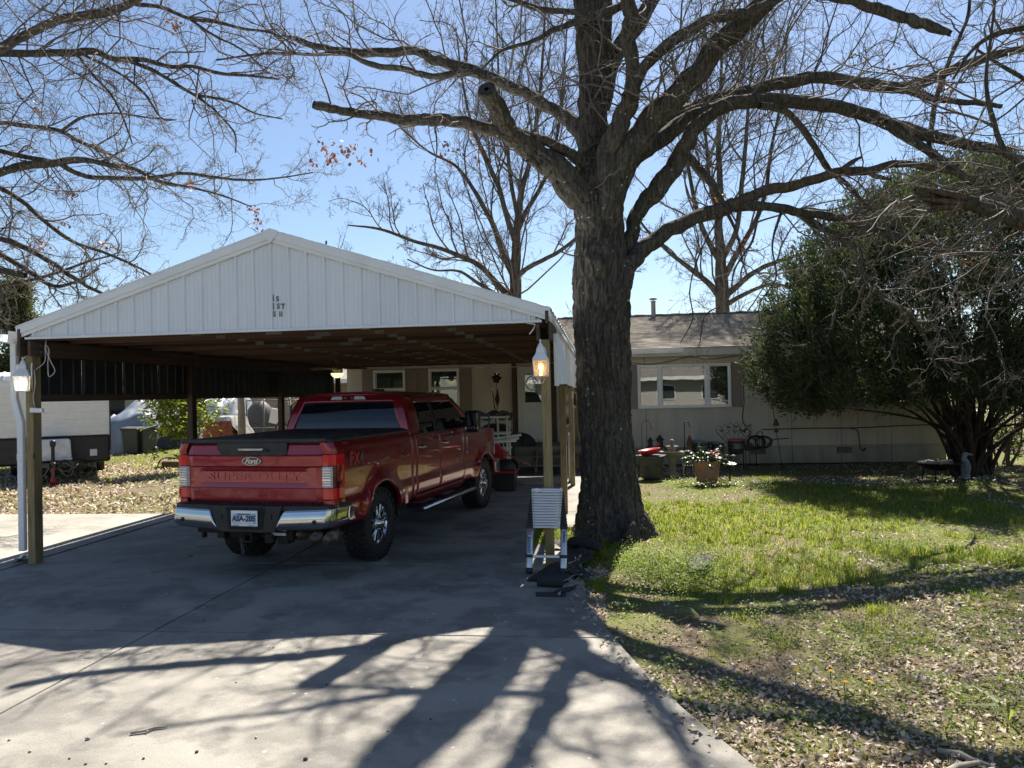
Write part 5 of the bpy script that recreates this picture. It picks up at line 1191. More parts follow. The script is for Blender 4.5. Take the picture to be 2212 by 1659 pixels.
# splintered end of the torn limb
q = MB()
for px0, py0, px1, py1, wd in ((2090, 428, 1970, 402, .05), (2085, 440, 1985, 428, .045), (2075, 448, 2005, 446, .04), (2040, 446, 1998, 462, .03)):
    a, c = px3(px0, py0, 9.42)-RTO, px3(px1, py1, 9.36)-RTO; q.tube([a, a.lerp(c, .5), c], [wd, wd*.8, .006], 7)
q.build('splinters', m_dead, rt)
tw, _ = crown_from(LL[1:], [(cnt(3.0), .2, (.5, 1.1), (.3, .6), 8, .25, -.04, 4, .5), (6, .2, (.5, 1.1), (.35, .6), 6, .3, -.03, 3, .6), (5, .15, (.5, 1.2), (.35, .65), 4, .3, 0, 3, .65)], .003, bias=(-.3, 0, -.3))
oak_part('crown', tw, m_twig, 'stuff', rt, RTO)
# ================================================================== bare trees behind the house
def back_tree(label, base, trs, H, spread, seed, dens=1.2):
    global rng
    keep = rng; rng = np.random.default_rng(seed)
    t = thing('oak_tree', label, 'tree', base); o3 = Vector(base); parts = []; LL = []
    for pts, Y0, Y1, K, sides in trs:
        P, R = trace(pts, Y0, Y1, K); P, R = limb_curve(P, R, .8); parts.append(batch_tubes(P[None], R[None], sides)); LL.append((P, R))
    oak_part('trunk', parts, m_bark2, None, t, o3)
    # upright secondary limbs, then twigs
    spec = [(cnt(dens), .15, (.4, 1.15), (.35, .7), 10, .18, .06, 5, .5), (8, .12, (.4, 1.1), (.3, .55), 8, .24, .04, 4, .6), (7, .08, (.45, 1.2), (.3, .6), 4, .3, .02, 3, .6), (4, .1, (.4, 1.), (.45, .8), 3, .28, .03, 3, .65)]
    parts = []
    for P, R in LL:
        Ps, Rs = P[None], R[None]
        for li, (M, lo, ang, lf, K, wa, up, sides, rf) in enumerate(spec):
            S, D, L, r = sprout(Ps, Rs, M(P) if callable(M) else M, lo, 1., ang, lf, rf, (0, 0, .5) if li == 0 else (0, 0, .25))
            if li == 0: L = np.clip(L, 1.6, 5.5)
            r = np.clip(r, .005, (.042, .02, .011, .007)[li]); Ps, Rs = grow(S, D, L, r, K, wa, up, .4); Rs = np.maximum(Rs, .0042); parts.append(batch_tubes(Ps, Rs, sides))
    oak_part('crown', parts, m_twig, 'stuff', t, o3); rng = keep
back_tree('tall bare oak behind the house, trunk rising over the carport roof', (-3.6, 31, -.05), [
    ([(1113, 960, 40), (1113, 760, 32), (1113, 640, 26), (1113, 583, 24), (1116, 517, 18), (1120, 467, 15), (1128, 408, 13), (1144, 350, 10), (1160, 250, 8), (1172, 130, 6), (1180, -20, 3)], 31, 31, 90, 12),
    ([(1108, 650, 20), (1080, 620, 14), (1031, 571, 12), (972, 544, 10), (895, 521, 8), (817, 494, 6), (751, 486, 3)], 31, 30, 60, 8),
    ([(1108, 590, 18), (1085, 545, 14), (1070, 500, 12), (1050, 455, 11), (1020, 405, 9), (984, 358, 7), (930, 330, 5), (860, 270, 3)], 31, 32, 60, 8),
    ([(1116, 530, 14), (1095, 470, 12), (1075, 400, 11), (1050, 340, 9), (1023, 280, 7), (1000, 180, 5), (985, 60, 3)], 31, 30, 60, 8),
    ([(1112, 600, 16), (1124, 590, 12), (1147, 575, 11), (1206, 544, 9), (1260, 500, 7), (1310, 420, 5), (1340, 320, 3)], 31, 30, 60, 8),
    ([(1118, 500, 12), (1135, 460, 11), (1170, 400, 9), (1200, 310, 7), (1215, 190, 5), (1225, 60, 3)], 31, 32.5, 60, 8),
    ([(1114, 625, 12), (1090, 640, 9), (1035, 614, 8), (996, 587, 6), (934, 583, 4), (880, 560, 3)], 31, 28.8, 40, 8),
    ([(1118, 470, 10), (1105, 400, 9), (1095, 320, 8), (1080, 220, 6), (1075, 100, 4), (1070, -20, 3)], 31, 31.5, 50, 8)], 16, 8, 21)
back_tree('tall bare oak behind the house, between the big trunk and the juniper', (5.5, 31, -.05), [
    ([(1563, 960, 42), (1562, 760, 34), (1561, 667, 29), (1559, 610, 27), (1557, 563, 22), (1553, 500, 18), (1556, 420, 14), (1552, 330, 11), (1556, 220, 8), (1560, 100, 5), (1565, -30, 3)], 31, 31, 90, 12),
    ([(1561, 650, 18), (1530, 610, 13), (1490, 580, 11), (1440, 540, 8), (1400, 500, 6), (1370, 460, 4)], 31, 30, 50, 8),
    ([(1563, 640, 18), (1590, 620, 13), (1625, 590, 11), (1680, 565, 9), (1740, 545, 6), (1800, 500, 3)], 31, 30.5, 50, 8),
    ([(1564, 600, 16), (1585, 560, 13), (1620, 500, 11), (1650, 430, 9), (1665, 330, 7), (1690, 200, 5), (1700, 80, 3)], 31, 32, 60, 8),
    ([(1558, 570, 14), (1535, 530, 12), (1510, 470, 10), (1490, 380, 8), (1475, 260, 6), (1450, 120, 4)], 31, 31, 60, 8),
    ([(1560, 560, 14), (1590, 500, 11), (1600, 420, 10), (1612, 300, 8), (1620, 180, 5), (1640, 60, 3)], 31, 30, 60, 8),
    ([(1562, 662, 12), (1600, 640, 9), (1660, 615, 7), (1730, 620, 5), (1790, 600, 3)], 31, 29.5, 40, 8),
    ([(1556, 480, 10), (1535, 400, 9), (1525, 300, 7), (1515, 180, 5), (1520, 40, 3)], 31, 32, 50, 8)], 16, 8, 22)
back_tree('smaller bare tree behind the roof, left of the tall bare oak', (-15.5, 42, -.05), [
    ([(690, 880, 22), (690, 800, 18), (688, 740, 14), (694, 660, 10), (700, 590, 7), (705, 520, 4)], 42, 42, 50, 8), ([(690, 770, 10), (660, 700, 8), (640, 630, 6), (600, 560, 4)], 42, 42, 40, 6), ([(690, 760, 10), (720, 700, 8), (745, 640, 6), (770, 600, 4)], 42, 43, 40, 6)], 10, 5, 23, .5)
# far line of bare woodland low on the horizon
pts = []
for k in range(44):
    x = rng.uniform(-95, 95); y = 105+rng.uniform(-15, 25)+abs(x)*.15; h = rng.uniform(5, 10)
    S = np.array([[x, y, .3]]); Ps, Rs = grow(S, np.array([[0, 0, 1.]]), np.array([h]), np.array([.16]), 8, .06, .1, .3); pts.append(batch_tubes(Ps, Rs, 4))
    for M, lf in ((7, (.35, .7)), (5, (.35, .6)), (3, (.35, .6))):
        S, D, L, r = sprout(Ps, Rs, M, .25, 1, (.4, .9), lf, .6, (0, 0, .4)); Ps, Rs = grow(S, D, L, np.maximum(r, .016), 4, .2, .08, .5); pts.append(batch_tubes(Ps, Rs, 3))
o = link('far_woodland', merge_mesh('far_woodland', pts), m_twig); o['kind'] = 'stuff'
# ================================================================== juniper
m_jun = leafmat('juniper_scales', [(.028, .044, .024), (.048, .07, .034), (.038, .056, .034), (.10, .118, .05)], .32, .6, .2)
jun = thing('juniper_tree', 'huge rounded green juniper with many stems in front of the house', 'tree', (7.95, 17.5, -.05)); JO = Vector((7.95, 17.5, -.05)); jo = np.array(JO)
N = 2300
D = unit(rng.normal(size=(N*3, 3))); D = D[D[:, 2] > -.62][:N]
rad = rng.uniform(.50, 1.0, len(D))**.55*(.80+.36*vnoise(D*2.6+9, 4))
ext = np.stack([np.where(D[:, 0] < 0, 4.35, 5.2), np.full(len(D), 3.6), np.where(D[:, 2] > 0, 4.15, 2.3)], -1)
Cc = D*rad[:, None]*ext+np.array([0, 0, 2.75])
wx = Cc[:, 0]
floor_ = np.where(wx < -3.2, 1.55, np.where(wx < -.6, 1.6+.2*np.sin(wx*4), np.where(wx < .3, 1.3, .55)))
keep = (Cc[:, 2] > floor_) & (vnoise(Cc*1.15, 8) > .24)
Cc, D = Cc[keep], D[keep]
# stems fan out from the base to a sample of the clumps
idx = rng.choice(len(Cc), 46, replace=False); S0 = np.stack([rng.normal(0, .20, 46), rng.normal(0, .16, 46), np.zeros(46)], -1)
K = 14; t = np.linspace(0, 1, K)[None, :, None]; E_ = Cc[idx][:, None]*.93; out = unit(E_*np.array([1, 1, 0]))
mid = S0[:, None]+out*.16*np.linalg.norm(E_*np.array([1, 1, 0]), axis=-1, keepdims=True)+np.array([0, 0, 1])*(E_[:, :, 2:3]*.45+.95)
Ps = (1-t)**2*S0[:, None]+2*t*(1-t)*mid+t*t*E_; Ps = Ps+.05*np.sin(t*9+rng.uniform(0, 6, (46, 1, 1)))*t
Rs = np.maximum((.052*rng.uniform(.7, 1.3, (46, 1)))*(1-.93*np.linspace(0, 1, K)[None])**.8, .008)
parts = [batch_tubes(Ps, Rs, 8)]
link('trunk', merge_mesh('trunk', parts), bark_mat('juniper_bark', (.055, .042, .032), False), jun)
# branchlets join every clump to its nearest stem point
SPt = Ps[:, 5:].reshape(-1, 3); tg_ = []
for c in Cc: k = np.argmin(np.sum((SPt-c)**2, 1)+.0); tg_.append(SPt[k])
tg_ = np.array(tg_); t = np.linspace(0, 1, 5)[None, :, None]; B_ = tg_[:, None]*(1-t)+Cc[:, None]*t+np.array([0, 0, -.15])*np.sin(PI*t)
br = [batch_tubes(B_, np.repeat(np.array([[.014, .011, .009, .007, .004]]), len(Cc), 0), 4)]
S, D2, L, r = sprout(B_, np.full((len(Cc), 5), .008), 2, .2, 1, (.5, 1.2), (.3, .7), .6, (0, 0, -.2)); P2, R2 = grow(S, D2, np.clip(L, .2, .9), np.full(len(S), .005), 5, .25, -.05, .4); br.append(batch_tubes(P2, R2, 3))
# hanging dry twigs under the crown
hs = Cc[(Cc[:, 2] < 2.6) & (Cc[:, 0] < .4)]; hs = hs[rng.integers(0, len(hs), 130)]
P3, R3 = grow(hs, np.tile([[-.1, -.2, -1.]], (130, 1))+rng.normal(size=(130, 3))*.35, rng.uniform(.3, .9, 130), np.full(130, .005), 7, .3, -.12, .4); br.append(batch_tubes(P3, R3, 3))
S, D2, L, r = sprout(P3, R3, 4, .2, 1, (.4, 1), (.3, .6), .7); P4, R4 = grow(S, D2, L, np.maximum(r, .003), 4, .3, -.08, .5); br.append(batch_tubes(P4, R4, 3))
o = link('branchlets', merge_mesh('branchlets', br), m_twig, jun); o['kind'] = 'stuff'
nb = 105; n = len(Cc)*nb
cl = np.repeat(np.arange(len(Cc)), nb); ax_ = unit(D*.7+np.array([0, 0, .8])+rng.normal(size=D.shape)*.3)[cl]; off = rng.normal(size=(n, 3))*.095+ax_*(rng.uniform(-.30, .34, n)*rng.uniform(.5, 1.1, len(D))[cl])[:, None]; Pp = Cc[cl]+off
dirs = unit(ax_*1.2+rng.normal(size=(n, 3))*.6)
me = scatter('crown', LEAF4_V*np.array([.55, 1, 1]), LEAF4_T, Pp, dirm(dirs, rng.uniform(0, 6.28, n)), np.stack([rng.uniform(.04, .07, n), rng.uniform(.08, .17, n), np.full(n, .05)], -1))
o = link('crown', me, m_jun, jun); o['kind'] = 'stuff'
# ================================================================== broad-leaved shrub by the carport's left side
m_mag = leafmat('glossy_broad_leaf', [(.07, .125, .012), (.12, .18, .02), (.20, .24, .035), (.28, .25, .045)], .55, .3, .5)
def leafy_shrub(label, name, loc, h, w_, nl, m, size, seed, stems=7, group=None, lowest=.1, wood=m_twig, cat='shrub'):
    g = np.random.default_rng(seed); t = thing(name, label, cat, loc, 0, group)
    S = np.concatenate([g.normal(0, .10, (stems, 2)), np.zeros((stems, 1))], 1); D = unit(np.concatenate([g.normal(0, .35*w_/h, (stems, 2)), np.ones((stems, 1))], 1))
    Ps, Rs = grow(S, D, g.uniform(.75, 1., stems)*h, np.full(stems, .03), 9, .14, .06, .3); parts = [batch_tubes(Ps, Rs, 7)]
    S, D, L, r = sprout(Ps, Rs, 12, lowest, 1, (.6, 1.2), (.25, .5), .55, (0, 0, .2)); L = np.clip(L, .2, w_*.75); P2, R2 = grow(S, D, L, np.maximum(r, .006), 6, .2, .02, .4); parts.append(batch_tubes(P2, R2, 5))
    link('stems', merge_mesh('stems', parts), wood, t)
    tips = np.concatenate([P2[:, 2:].reshape(-1, 3), Ps[:, -2:].reshape(-1, 3)]); i = g.integers(0, len(tips), nl); P = tips[i]+g.normal(size=(nl, 3))*size*.5
    V = LEAF4_V*np.array([.42, 1, 1]); me = scatter('leaves', V, LEAF4_T, P, rotm(g.uniform(0, 6.28, nl), g.uniform(-1.0, .5, nl), g.uniform(-.8, .8, nl)), g.uniform(.7, 1.25, nl)*size)
    o = link('leaves', me, m, t); o['kind'] = 'stuff'; return t
leafy_shrub('glossy broad-leaved bush behind the left carport post, yellow-green in the sun', 'magnolia_bush', (-11.15, 20.0, -.05), 3.1, 1.9, 2600, m_mag, .18, 5, 9, None, .3)
m_hedge = leafmat('hedge_leaf', [(.10, .14, .03), (.17, .18, .05), (.07, .10, .02)], .5)
leafy_shrub('sunlit yellow-green shrub with tan stems right of the juniper base', 'shrub', (9.75, 19.6, -.05), 2.1, 2.2, 2600, m_hedge, .07, 6, 9)
leafy_shrub('dark low shrub at the far right behind the juniper', 'shrub', (11.3, 19.0, -.05), 2.4, 2.4, 2600, m_hedge, .07, 16, 9)
# ================================================================== pine far left
pine = thing('pine_tree', 'green pine far off at the left edge behind the trailer', 'tree', (-29.5, 35.5, -.05)); 
P = np.array([[[0, 0, z] for z in np.linspace(0, 8, 10)]]); parts = [batch_tubes(P, np.linspace(.22, .03, 10)[None], 10)]
S, D, L, r = sprout(P, np.linspace(.2, .05, 10)[None], 110, .25, 1, (1.1, 1.6), (.16, .30), .3, (0, 0, 0)); P2, R2 = grow(S, D, L*(1.25-S[:, 2]/11), np.maximum(r, .02), 7, .1, .05, .4); parts.append(batch_tubes(P2, R2, 4))
link('trunk', merge_mesh('trunk', parts), m_bark2, pine)
tp_ = P2[:, 2:].reshape(-1, 3); n = 26000; i = rng.integers(0, len(tp_), n); Pq = tp_[i]+rng.normal(size=(n, 3))*.22
me = scatter('crown', LEAF4_V*np.array([.35, 1, 1]), LEAF4_T, Pq, dirm(unit(rng.normal(size=(n, 3))+np.array([0, 0, .5])), rng.uniform(0, 6, n)), rng.uniform(.12, .26, n))
o = link('crown', me, leafmat('pine_needles', [(.06, .075, .025), (.10, .11, .04), (.045, .06, .02)], .35), pine); o['kind'] = 'stuff'
# ================================================================== lawn, litter and weeds
def lawn_ok(x, y):
    e = np.interp(y, [p[1] for p in EDGE], [p[0] for p in EDGE])
    ok = np.where(y < 9.75, x > e+.015, np.where(y < 10.95, x > -.93, x > .31)) & (y < 20.15)
    return ok & (np.hypot(x-.11, y-10.55) > .62)
def samp(n, y0=2.2, y1=20.1, xw=.80):
    y = y0*np.exp(rng.uniform(0, 1, n)*math.log(y1/y0)); x = rng.uniform(-1.0, 1, n); x = np.where(x < 0, x, x*(y*xw+2.0)); k = lawn_ok(x, y); return x[k], y[k]
def gzv(x, y): return -.055+np.where((x > 0) & (y > 1) & (y < 20), .03*np.sin(x*.9+1)*np.sin(y*.7), 0)
def lush(x, y):
    a = nz2(x, y, .55, 2)*.5+nz2(x, y, 1.7, 3)*.35+nz2(x, y, 5, 4)*.15
    band = np.interp(y, [2, 4.6, 6, 7.5, 9, 13, 15.5, 17.5, 20], [-.27, -.17, -.06, .04, .16, .20, .0, -.12, -.3])
    side = np.where(y < 9, -.12*np.exp(-((x-np.interp(y, [p[1] for p in EDGE], [p[0] for p in EDGE]))/.7)**2), 0)
    return a+band+side
m_grass = leafmat('grass_blade', [(.10, .175, .02), (.165, .24, .034), (.24, .28, .055), (.33, .31, .11)], .55, .5, .3)
x, y = samp(520000); q = lush(x, y); k = rng.uniform(0, 1, len(x)) < np.clip((q-.36)*4.2, .03, 1)
x, y, q = x[k][:100000], y[k][:100000], q[k][:100000]; n = len(x); h = rng.uniform(.025, .055, n)*(.7+1.6*np.clip(q-.4, 0, .45))*(1+.4*nz2(x, y, 1.1, 12))
P = np.stack([x, y, gzv(x, y)-.004], -1); wd = np.clip(.0011*y, .004, .014)
me = scatter('lawn_grass', BLADE[0], BLADE_T, P, rotm(rng.uniform(0, 6.28, n), rng.uniform(.25, 1.35, n)), np.stack([wd, h, h*1.5], -1))
o = link('lawn_grass', me, m_grass); o['kind'] = 'stuff'
# taller tufts and broad-leaved weeds break the lawn up
x, y = samp(9000, 4.5, 17); q = lush(x, y)+.25*(nz2(x, y, .9, 41)-.5); k = q > .56; x, y = x[k][:1500], y[k][:1500]; nt = len(x); per = 26; n = nt*per
tx, ty = np.repeat(x, per)+rng.normal(0, .035, n), np.repeat(y, per)+rng.normal(0, .035, n); hh = np.repeat(rng.uniform(.07, .15, nt), per)*rng.uniform(.6, 1.1, n)
me = scatter('grass_tufts', BLADE[0], BLADE_T, np.stack([tx, ty, gzv(tx, ty)-.004], -1), rotm(rng.uniform(0, 6.28, n), rng.uniform(.55, 1.4, n)), np.stack([np.clip(.0008*ty, .004, .012), hh, hh*2.2], -1))
o = link('grass_tufts', me, m_grass); o['kind'] = 'stuff'
m_litter = leafmat('fallen_oak_leaf', [(.38, .31, .24), (.52, .44, .36), (.27, .195, .14), (.60, .53, .45), (.15, .10, .075)], .18, .7, .2)
def litter(name, x, y, z, size, m=m_litter, V=OAKS_V, T=OAKS_T):
    n = len(x); P = np.stack([x, y, z+rng.uniform(.004, .03, n)], -1)
    me = scatter(name, V, T, P, rotm(rng.uniform(0, 6.28, n), rng.normal(0, .5, n), rng.normal(0, .6, n)), np.stack([size*rng.uniform(.55, .9, n), size, size*rng.choice([-1, 1], n)*rng.uniform(.8, 2.6, n)], -1), True)
    o = link(name, me, m); o['kind'] = 'stuff'; return o
x, y = samp(190000); q = lush(x, y); k = rng.uniform(0, 1, len(x)) < np.clip((.56-q)*3.4, .02, 1)
x, y = x[k][:46000], y[k][:46000]; s_ = rng.uniform(.026, .056, len(x)); k = y < 4.1; litter('leaf_litter', x[k], y[k], gzv(x[k], y[k]), s_[k], m_litter, OAK_V, OAK_T); k2 = (y >= 4.1) & (y < 7); litter('leaf_litter', x[k2], y[k2], gzv(x[k2], y[k2]), s_[k2]); k3 = y >= 7; litter('leaf_litter', x[k3], y[k3], gzv(x[k3], y[k3]), s_[k3], m_litter, LEAF4_V, LEAF4_T)
# leaves and chips over the yard left of the carport
n = 26000; y = rng.uniform(12.45, 27, n); x = -7.4-rng.uniform(0, 1, n)*(y*.62); q = nz2(x, y, .5, 21)*.6+nz2(x, y, 2, 22)*.4; k = rng.uniform(0, 1, n) < np.clip((q-.25)*3+np.where(y > 21, -.45, .2), .05, 1); x, y = x[k], y[k]
litter('leaf_litter', x, y, np.full(len(x), -.055), rng.uniform(.06, .12, len(x)), m_litter, LEAF4_V, LEAF4_T)
n = 32000; y = rng.uniform(17.5, 30, n); x = -7.4-rng.uniform(0, 1, n)*(y*.65); q = nz2(x, y, .45, 31)+np.interp(y, [17, 21, 23, 30], [-.4, -.1, .25, .3]); k = q > .5; x, y = x[k], y[k]; n = len(x)
me = scatter('yard_grass', BLADE[0], BLADE_T, np.stack([x, y, np.full(n, -.057)], -1), rotm(rng.uniform(0, 6.28, n), rng.uniform(.5, 1.5, n)), np.stack([np.full(n, .016), rng.uniform(.05, .1, n), rng.uniform(.05, .1, n)], -1)); o = link('yard_grass', me, m_grass); o['kind'] = 'stuff'
# a few leaves blown onto the concrete edge
n = 160; y = rng.uniform(3.6, 9, n); x = np.interp(y, [p[1] for p in EDGE], [p[0] for p in EDGE])-np.abs(rng.normal(0, .10, n))-.02; litter('leaf_litter', x, y, np.full(n, .0), rng.uniform(.035, .07, n))
m_weed = leafmat('chickweed_leaf', [(.11, .18, .03), (.16, .23, .045), (.21, .26, .07), (.09, .15, .025)], .5, .5, .3)
def weeds(name, blobs, per, leaf, m=m_weed):
    Pq = []; 
    for (x, y, r, h) in blobs:
        n = int(per*r*r/.06*(.5+h*3)); a = rng.uniform(0, 6.28, n); d = np.sqrt(rng.uniform(0, 1, n))*r; t = rng.uniform(0, 1, n)**.7
        Pq.append(np.stack([x+d*np.cos(a), y+d*np.sin(a), -.05+h*t*(1-(d/r)**2*.7)*(.9+1.3*nz2(x+d*np.cos(a), y+d*np.sin(a), 9, 7))], -1))
    P = np.concatenate(Pq); n = len(P); k = lawn_ok(P[:, 0], P[:, 1]) | (P[:, 2] > .06); P = P[k]; n = len(P)
    me = scatter(name, LEAF4_V*np.array([.6, 1, 1]), LEAF4_T, P, rotm(rng.uniform(0, 6.28, n), rng.uniform(-.5, .9, n), rng.uniform(-.6, .6, n)), rng.uniform(.6, 1.4, n)*leaf)
    o = link(name, me, m); o['kind'] = 'stuff'; return o
weeds('chickweed', [(.55, 8.75, .34, .16), (.85, 8.25, .32, .18), (.30, 9.2, .28, .12), (1.0, 8.7, .3, .12), (.45, 8.1, .30, .14), (.20, 7.4, .16, .09), (.12, 8.0, .18, .09), (.5, 7.5, .3, .1), (.95, 7.6, .3, .12), (.15, 6.9, .14, .08), (.42, 6.3, .2, .09), (.55, 5.5, .18, .08), (1.1, 9.4, .35, .09), (.72, 5.0, .14, .06), (1.9, 6.0, .35, .06), (.75, 7.9, .4, .17), (.35, 8.55, .3, .18), (.6, 8.45, .4, .2), (1.15, 8.2, .3, .13), (2.4, 5.0, .3, .06), (1.7, 4.9, .2, .05), (-.75, 10.3, .2, .12), (-.5, 10.1, .2, .1), (-.3, 9.9, .18, .1)], 330, .024)
x, y = samp(2600, 3.2, 15); q = nz2(x, y, .8, 51); k = (q > .56) & (rng.uniform(0, 1, len(x)) < .55); weeds('lawn_weeds', [(a, b_, rng.uniform(.05, .16), rng.uniform(.04, .10)) for a, b_ in zip(x[k][:330], y[k][:330])], 260, .026)
weeds('clover_patch', [(1.45+.28*k, 15.9+.15*math.sin(k*2.1), .24, .13) for k in range(6)]+[(3.2+.5*k, 15.3+.2*math.sin(k*1.7), .35, .09) for k in range(9)], 220, .03)
m_wf = mat('white_petals', (.75, .75, .72), .7)
n = 240; x = np.concatenate([rng.uniform(1.4, 3.2, 90), rng.uniform(3, 7.6, 150)]); y = 15.6+.25*np.sin(x*2)+rng.normal(0, .25, n)
me = scatter('clover_flowers', LEAF4_V, LEAF4_T, np.stack([x, y, rng.uniform(.03, .1, n)], -1), rotm(rng.uniform(0, 6, n), rng.uniform(-.4, .8, n)), rng.uniform(.025, .045, n)); o = link('clover_flowers', me, m_wf); o['kind'] = 'stuff'
m_dand = mat('dandelion_yellow', (.75, .52, .02), .7)
m_stalk = mat('dandelion_stalk', (.12, .16, .04), .7)
dsp_ = [(1275, 867), (1345, 922), (1462, 920), (1105, 868), (838, 549), (185, 403)]
dl = ['dandelion nearest the middle of the leafy strip, highest of the yellow trio', 'pale yellow dandelion low between two taller ones', 'dandelion furthest right of the yellow trio', 'small dandelion left of the yellow trio', 'lone dandelion by the long green leaf near the driveway', 'lone dandelion beside the roofing scraps']
for (zx, zy), lb in zip(dsp_, dl):
    px, py = (1600+zx*1280/2212)*.768, (1400+zy*1280/2212)*.768; d = FW*F_PX+RT*(px-IW/2)-UP*(py-IH/2); t = -CAM_H/d.z; g = Vector((d.x*t, d.y*t, -.045))
    f = thing('dandelion', lb, 'flower', g, rng.uniform(0, 6), 'dandelions in the lawn')
    q = MB(); q.tube([(0, 0, 0), (.008, .004, .04), (.005, .0, .075)], .003, 5); q.build('stalk', m_stalk, f)
    q = MB()
    for k in range(26): a = k*2.4; r = .004+.017*(k/26); q.add([(0, 0, .076), (r*math.cos(a-.25), r*math.sin(a-.25), .084), (1.25*r*math.cos(a), 1.25*r*math.sin(a), .086-.006*(k/26)), (r*math.cos(a+.25), r*math.sin(a+.25), .084)], [(0, 1, 2, 3)])
    q.build('petals', m_dand, f)
# ================================================================== lanterns on the carport posts
def gp(px, py, z=0.0):
    d = FW*F_PX+RT*(px-IW/2)-UP*(py-IH/2); t = (z-CAM_H)/d.z; return Vector((d.x*t, d.y*t, z))
m_lwhite = mat('white_lantern_paint', (.72, .72, .72), .4, var=.05)
n = Nd('seeded_glass'); tr = n.new('BsdfTranslucent', Color=(.8, .8, .78)); tp = n.new('BsdfTransparent', Color=(.9, .9, .88)); gl = n.new('BsdfGlossy', Roughness=.1)
x1 = n.new('MixShader', Fac=.55); n.l.new(tr.outputs[0], x1.inputs[1]); n.l.new(tp.outputs[0], x1.inputs[2]); x2 = n.new('MixShader', Fac=.10); n.l.new(x1.outputs[0], x2.inputs[1]); n.l.new(gl.outputs[0], x2.inputs[2]); n.l.new(x2.outputs[0], n.out.inputs[0]); m_seed = n.m
def lantern(label, loc, rz, col, power, s=1.0, watts=3):
    t = thing('wall_lantern', label, 'lantern', loc, rz, 'white coach lanterns on the front posts')
    q = MB(); q.prism([(-.055, -.02), (.055, -.02), (.06, .10), (.045, .15), (.0, .175), (-.045, .15), (-.06, .10)], .10, .115, 'y'); q.box((0, .06, .06), (.03, .10, .03)); q.build('back_plate', m_lwhite, t, .004)
    q = MB(); h = .072*s
    q.lathe([(0, .235), (.008, .232), (.012, .215), (.006, .20), (.016, .185), (.03, .165), (.036, .13)], 12); 
    q.lathe([(.05, .145), (.06, .12), (.064, .085), (h*1.42, .02), (h*1.5, .008), (h*1.5, 0), (h*1.3, -.002)], 4, (0, 0, 0), (0, 0, PI/4), 0, False); q.build('cap', m_lwhite, t, .003)
    q = MB(); hb = h*.86; zb = -.155*s
    cor = [(-1, -1), (1, -1), (1, 1), (-1, 1)]
    for (a, b_) in cor: q.beam((a*h, b_*h, 0), (a*hb, b_*hb, zb), .009, .009, (0, 1, 0))
    for zz, hh in ((-.004, h), (zb*.5, (h+hb)/2), (zb*.80, h+(hb-h)*.8), (zb, hb)):
        for k in range(4):
            a, b_ = cor[k], cor[(k+1) % 4]; q.beam((a[0]*hh, a[1]*hh, zz), (b_[0]*hh, b_[1]*hh, zz), .007 if zz > zb else .014, .005 if zz > zb else .012)
    for f in (-.33, .33):
        for sx in (-1, 1):
            q.beam((f*h, sx*h, 0), (f*hb, sx*hb, zb), .005, .005, (0, 1, 0)); q.beam((sx*h, f*h, 0), (sx*hb, f*hb, zb), .005, .005, (0, 1, 0))
    q.box((0, 0, zb-.004), (hb*2, hb*2, .008)); q.build('cage', m_lwhite, t)
    q = MB(); k_ = .95; q.add([(a*h*k_, b_*h*k_, -.002) for a, b_ in cor]+[(a*hb*k_, b_*hb*k_, zb+.002) for a, b_ in cor], [(k, (k+1) % 4, 4+(k+1) % 4, 4+k) for k in range(4)]); q.build('glass', m_seed, t)
    q = MB(); q.ball((0, 0, -.065*s), (.024*s, .024*s, .036*s), 12); q.lathe([(.014, -.15*s), (.014, -.10*s)], 10); q.build('bulb', glowmat('bulb_glow', col, power), t)
    l = bpy.data.lights.new('lantern_light', 'POINT'); l.energy = watts; l.color = col; l.shadow_soft_size = .03; lo = bpy.data.objects.new('lantern_light', l); COL.objects.link(lo); lo.parent = t; lo.location = (0, 0, -.065*s)
    return t
p = px3(1168, 778, 8.39); lantern('white lantern glowing amber on the right front carport post', p, 0, (1, .52, .16), 5, 1.14, .22)
p = px3(50, 812, 8.50); lantern('white lantern with bright white bulb on the left front carport post', p, -1.2, (1, .93, .80), 7, 1.2, .2)
# ================================================================== ceiling fan
fan = thing('ceiling_fan', 'ceiling fan with glowing bowl light deep under the carport', 'ceiling fan', (-5.14, 14.5, 2.42))
m_brass = mat('aged_brass', (.18, .15, .09), .4, .7)
q = MB(); q.lathe([(0, .29), (.06, .29), (.05, .24), (.015, .22), (.015, .16), (.09, .15), (.11, .11), (.10, .05), (.05, .03), (.05, 0), (.09, -.01)], 20); q.build('motor', m_brass, fan)
for k in range(5):
    a = 2*PI*k/5+.5; q = MB(); q.box((.36, 0, 0), (.46, .13, .008), (.2, 0, 0)); q.box((.12, 0, 0), (.10, .03, .01)); o = q.build('fan_blade', m_truss, fan, .002); o.location = (0, 0, .09); o.rotation_euler = (0, 0, a)
q = MB(); q.lathe([(.125, 0), (.12, -.03), (.085, -.075), (.02, -.095), (0, -.096)], 20); q.build('lamp_bowl', glowmat('lamp_bowl_glow', (1, .86, .45), .55), fan)
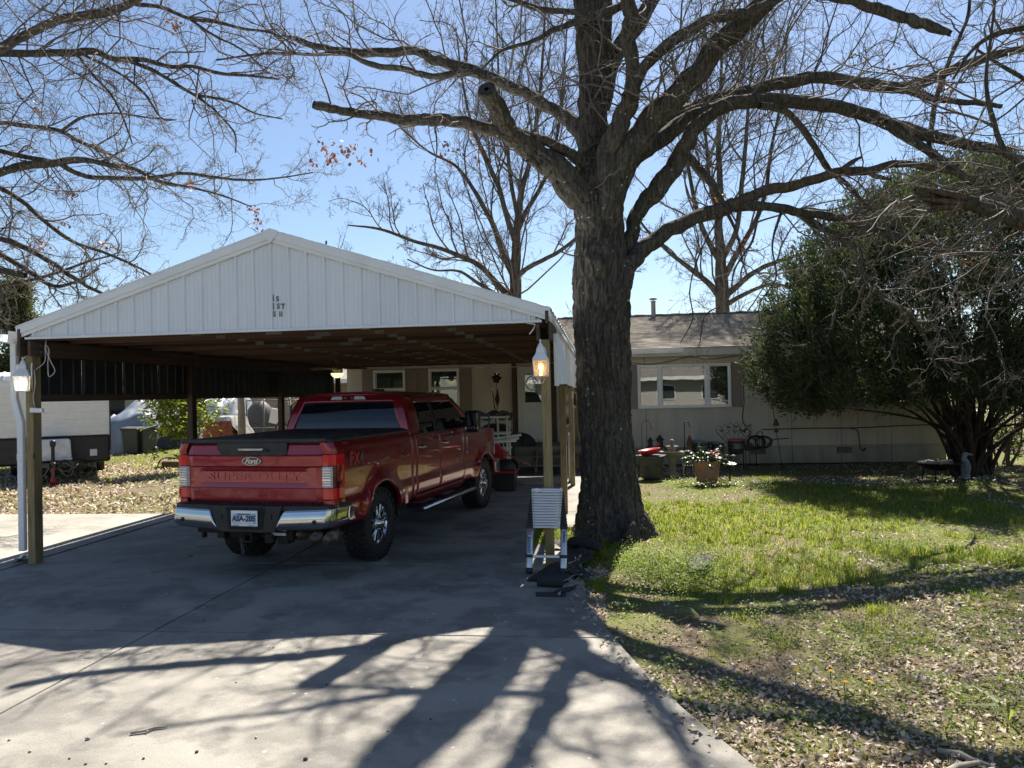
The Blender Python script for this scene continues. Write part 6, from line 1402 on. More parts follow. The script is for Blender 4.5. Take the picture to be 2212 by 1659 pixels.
# ================================================================== telescopic ladder against the post
lad = thing('telescopic_ladder', 'collapsed silver and black telescopic ladder leaning on the right front post', 'ladder', (-.615, 8.135, .006), math.radians(-3)); lad.rotation_euler = (math.radians(-15.5), 0, math.radians(-4))
m_alu = mat('brushed_aluminium', (.62, .64, .66), .35, .75, var=.08, vs=8, stretch=(8, 8, .5)); m_alum = mat('matt_aluminium', (.66, .68, .70), .42, .35, var=.05)
n_r = 14
for s in (-1, 1):
    q = MB(); q.lathe([(.0362, .05), (.0362, .47), (.03, .472)], 24, (s*.185, 0, 0)); q.build('rail', m_alu, lad)
    q = MB(); q.lathe([(.0, 0), (.036, 0), (.040, .006), (.040, .052), (.036, .056)], 20, (s*.185, 0, 0)); q.build('foot', m_black, lad)
    q = MB(); q.box((s*.185, 0, .178), (.084, .086, .034)); q.box((s*.185, 0, .487), (.084, .084, .034)); q.build('collar', m_black, lad, .008)
    for k in range(n_r):
        w_ = .082-.0026*k; q = MB(); q.box((s*(.185-.0022*k), 0, .474+.0295*(k+.5)), (w_, .07-.001*k, .0265)); q.build('collar', m_black, lad, .006)
for k in range(n_r):
    q = MB(); z = .474+.0295*(k+.5); w_ = .292+.004*k; q.box((0, -.018, z), (w_, .045, .022)); q.box((0, -.045, z+.008), (w_, .018, .006)); o = q.build('rung', m_alum, lad, .003)
    q = MB()
    for s in (-1, 1): q.box((s*(w_/2-.018), -.042, z-.003), (.006, .004, .006))
    q.build('rivet', m_black, o)
q = MB(); q.box((0, -.012, .176), (.30, .05, .028)); q.box((0, -.036, .186), (.30, .012, .006)); q.build('rung', m_alum, lad, .003)
q = MB(); q.box((0, -.012, .895), (.34, .05, .02)); q.build('top_cap', m_alum, lad, .004)
m_redp = mat('red_sticker', (.35, .02, .02), .5); m_ink = mat('sticker_ink', (.05, .07, .16), .5); m_purp = mat('purple_print', (.08, .02, .09), .5)
q = MB(); q.box((-.07, -.0445, .858), (.045, .002, .012)); q.build('red_sticker', m_redp, lad); q = MB(); q.box((-.0, -.035, .462), (.05, .02, .012)); q.build('release_latch', m_redp, lad, .003)
cyl = lambda x, z: frame((x, -.0375, z), (1, 0, 0), (0, 0, 1))
text_mesh('rail_print', 'steps', .052, m_purp, lad, .0008, 0, frame((.188, -.0378, .385), (0, 0, 1), (-1, 0, 0)), 1.05, 'CENTER', 1.05, .0012)
text_mesh('rail_print', '38', .03, m_alum, lad, .0008, 0, frame((.190, -.0378, .26), (0, 0, 1), (-1, 0, 0)), 1.)
q = MB(); q.box((-.185, -.0372, .448), (.03, .002, .016)); q.build('red_sticker', m_redp, lad)
q = MB(); q.lathe([(.013, 0), (.017, 0), (.017, .002), (.013, .002)], 18, (-.185, -.0365, .42), (PI/2, 0, 0)); q.box((-.185, -.0373, .42), (.005, .002, .02)); q.box((-.185, -.0373, .375), (.042, .002, .010))
for k in range(15): q.box((-.185+.002*((k*7) % 3-1), -.0373, .360-.0105*k), (.034-.006*((k*5) % 3), .002, .0055))
q.build('warning_label', m_ink, lad)
# ================================================================== roofing scraps and small litter on the drive
m_felt = mat('roofing_felt', (.022, .0225, .024), .85, var=.25, bump=.4, bs=160, vs=6)
def scrap(label, pts, z, bend=0.02, name='roofing_scrap', m=m_felt, sub=10, seed=0):
    P = [gp(a, b_, 0) for a, b_ in pts]; c = sum(P, Vector())/len(P); t = None
    q = MB(); n = len(P)
    # fan rings give the sheet some curl
    rings = []
    for f in (0, .35, .7, 1.0):
        for p in P:
            v_ = c.lerp(p, f); rings.append((v_.x-c.x, v_.y-c.y, z+bend*f*f*(vnoise(np.array([v_.x*5, v_.y*5, seed*1.7]), 5)*1.3)))
    Fs = [(j*n+k, j*n+(k+1) % n, (j+1)*n+(k+1) % n, (j+1)*n+k) for j in range(3) for k in range(n)]
    q.add(rings, Fs, 0, True); o = q.build(name, m, None, solid=.005); o.location = c; tag(o, label, 'roofing scrap'); return o
scrap('long black felt scrap reaching out left from under the ladder feet', [(1138, 1256), (1165, 1238), (1196, 1219), (1212, 1222), (1205, 1248), (1178, 1252), (1160, 1258)], .010, .02)
scrap('wide black felt sheet behind the ladder by the oak roots', [(1215, 1205), (1222, 1188), (1245, 1188), (1262, 1196), (1285, 1204), (1268, 1222), (1240, 1232), (1214, 1236)], .012, .05, seed=1)
scrap('square-cut felt shingle sticking out at the driveway edge', [(1222, 1236), (1250, 1230), (1268, 1240), (1280, 1250), (1258, 1256), (1236, 1246)], .02, .03, seed=2)
scrap('felt piece with a pale edge right of the felt roll', [(1188, 1250), (1220, 1242), (1254, 1246), (1228, 1258), (1212, 1266), (1192, 1262)], .015, .02, seed=3)
scrap('thin flat felt strip nearest the camera', [(1157, 1281), (1158, 1289), (1222, 1289), (1223, 1281)], .006, .006, seed=4)
scrap('pointed felt offcut right in front of the felt roll', [(1196, 1282), (1224, 1272), (1250, 1268), (1238, 1276), (1216, 1284)], .006, .015, seed=5)
scrap('grey felt shingle lying alone on the lawn', [(1480, 1222), (1508, 1208), (1545, 1212), (1520, 1238), (1496, 1236)], .0, .06, seed=6)
scrap('brownish felt flap propped at the foot of the oak', [(1335, 1160), (1350, 1152), (1375, 1158), (1370, 1172), (1345, 1176)], .02, .22, seed=7)
c = gp(1188, 1268); q = MB(); q.tube([(-.13, 0, .045), (-.06, .005, .05), (.06, .005, .048), (.13, 0, .04)], [.040, .048, .048, .042], 16); q.tube([(-.131, 0, .045), (-.12, 0, .045)], [.02, .02], 10)
o = q.build('felt_roll', m_felt); o.location = c; o.rotation_euler = (0, 0, -.15); tag(o, 'small rolled-up piece of black roofing felt on the driveway', 'felt roll')
c = gp(1262, 1190); q = MB(); q.tube([(-.2, .05, .08), (-.05, .02, .10), (.12, -.02, .085), (.24, -.05, .06)], [.06, .075, .065, .05], 16); q.grid(lambda u, v: (-.4+.35*u, .08-.16*v, .06+.05*math.sin(u*5+v*2)), 8, 5)
o = q.build('felt_roll', m_felt); o.location = c; o.rotation_euler = (0, 0, -.35); tag(o, 'bulky crumpled roll of black felt beside the oak roots', 'felt roll')
m_stick = mat('bleached_stick', (.32, .28, .23), .85, var=.3)
def stick(label, a, b_, r, z=.0, name='fallen_stick', m=m_stick):
    A, B_ = gp(*a), gp(*b_); c = (A+B_)/2; d = B_-A; q = MB(); pts = [(-d.x/2, -d.y/2, r+z), (-d.x*.15+.02, -d.y*.15, r*1.6+z), (d.x*.2-.015, d.y*.2+.01, r*1.2+z), (d.x/2, d.y/2, r+z)]
    q.tube(pts, [r*.8, r, r*.9, r*.5], 6); q.tube([pts[1], (pts[1][0]+d.y*.12, pts[1][1]-d.x*.12+d.y*.05, r*1.5+z)], [r*.6, r*.3], 5)
    o = q.build(name, m); o.location = c; tag(o, label, 'stick'); return o
stick('forked stick on the sunlit driveway in the lower left', (282, 1588), (362, 1573), .010); stick('pale thin stick across the felt pieces behind the ladder', (1215, 1238), (1244, 1218), .008, .03); stick('short bare stick on the felt near the driveway edge', (1212, 1264), (1250, 1248), .006, .03)
stick('long curved fallen branch in the leaves at the lower right', (1990, 1700), (2115, 1655), .02); stick('fallen branch with side twigs lying in the leaf litter', (2025, 1612), (2140, 1645), .018, -.04)
stick('small dark twig in shade left of the truck', (400, 1545-340), (415, 1540-340), .006); stick('dark branch on the leafy yard left of the truck', (345, 1188-6), (380, 1180-6), .02, -.05)
q = MB(); A = gp(2100, 1500)
for k in range(7):
    a = k*.9; q.add([(0, 0, 0), (.06*math.cos(a), .06*math.sin(a), .10), (.26*math.cos(a), .26*math.sin(a), .05+.03*(k % 3)), (.06*math.cos(a+.35), .06*math.sin(a+.35), .09)], [(0, 1, 2, 3)])
pw_ = gp(2178, 1560, -.05); o = q.build('broad_leaf_weed', m_weed); o.location = pw_; tag(o, 'green broad-leaved weed at the right edge of the leafy lawn', 'weed')
pw_ = gp(1965*.0+1310*.0+ (1600+640*1280/2212)*.768, (1400+580*1280/2212)*.768, -.05); q = MB()
for k in range(6): a = 2.2+.35*k; q.add([(0, 0, .0), (.12*math.cos(a-.12), .12*math.sin(a-.12), .05), (.34*math.cos(a), .34*math.sin(a), .03), (.12*math.cos(a+.12), .12*math.sin(a+.12), .05)], [(0, 1, 2, 3)])
o = q.build('strap_leaf_plant', m_weed); o.location = pw_; tag(o, 'low plant with long strap leaves by the driveway edge', 'plant')
m_peb = mat('pebble', (.34, .32, .30), .8, var=.3); m_pebd = mat('dark_clod', (.07, .06, .05), .9)
PK_ = .72
pebs = [(190, 1598, .022, 0), (425, 1626, .016, 1), (553, 1595, .014, 0), (660, 1642, .02, 1), (795, 1640, .012, 0), (230, 1650, .014, 0), (150, 1640, .011, 1), (838, 1640-60, .012, 0), (510, 1475, .010, 1), (590, 1400, .009, 1), (705, 1480, .013, 1), (797, 1402, .016, 0), (645, 1408, .009, 0), (930, 1555, .012, 1), (1112, 1405, .012, 0), (1300, 1470, .010, 1), (1000, 1345, .012, 0), (870, 1330, .010, 0), (340, 1337, .010, 1), (80, 1345, .008, 1), (440, 1340, .013, 1), (1235, 1297, .02, 0), (1030, 1250, .014, 0), (20, 1600, .014, 0), (65, 1625, .016, 0), (310, 1640, .012, 1), (185, 1652, .012, 1), (1150, 1655, .012, 0)]
pm0 = None
for i, (px, py, r, d_) in enumerate(pebs):
    q = MB(); r *= PK_; q.ball((0, 0, r*.5), (r, r*.8, r*.62), 8); me_o = q.build('pebble', m_pebd if d_ else m_peb); me_o.location = gp(px, py); me_o.rotation_euler = (0, 0, i)
    tag(me_o, 'small dark clod of dirt on the driveway' if d_ else 'small pale pebble on the driveway', 'pebble', 'dark clods on the driveway' if d_ else 'pale pebbles on the driveway')
q = MB(); q.grid(lambda u, v: (-.12+.24*u, -.09+.18*v, .10*(1-abs(2*u-1))*(1-.6*v)+.03*math.sin(u*11)*math.cos(v*9)), 14, 10); o = q.build('crumpled_bag', m_vinyl, solid=.002); o.location = gp(52, 1212); o.rotation_euler = (0, 0, .5); tag(o, 'crumpled white plastic bag at the foot of the left carport post', 'plastic bag')
# ================================================================== deck and steps by the door
dk = thing('porch_deck', 'weathered wooden porch deck with steps below the house door', 'deck', (-1.6, 18.6, 0))
for k in range(11): q = MB(); q.box((-.0, .08+.145*k, .60), (2.7, .138, .035)); q.build('deck_board', m_deck, dk, .004)
q = MB(); q.box((0, .02, .52), (2.7, .04, .14))
for x in (-1.3, 0, 1.3): q.box((x, .06, .26), (.09, .09, .5)); q.box((x, 1.5, .26), (.09, .09, .5))
q.build('deck_frame', m_deck, dk, .004)
for k, z in enumerate((.40, .20)):
    for j in (0, 1): q = MB(); q.box((.05, -.10-.28*k-.14*j, z), (1.5, .13, .035)); q.build('tread', m_deck, dk, .004)
for x in (-.55, .05, .65): q = MB(); q.beam((x, .0, .50), (x, -.62, .02), .04, .2); q.build('stringer', m_deck, dk)
q = MB(); q.box((0, 0, .01), (.75, .45, .014)); o = q.build('door_mat', m_black, None, .003); o.location = (-1.65, 19.85, .622); tag(o, 'dark door mat on the porch deck', 'door mat')
# ================================================================== things stored in front of the truck
m_pvc = mat('white_pvc', (.66, .66, .62), .45); m_blue = mat('blue_painted_steel', (.05, .16, .30), .4); m_redpl = mat('red_plastic', (.42, .02, .03), .4); m_tarpb = mat('black_cover', (.014, .014, .016), .6, bump=.3, bs=9)
def pp(px, py, Y): return px3(px, py, Y)
rk = thing('pipe_rack', 'rack of white pipes and shelves stacked in front of the truck', 'rack', (-2.3, 16.9, 0))
for x, y in ((-.45, 0), (.0, .1), (.22, 0), (.22, .45), (-.45, .45)): q = MB(); q.tube([(x, y, 0), (x, y, 1.45)], .022, 8); q.build('upright', m_pvc, rk)
for z in (1.42, 1.05, .7): q = MB(); q.tube([(-.5, 0, z), (.27, .02, z)], .02, 8); q.tube([(-.5, .45, z), (.27, .45, z)], .02, 8); q.box((-.12, .22, z-.02), (.72, .44, .015)); q.build('shelf', m_pvc, rk)
for k, (x0, z0, x1, z1) in enumerate(((-.55, .88, .55, 1.02), (-.5, .83, .5, .95), (-.6, .85, .45, .90))): q = MB(); q.tube([(x0, -.12-.05*k, z0), (x1, -.16-.05*k, z1)], .028, 10); q.build('loose_pipe', m_pvc, rk)
q = MB()
for k in range(5): q.tube([tuple(p) for p in spline([(-.25+.1*k, -.14, .85), (-.3+.12*k, -.2, .62-.04*k), (-.18+.1*k, -.2, .5), (-.06+.09*k, -.18, .66), (-.1+.07*k, -.15, .86)], 18)], .006, 5)
q.build('hanging_cord', m_pvc, rk)
q = MB(); q.grid(lambda u, v: (-.5+.8*u, .0+.5*v, 1.46+.06*math.sin(u*9+v*5)+.05*math.sin(v*11)), 18, 12); o = q.build('folded_cloth', mat('patterned_cloth', (.32, .31, .28), .9, var=.6, vs=16, col2=(.08, .08, .085)), None, solid=.03); o.location = rk.location; tag(o, 'grey patterned cloth folded on top of the white pipe rack', 'cloth')
bl = thing('blue_frame', 'light blue metal step frame standing left of the white pipe rack', 'frame', (-2.55, 16.55, 0))
for x in (-.12, .1): q = MB(); q.tube([(x, 0, 0), (x, 0.1, 1.5)], .02, 8); q.build('rail', m_blue, bl)
for z in (.4, .8, 1.2, 1.45): q = MB(); q.box((-.01, .05, z), (.22, .06, .02)); q.build('step', m_blue, bl)
gr = thing('covered_grill', 'barbecue under a black cover behind the white pipe rack', 'grill', (-2.45, 17.7, 0))
q = MB(); q.grid(lambda u, v: tuple(Vector(((.42+.05*math.sin(u*19)*(1-v))*math.cos(2*PI*u)*(1-v**5), (.32+.03*math.sin(u*25)*(1-v))*math.sin(2*PI*u)*(1-v**5), .15+1.1*math.sin(v*PI/2)))), 40, 16); q.build('cover', m_tarpb, gr)
q = MB()
for a in range(4): q.lathe([(0, -.03), (.05, -.03), (.05, .03), (0, .03)], 10, (.3*math.cos(a*PI/2+.8), .22*math.sin(a*PI/2+.8), .05), (PI/2, 0, 0))
q.build('caster', m_black, gr)
to = thing('storage_tote', 'dark storage tote with a red lid beside the front wheel of the truck', 'tote', (-1.92, 15.2, 0))
q = MB(); q.box((0, 0, .19), (.38, .5, .36), taper=(1.14, 1.12)); q.build('bin', m_black, to, .015); q = MB(); q.box((0, 0, .385), (.47, .6, .045)); q.build('lid', m_redpl, to, .015)
q = MB(); q.grid(lambda u, v: ((.26+.05*math.sin(u*17))*math.cos(2*PI*u)*(1-v**3), (.22)*math.sin(2*PI*u)*(1-v**3), .40+.2*math.sin(v*PI/2)+.02*math.sin(u*25)), 24, 8); o = q.build('tool_bag', m_tarpb); o.location = (-1.92, 15.2, .01); tag(o, 'limp black bag lying on the red-lidded tote', 'bag')
q = MB(); q.tube([(0, 0, 0), (.45, .0, -.22)], .013, 8); q.ball((-.03, 0, .02), (.06, .05, .05)); o = q.build('hand_tool', mat('orange_handle', (.35, .12, .03), .5)); o.location = (-1.85, 15.05, .72); tag(o, 'tool with an orange-brown handle stuck in the black bag', 'tool')
q = MB(); q.prism([(-.16, 0), (.14, -.03), (.2, .32), (.02, .5), (-.14, .42)], -.14, .14, 'y'); o = q.build('red_jerry_can', m_redpl, None, .03); o.location = (-2.17, 15.75, .40); tag(o, 'red plastic fuel can between the truck and the pipe rack', 'fuel can')
q = MB(); q.box((0, 0, .2), (.42, .36, .4)); o = q.build('stacked_crate', m_black, None, .02); o.location = (-2.17, 15.75, 0); tag(o, 'black crate under the red fuel can', 'crate')
q = MB(); q.box((0, 0, .012), (.55, .4, .01), (0, .02, .5)); o = q.build('cardboard_sheet', mat('cardboard', (.30, .26, .21), .85)); o.location = (-1.45, 16.2, .0); tag(o, 'flat cardboard sheet on the carport floor near the steps', 'cardboard')
q = MB(); q.grid(lambda u, v: ((.34+.06*math.sin(u*19+v*4))*math.cos(2*PI*u)*math.cos(v*PI/2), (.26+.04*math.sin(u*31))*math.sin(2*PI*u)*math.cos(v*PI/2), .34*math.sin(v*PI/2)), 30, 10); o = q.build('rubbish_bag', m_tarpb); o.location = (-2.0, 18.95, .62); tag(o, 'full black rubbish bag lying on the deck', 'bag')
orn = thing('garden_stake', 'tall rusty iron garden ornament standing against the house wall', 'ornament', (-2.62, 19.1, 0))
q = MB(); q.tube([(0, 0, 0), (-.02, 0, 1.4), (-.09, 0, 2.1)], .014, 8); q.tube([(.02, 0, 1.2), (.03, 0, 2.2)], .012, 8); q.build('rod', m_rust, orn)
q = MB(); q.prism([(.03, 1.6), (.10, 1.78), (.05, 2.08), (-.03, 1.8)], -.01, .01, 'y'); q.ball((.03, 0, 2.33), (.09, .06, .12), 10)
for a in range(6): q.ball((.03+.09*math.cos(a), .02, 2.35+.10*math.sin(a)), (.04, .03, .05), 8)
q.build('ornament_head', m_iron, orn)
# hanging pots and chime past the second right post
for k, (px, py, r, lb) in enumerate(((1220, 862, .10, 'topmost grey pot hanging beside the second carport post'), (1221, 889, .10, 'middle grey pot hanging under another pot by the carport post'), (1222, 913, .115, 'lowest hanging pot, its dark open mouth turned to us'))):
    t = thing('hanging_pot', lb, 'plant pot', pp(px, py, 16.6), 0, 'pots hung in a column'); q = MB(); q.lathe([(0, -.10), (r*.62, -.10), (r, .10), (r*1.08, .11), (r*1.08, .13), (r*.92, .13), (r*.6, -.08)], 18, (0, 0, 0), (0, .1, 0) if k < 2 else (1.1, 0, 0)); q.build('pot', mat('faded_pot', (.30, .27, .24), .8), t)
    q = MB(); q.tube([(-r, 0, .12), (0, 0, .30), (r, 0, .12)], .004, 5); q.tube([(0, 0, .3), (0, 0, .42)], .004, 5); q.build('wire', m_iron, t)
q = MB(); p0, p1 = pp(1226, 935, 16.6), pp(1231, 1020, 16.6); q.tube([(0, 0, 0), (0, 0, 1.05)], .035, 10); q.tube([(.07, .1, 0), (.07, .1, 1.05)], .03, 10); o = q.build('white_pole', m_pvc); o.location = (p1.x, 16.6, 0); tag(o, 'pair of white plastic poles below the hanging pots', 'pole')
ch = thing('wind_chime', 'wind chime with brown bell and white paddle under the white side sheet', 'wind chime', pp(1240, 848, 15.2)); q = MB(); q.lathe([(.0, 0), (.02, -.01), (.035, -.2), (.04, -.24), (.0, -.24)], 12, (.02, 0, 0)); q.build('bell', m_rust, ch); q = MB(); q.box((-.03, 0, -.05), (.035, .01, .14)); q.tube([(-.03, 0, -.1), (-.03, 0, -.28)], .005, 5); q.box((-.0, 0, -.29), (.06, .04, .015)); q.tube([(0, 0, 0), (0, 0, .14)], .003, 4); q.build('paddle', m_pvc, ch)
# ================================================================== garden things along the house wall
m_pot = mat('charcoal_planter', (.055, .055, .05), .7, var=.25); m_zinc = mat('galvanised_bucket', (.17, .18, .19), .4, .75, var=.25, vs=14); m_terra = mat('terracotta', (.30, .16, .10), .8, var=.2); m_stone = mat('cast_stone', (.22, .19, .15), .85, var=.25)
pt = thing('planter_pot', 'large dark planter pot holding a tilted red basin', 'planter', (1.10, 17.25, -.03))
q = MB(); q.lathe([(0, 0), (.19, 0), (.215, .05), (.255, .30), (.275, .40), (.285, .41), (.285, .44), (.275, .45), (.30, .455), (.31, .50), (.29, .52), (.26, .50), (.24, .42)], 32); q.build('pot', m_pot, pt)
q = MB()
for k in range(6): a = 2*PI*k/6; q.lathe([(.02, 0), (.045, 0), (.05, .008), (.045, .014), (.02, .01)], 12, (.258*math.cos(a), .258*math.sin(a), .27), Matrix.Rotation(a, 3, 'Z') @ Matrix.Rotation(PI/2, 3, 'Y'))
for k in range(2): a = -.0+PI*k; q.ball((.30*math.cos(a), .30*math.sin(a), .50), (.05, .05, .03))
q.lathe([(.272, .36), (.28, .37), (.272, .38)], 32); q.build('relief', m_pot, pt)
q = MB(); q.lathe([(0, 0), (.18, 0), (.235, .10), (.25, .105), (.25, .115), (.22, .11), (.17, .015), (0, .012)], 32, (0, 0, 0), (0, -.14, 0)); o = q.build('red_basin', m_redpl); o.location = (1.08, 17.23, .51); tag(o, 'red plastic basin tilted on top of the dark planter pot', 'basin')
bb = thing('bird_bath', 'stone bird bath fountain with a fluted pedestal beside the planter pot', 'bird bath', (1.62, 17.75, -.03))
q = MB(); q.lathe([(0, 0), (.17, 0), (.17, .04), (.11, .07), (.085, .12), (.08, .38), (.10, .42), (.12, .44)], 20, wob=.04); q.build('pedestal', m_stone, bb)
q = MB(); q.lathe([(.08, .43), (.2, .47), (.28, .54), (.29, .56), (.275, .56), (.19, .49), (0, .48)], 28); q.build('basin', m_stone, bb)
q = MB(); q.lathe([(.07, .49), (.06, .60), (.14, .66), (.15, .68), (.06, .68), (.045, .72), (.05, .80), (.02, .84), (0, .84)], 18, wob=.07); q.build('fountain_top', m_stone, bb)
def hook(name, label, px, pyb, pyt, Y, wpx, left=False, r=.007, cat='garden hook'):
    a, c = pp(px, pyb, Y), pp(px, pyt, Y); h = c.z-a.z; w_ = wpx*Y/F_PX; s = -1 if left else 1
    t = thing(name, label, cat, (a.x, Y, -.04)); q = MB(); zt = c.z+.04
    q.tube([(0, 0, 0), (s*.01, 0, zt-w_*.5)]+[(s*(w_/2-w_/2*math.cos(b_)), 0, zt-w_*.5+w_*.5*math.sin(b_)) for b_ in np.linspace(.15, PI, 12)]+[(s*w_, 0, zt-w_*.9), (s*(w_+.02), 0, zt-w_*.95), (s*(w_+.035), 0, zt-w_*.8)], r, 7); q.build('rod', m_iron, t); return t, w_, zt
hook('shepherd_hook', 'pale thin shepherd hook left of the bird feeders', 1387, 985, 909, 18.7, 20, r=.006)
hk, w_, zt = hook('shepherd_hook', 'black shepherd hook carrying a rusty bell feeder', 1479, 985, 911, 18.2, 11, r=.011)
bf = thing('bell_feeder', 'rusty cone bell feeder hanging from the black shepherd hook', 'bird feeder', (hk.location.x+w_, 18.2, zt-.05)); q = MB(); q.tube([(0, 0, -.08), (0, 0, -.28)], .003, 4); q.build('wire', m_iron, bf); q = MB(); q.lathe([(0, -.27), (.02, -.28), (.075, -.50), (.075, -.55), (.0, -.55)], 14); q.build('cone', m_rust, bf); q = MB(); q.lathe([(.0, -.55), (.06, -.55), (.06, -.58), (0, -.58)], 12); q.build('tray', m_brass, bf)
fd_ = thing('bird_feeder', 'dark bird table with two little house feeders above the bird bath', 'bird feeder', pp(1411, 985, 18.5)); fd_.location.z = -.04; q = MB(); q.tube([(0, 0, 0), (0, 0, .62)], .012, 7); q.build('post', m_iron, fd_)
q = MB(); q.box((.09, 0, .62), (.46, .2, .025)); q.box((.30, 0, .56), (.015, .18, .12)); q.build('platform', m_iron, fd_, .003)
for x, s in ((-.06, .85), (.17, 1.15)):
    q = MB(); q.box((x, 0, .70*1), (.12*s, .12*s, .14*s)); q.prism([(x-.09*s, .70+.07*s), (x+.09*s, .70+.07*s), (x, .70+.19*s)], -.09*s, .09*s, 'y'); q.build('feeder_house', m_iron, fd_, .003)
q = MB(); q.box((.11, -.07, .69), (.07, .02, .07)); q.build('feeder_panel', m_brass, fd_)
def bucket(label, px, py, Y, r, h, stand, rim=None, extra=None):
    p = pp(px, py, Y); t = thing('metal_bucket', label, 'bucket', (p.x, Y, -.04), 0, 'galvanised buckets by the wall'); z0 = p.z+.04-h/2
    q = MB(); q.lathe([(0, z0), (r*.74, z0), (r*.80, z0+h*.4), (r*.83, z0+h*.42), (r*.80, z0+h*.44), (r*.96, z0+h*.9), (r, z0+h*.92), (r*1.03, z0+h*.97), (r, z0+h), (r*.93, z0+h*.97), (r*.74, z0+h*.2), (0, z0+h*.2)], 28); q.build('pail', m_zinc, t)
    q = MB()
    for k in range(4): a = PI/4+PI/2*k; q.tube([(1.25*r*math.cos(a), 1.25*r*math.sin(a), 0), (1.02*r*math.cos(a), 1.02*r*math.sin(a), z0+h*.75), (1.1*r*math.cos(a), 1.1*r*math.sin(a), z0+h*.85)], .008, 6)
    q.lathe([(r*.98, z0+h*.55), (r*1.0, z0+h*.57), (r*.98, z0+h*.59)], 24); q.build('stand', m_iron, t)
    if rim: q = MB(); q.lathe([(r*.96, z0+h*.95), (r*.98, z0+h*1.06), (r*.9, z0+h*1.04), (r*.3, z0+h*.93), (0, z0+h*.93)], 24); q.build('liner', rim, t)
    if extra == 'lid': q = MB(); q.lathe([(0, 0), (r*.7, 0), (r*.75, .02), (r*.6, .035), (0, .03)], 24, (-.05, -.03, z0+h+.0), (.1, .08, 0)); q.build('lid', m_zinc, t)
    return t
bucket('galvanised bucket topped with a shiny lid, left of the other buckets', 1514, 968, 18.7, .24, .30, True, None, 'lid'); bucket('small dark bucket between two larger galvanised buckets', 1550, 968, 18.9, .17, .24, True, None, 'lid'); bucket('galvanised bucket with a red liner on a black iron stand', 1591, 965, 18.9, .22, .34, True, m_redpl)
tl = thing('butterfly_trellis', 'fan-shaped wire trellis with butterflies behind the red-lined bucket', 'trellis', (pp(1586, 950, 19.3).x, 19.3, -.04)); q = MB(); zb = pp(1586, 958, 19.3).z; zt = pp(1586, 908, 19.3).z
for k in range(7): f = (k-3)/3; q.tube([(f*.12, 0, .2), (f*.14, 0, zb), (f*.44, 0, zt-.12-.1*abs(f))], .005, 5)
for k in range(6): f0, f1 = (k-3)/3, (k-2)/3; x0, x1 = f0*.44, f1*.44; z0, z1 = zt-.12-.1*abs(f0), zt-.12-.1*abs(f1); q.tube([(x0+(x1-x0)*u, 0, z0+(z1-z0)*u+.13*math.sin(PI*u)) for u in np.linspace(0, 1, 9)], .005, 5)
q.tube([(-.3+.6*u, 0, zb+.18+.2*math.sin(PI*u)) for u in np.linspace(0, 1, 12)], .005, 5); q.build('wire', m_iron, tl)
for dx, dz, s in ((-.30, .36, .05), (-.12, .44, .045), (.05, .46, .05), (.22, .36, .085), (.02, .33, .045), (.0, .02, .08), (.05, -.14, .06)):
    q = MB()
    for sx in (-1, 1): q.prism([(dx, zb+dz), (dx+sx*s, zb+dz+s*.8), (dx+sx*s*1.1, zb+dz+s*.1), (dx+sx*s*.5, zb+dz-s*.1), (dx+sx*s*.6, zb+dz-s*.7), (dx, zb+dz-s*.3)], -.03, -.024, 'y')
    q.build('butterfly', m_iron, tl)
cp_ = thing('cactus_planter', 'terracotta planter with a sprawling flat-leaved cactus in red bloom', 'planter', (2.2, 16.35, -.03))
q = MB(); q.lathe([(0, 0), (.20, 0), (.22, .04), (.235, .14), (.228, .15), (.255, .27), (.247, .28), (.275, .40), (.29, .42), (.29, .455), (.25, .455), (.22, .3)], 10); q.build('pot', m_terra, cp_)
m_cact = mat('cactus_green', (.055, .085, .035), .5, var=.3); g = np.random.default_rng(4); q = MB()
for k in range(44):
    a = g.uniform(0, 6.28); el = g.uniform(.1, 1.2); p = Vector((.12*math.cos(a), .12*math.sin(a), .44)); d = Vector((math.cos(a)*math.cos(el), math.sin(a)*math.cos(el), math.sin(el)))
    for j in range(int(g.integers(2, 5))):
        L_ = g.uniform(.09, .15); wd = L_*.33; e = p+d*L_; sd_ = d.cross(Vector((g.normal(), g.normal(), g.normal()))).normalized()*wd; nn = d.cross(sd_).normalized()*.010
        m1, m2 = p.lerp(e, .3), p.lerp(e, .72); q.add([p, m1+sd_, m2+sd_, e, m2-sd_, m1-sd_, p.lerp(e, .5)+nn, p.lerp(e, .5)-nn], [(0, 1, 6), (1, 2, 6), (2, 3, 6), (3, 4, 6), (4, 5, 6), (5, 0, 6), (1, 0, 7), (2, 1, 7), (3, 2, 7), (4, 3, 7), (5, 4, 7), (0, 5, 7)], 0, True)
        p = e; d = (d+Vector((g.normal()*.25, g.normal()*.25, -.42))).normalized()
o = q.build('cactus', m_cact, cp_)
q = MB()
for k in range(9):
    c = Vector((.05+.05*k*.6+g.normal()*.02, -.05+g.normal()*.04, .66-.012*k+g.normal()*.01))
    for j in range(7): a = j*.9; q.add([c, c+Vector((.03*math.cos(a), .03*math.sin(a), .01)), c+Vector((.05*math.cos(a+.3), .05*math.sin(a+.3), -.015)), c+Vector((.03*math.cos(a+.6), .03*math.sin(a+.6), .01))], [(0, 1, 2, 3)])
q.build('red_flowers', mat('red_petals', (.60, .04, .05), .5), cp_)
q = MB(); q.lathe([(0, 0), (.11, .0), (.14, .02), (.135, .025), (.1, .01), (0, .008)], 20, (0, 0, 0), (.12, .1, 0)); o = q.build('pale_saucer', m_vinyl); o.location = (2.66, 16.3, .36); tag(o, 'pale saucer lying at the right edge of the cactus', 'saucer')
q = MB(); q.tube([(0, 0, -.36), (0, 0, 0)], .02, 6); o2 = q.build('saucer_stake', m_iron, o)
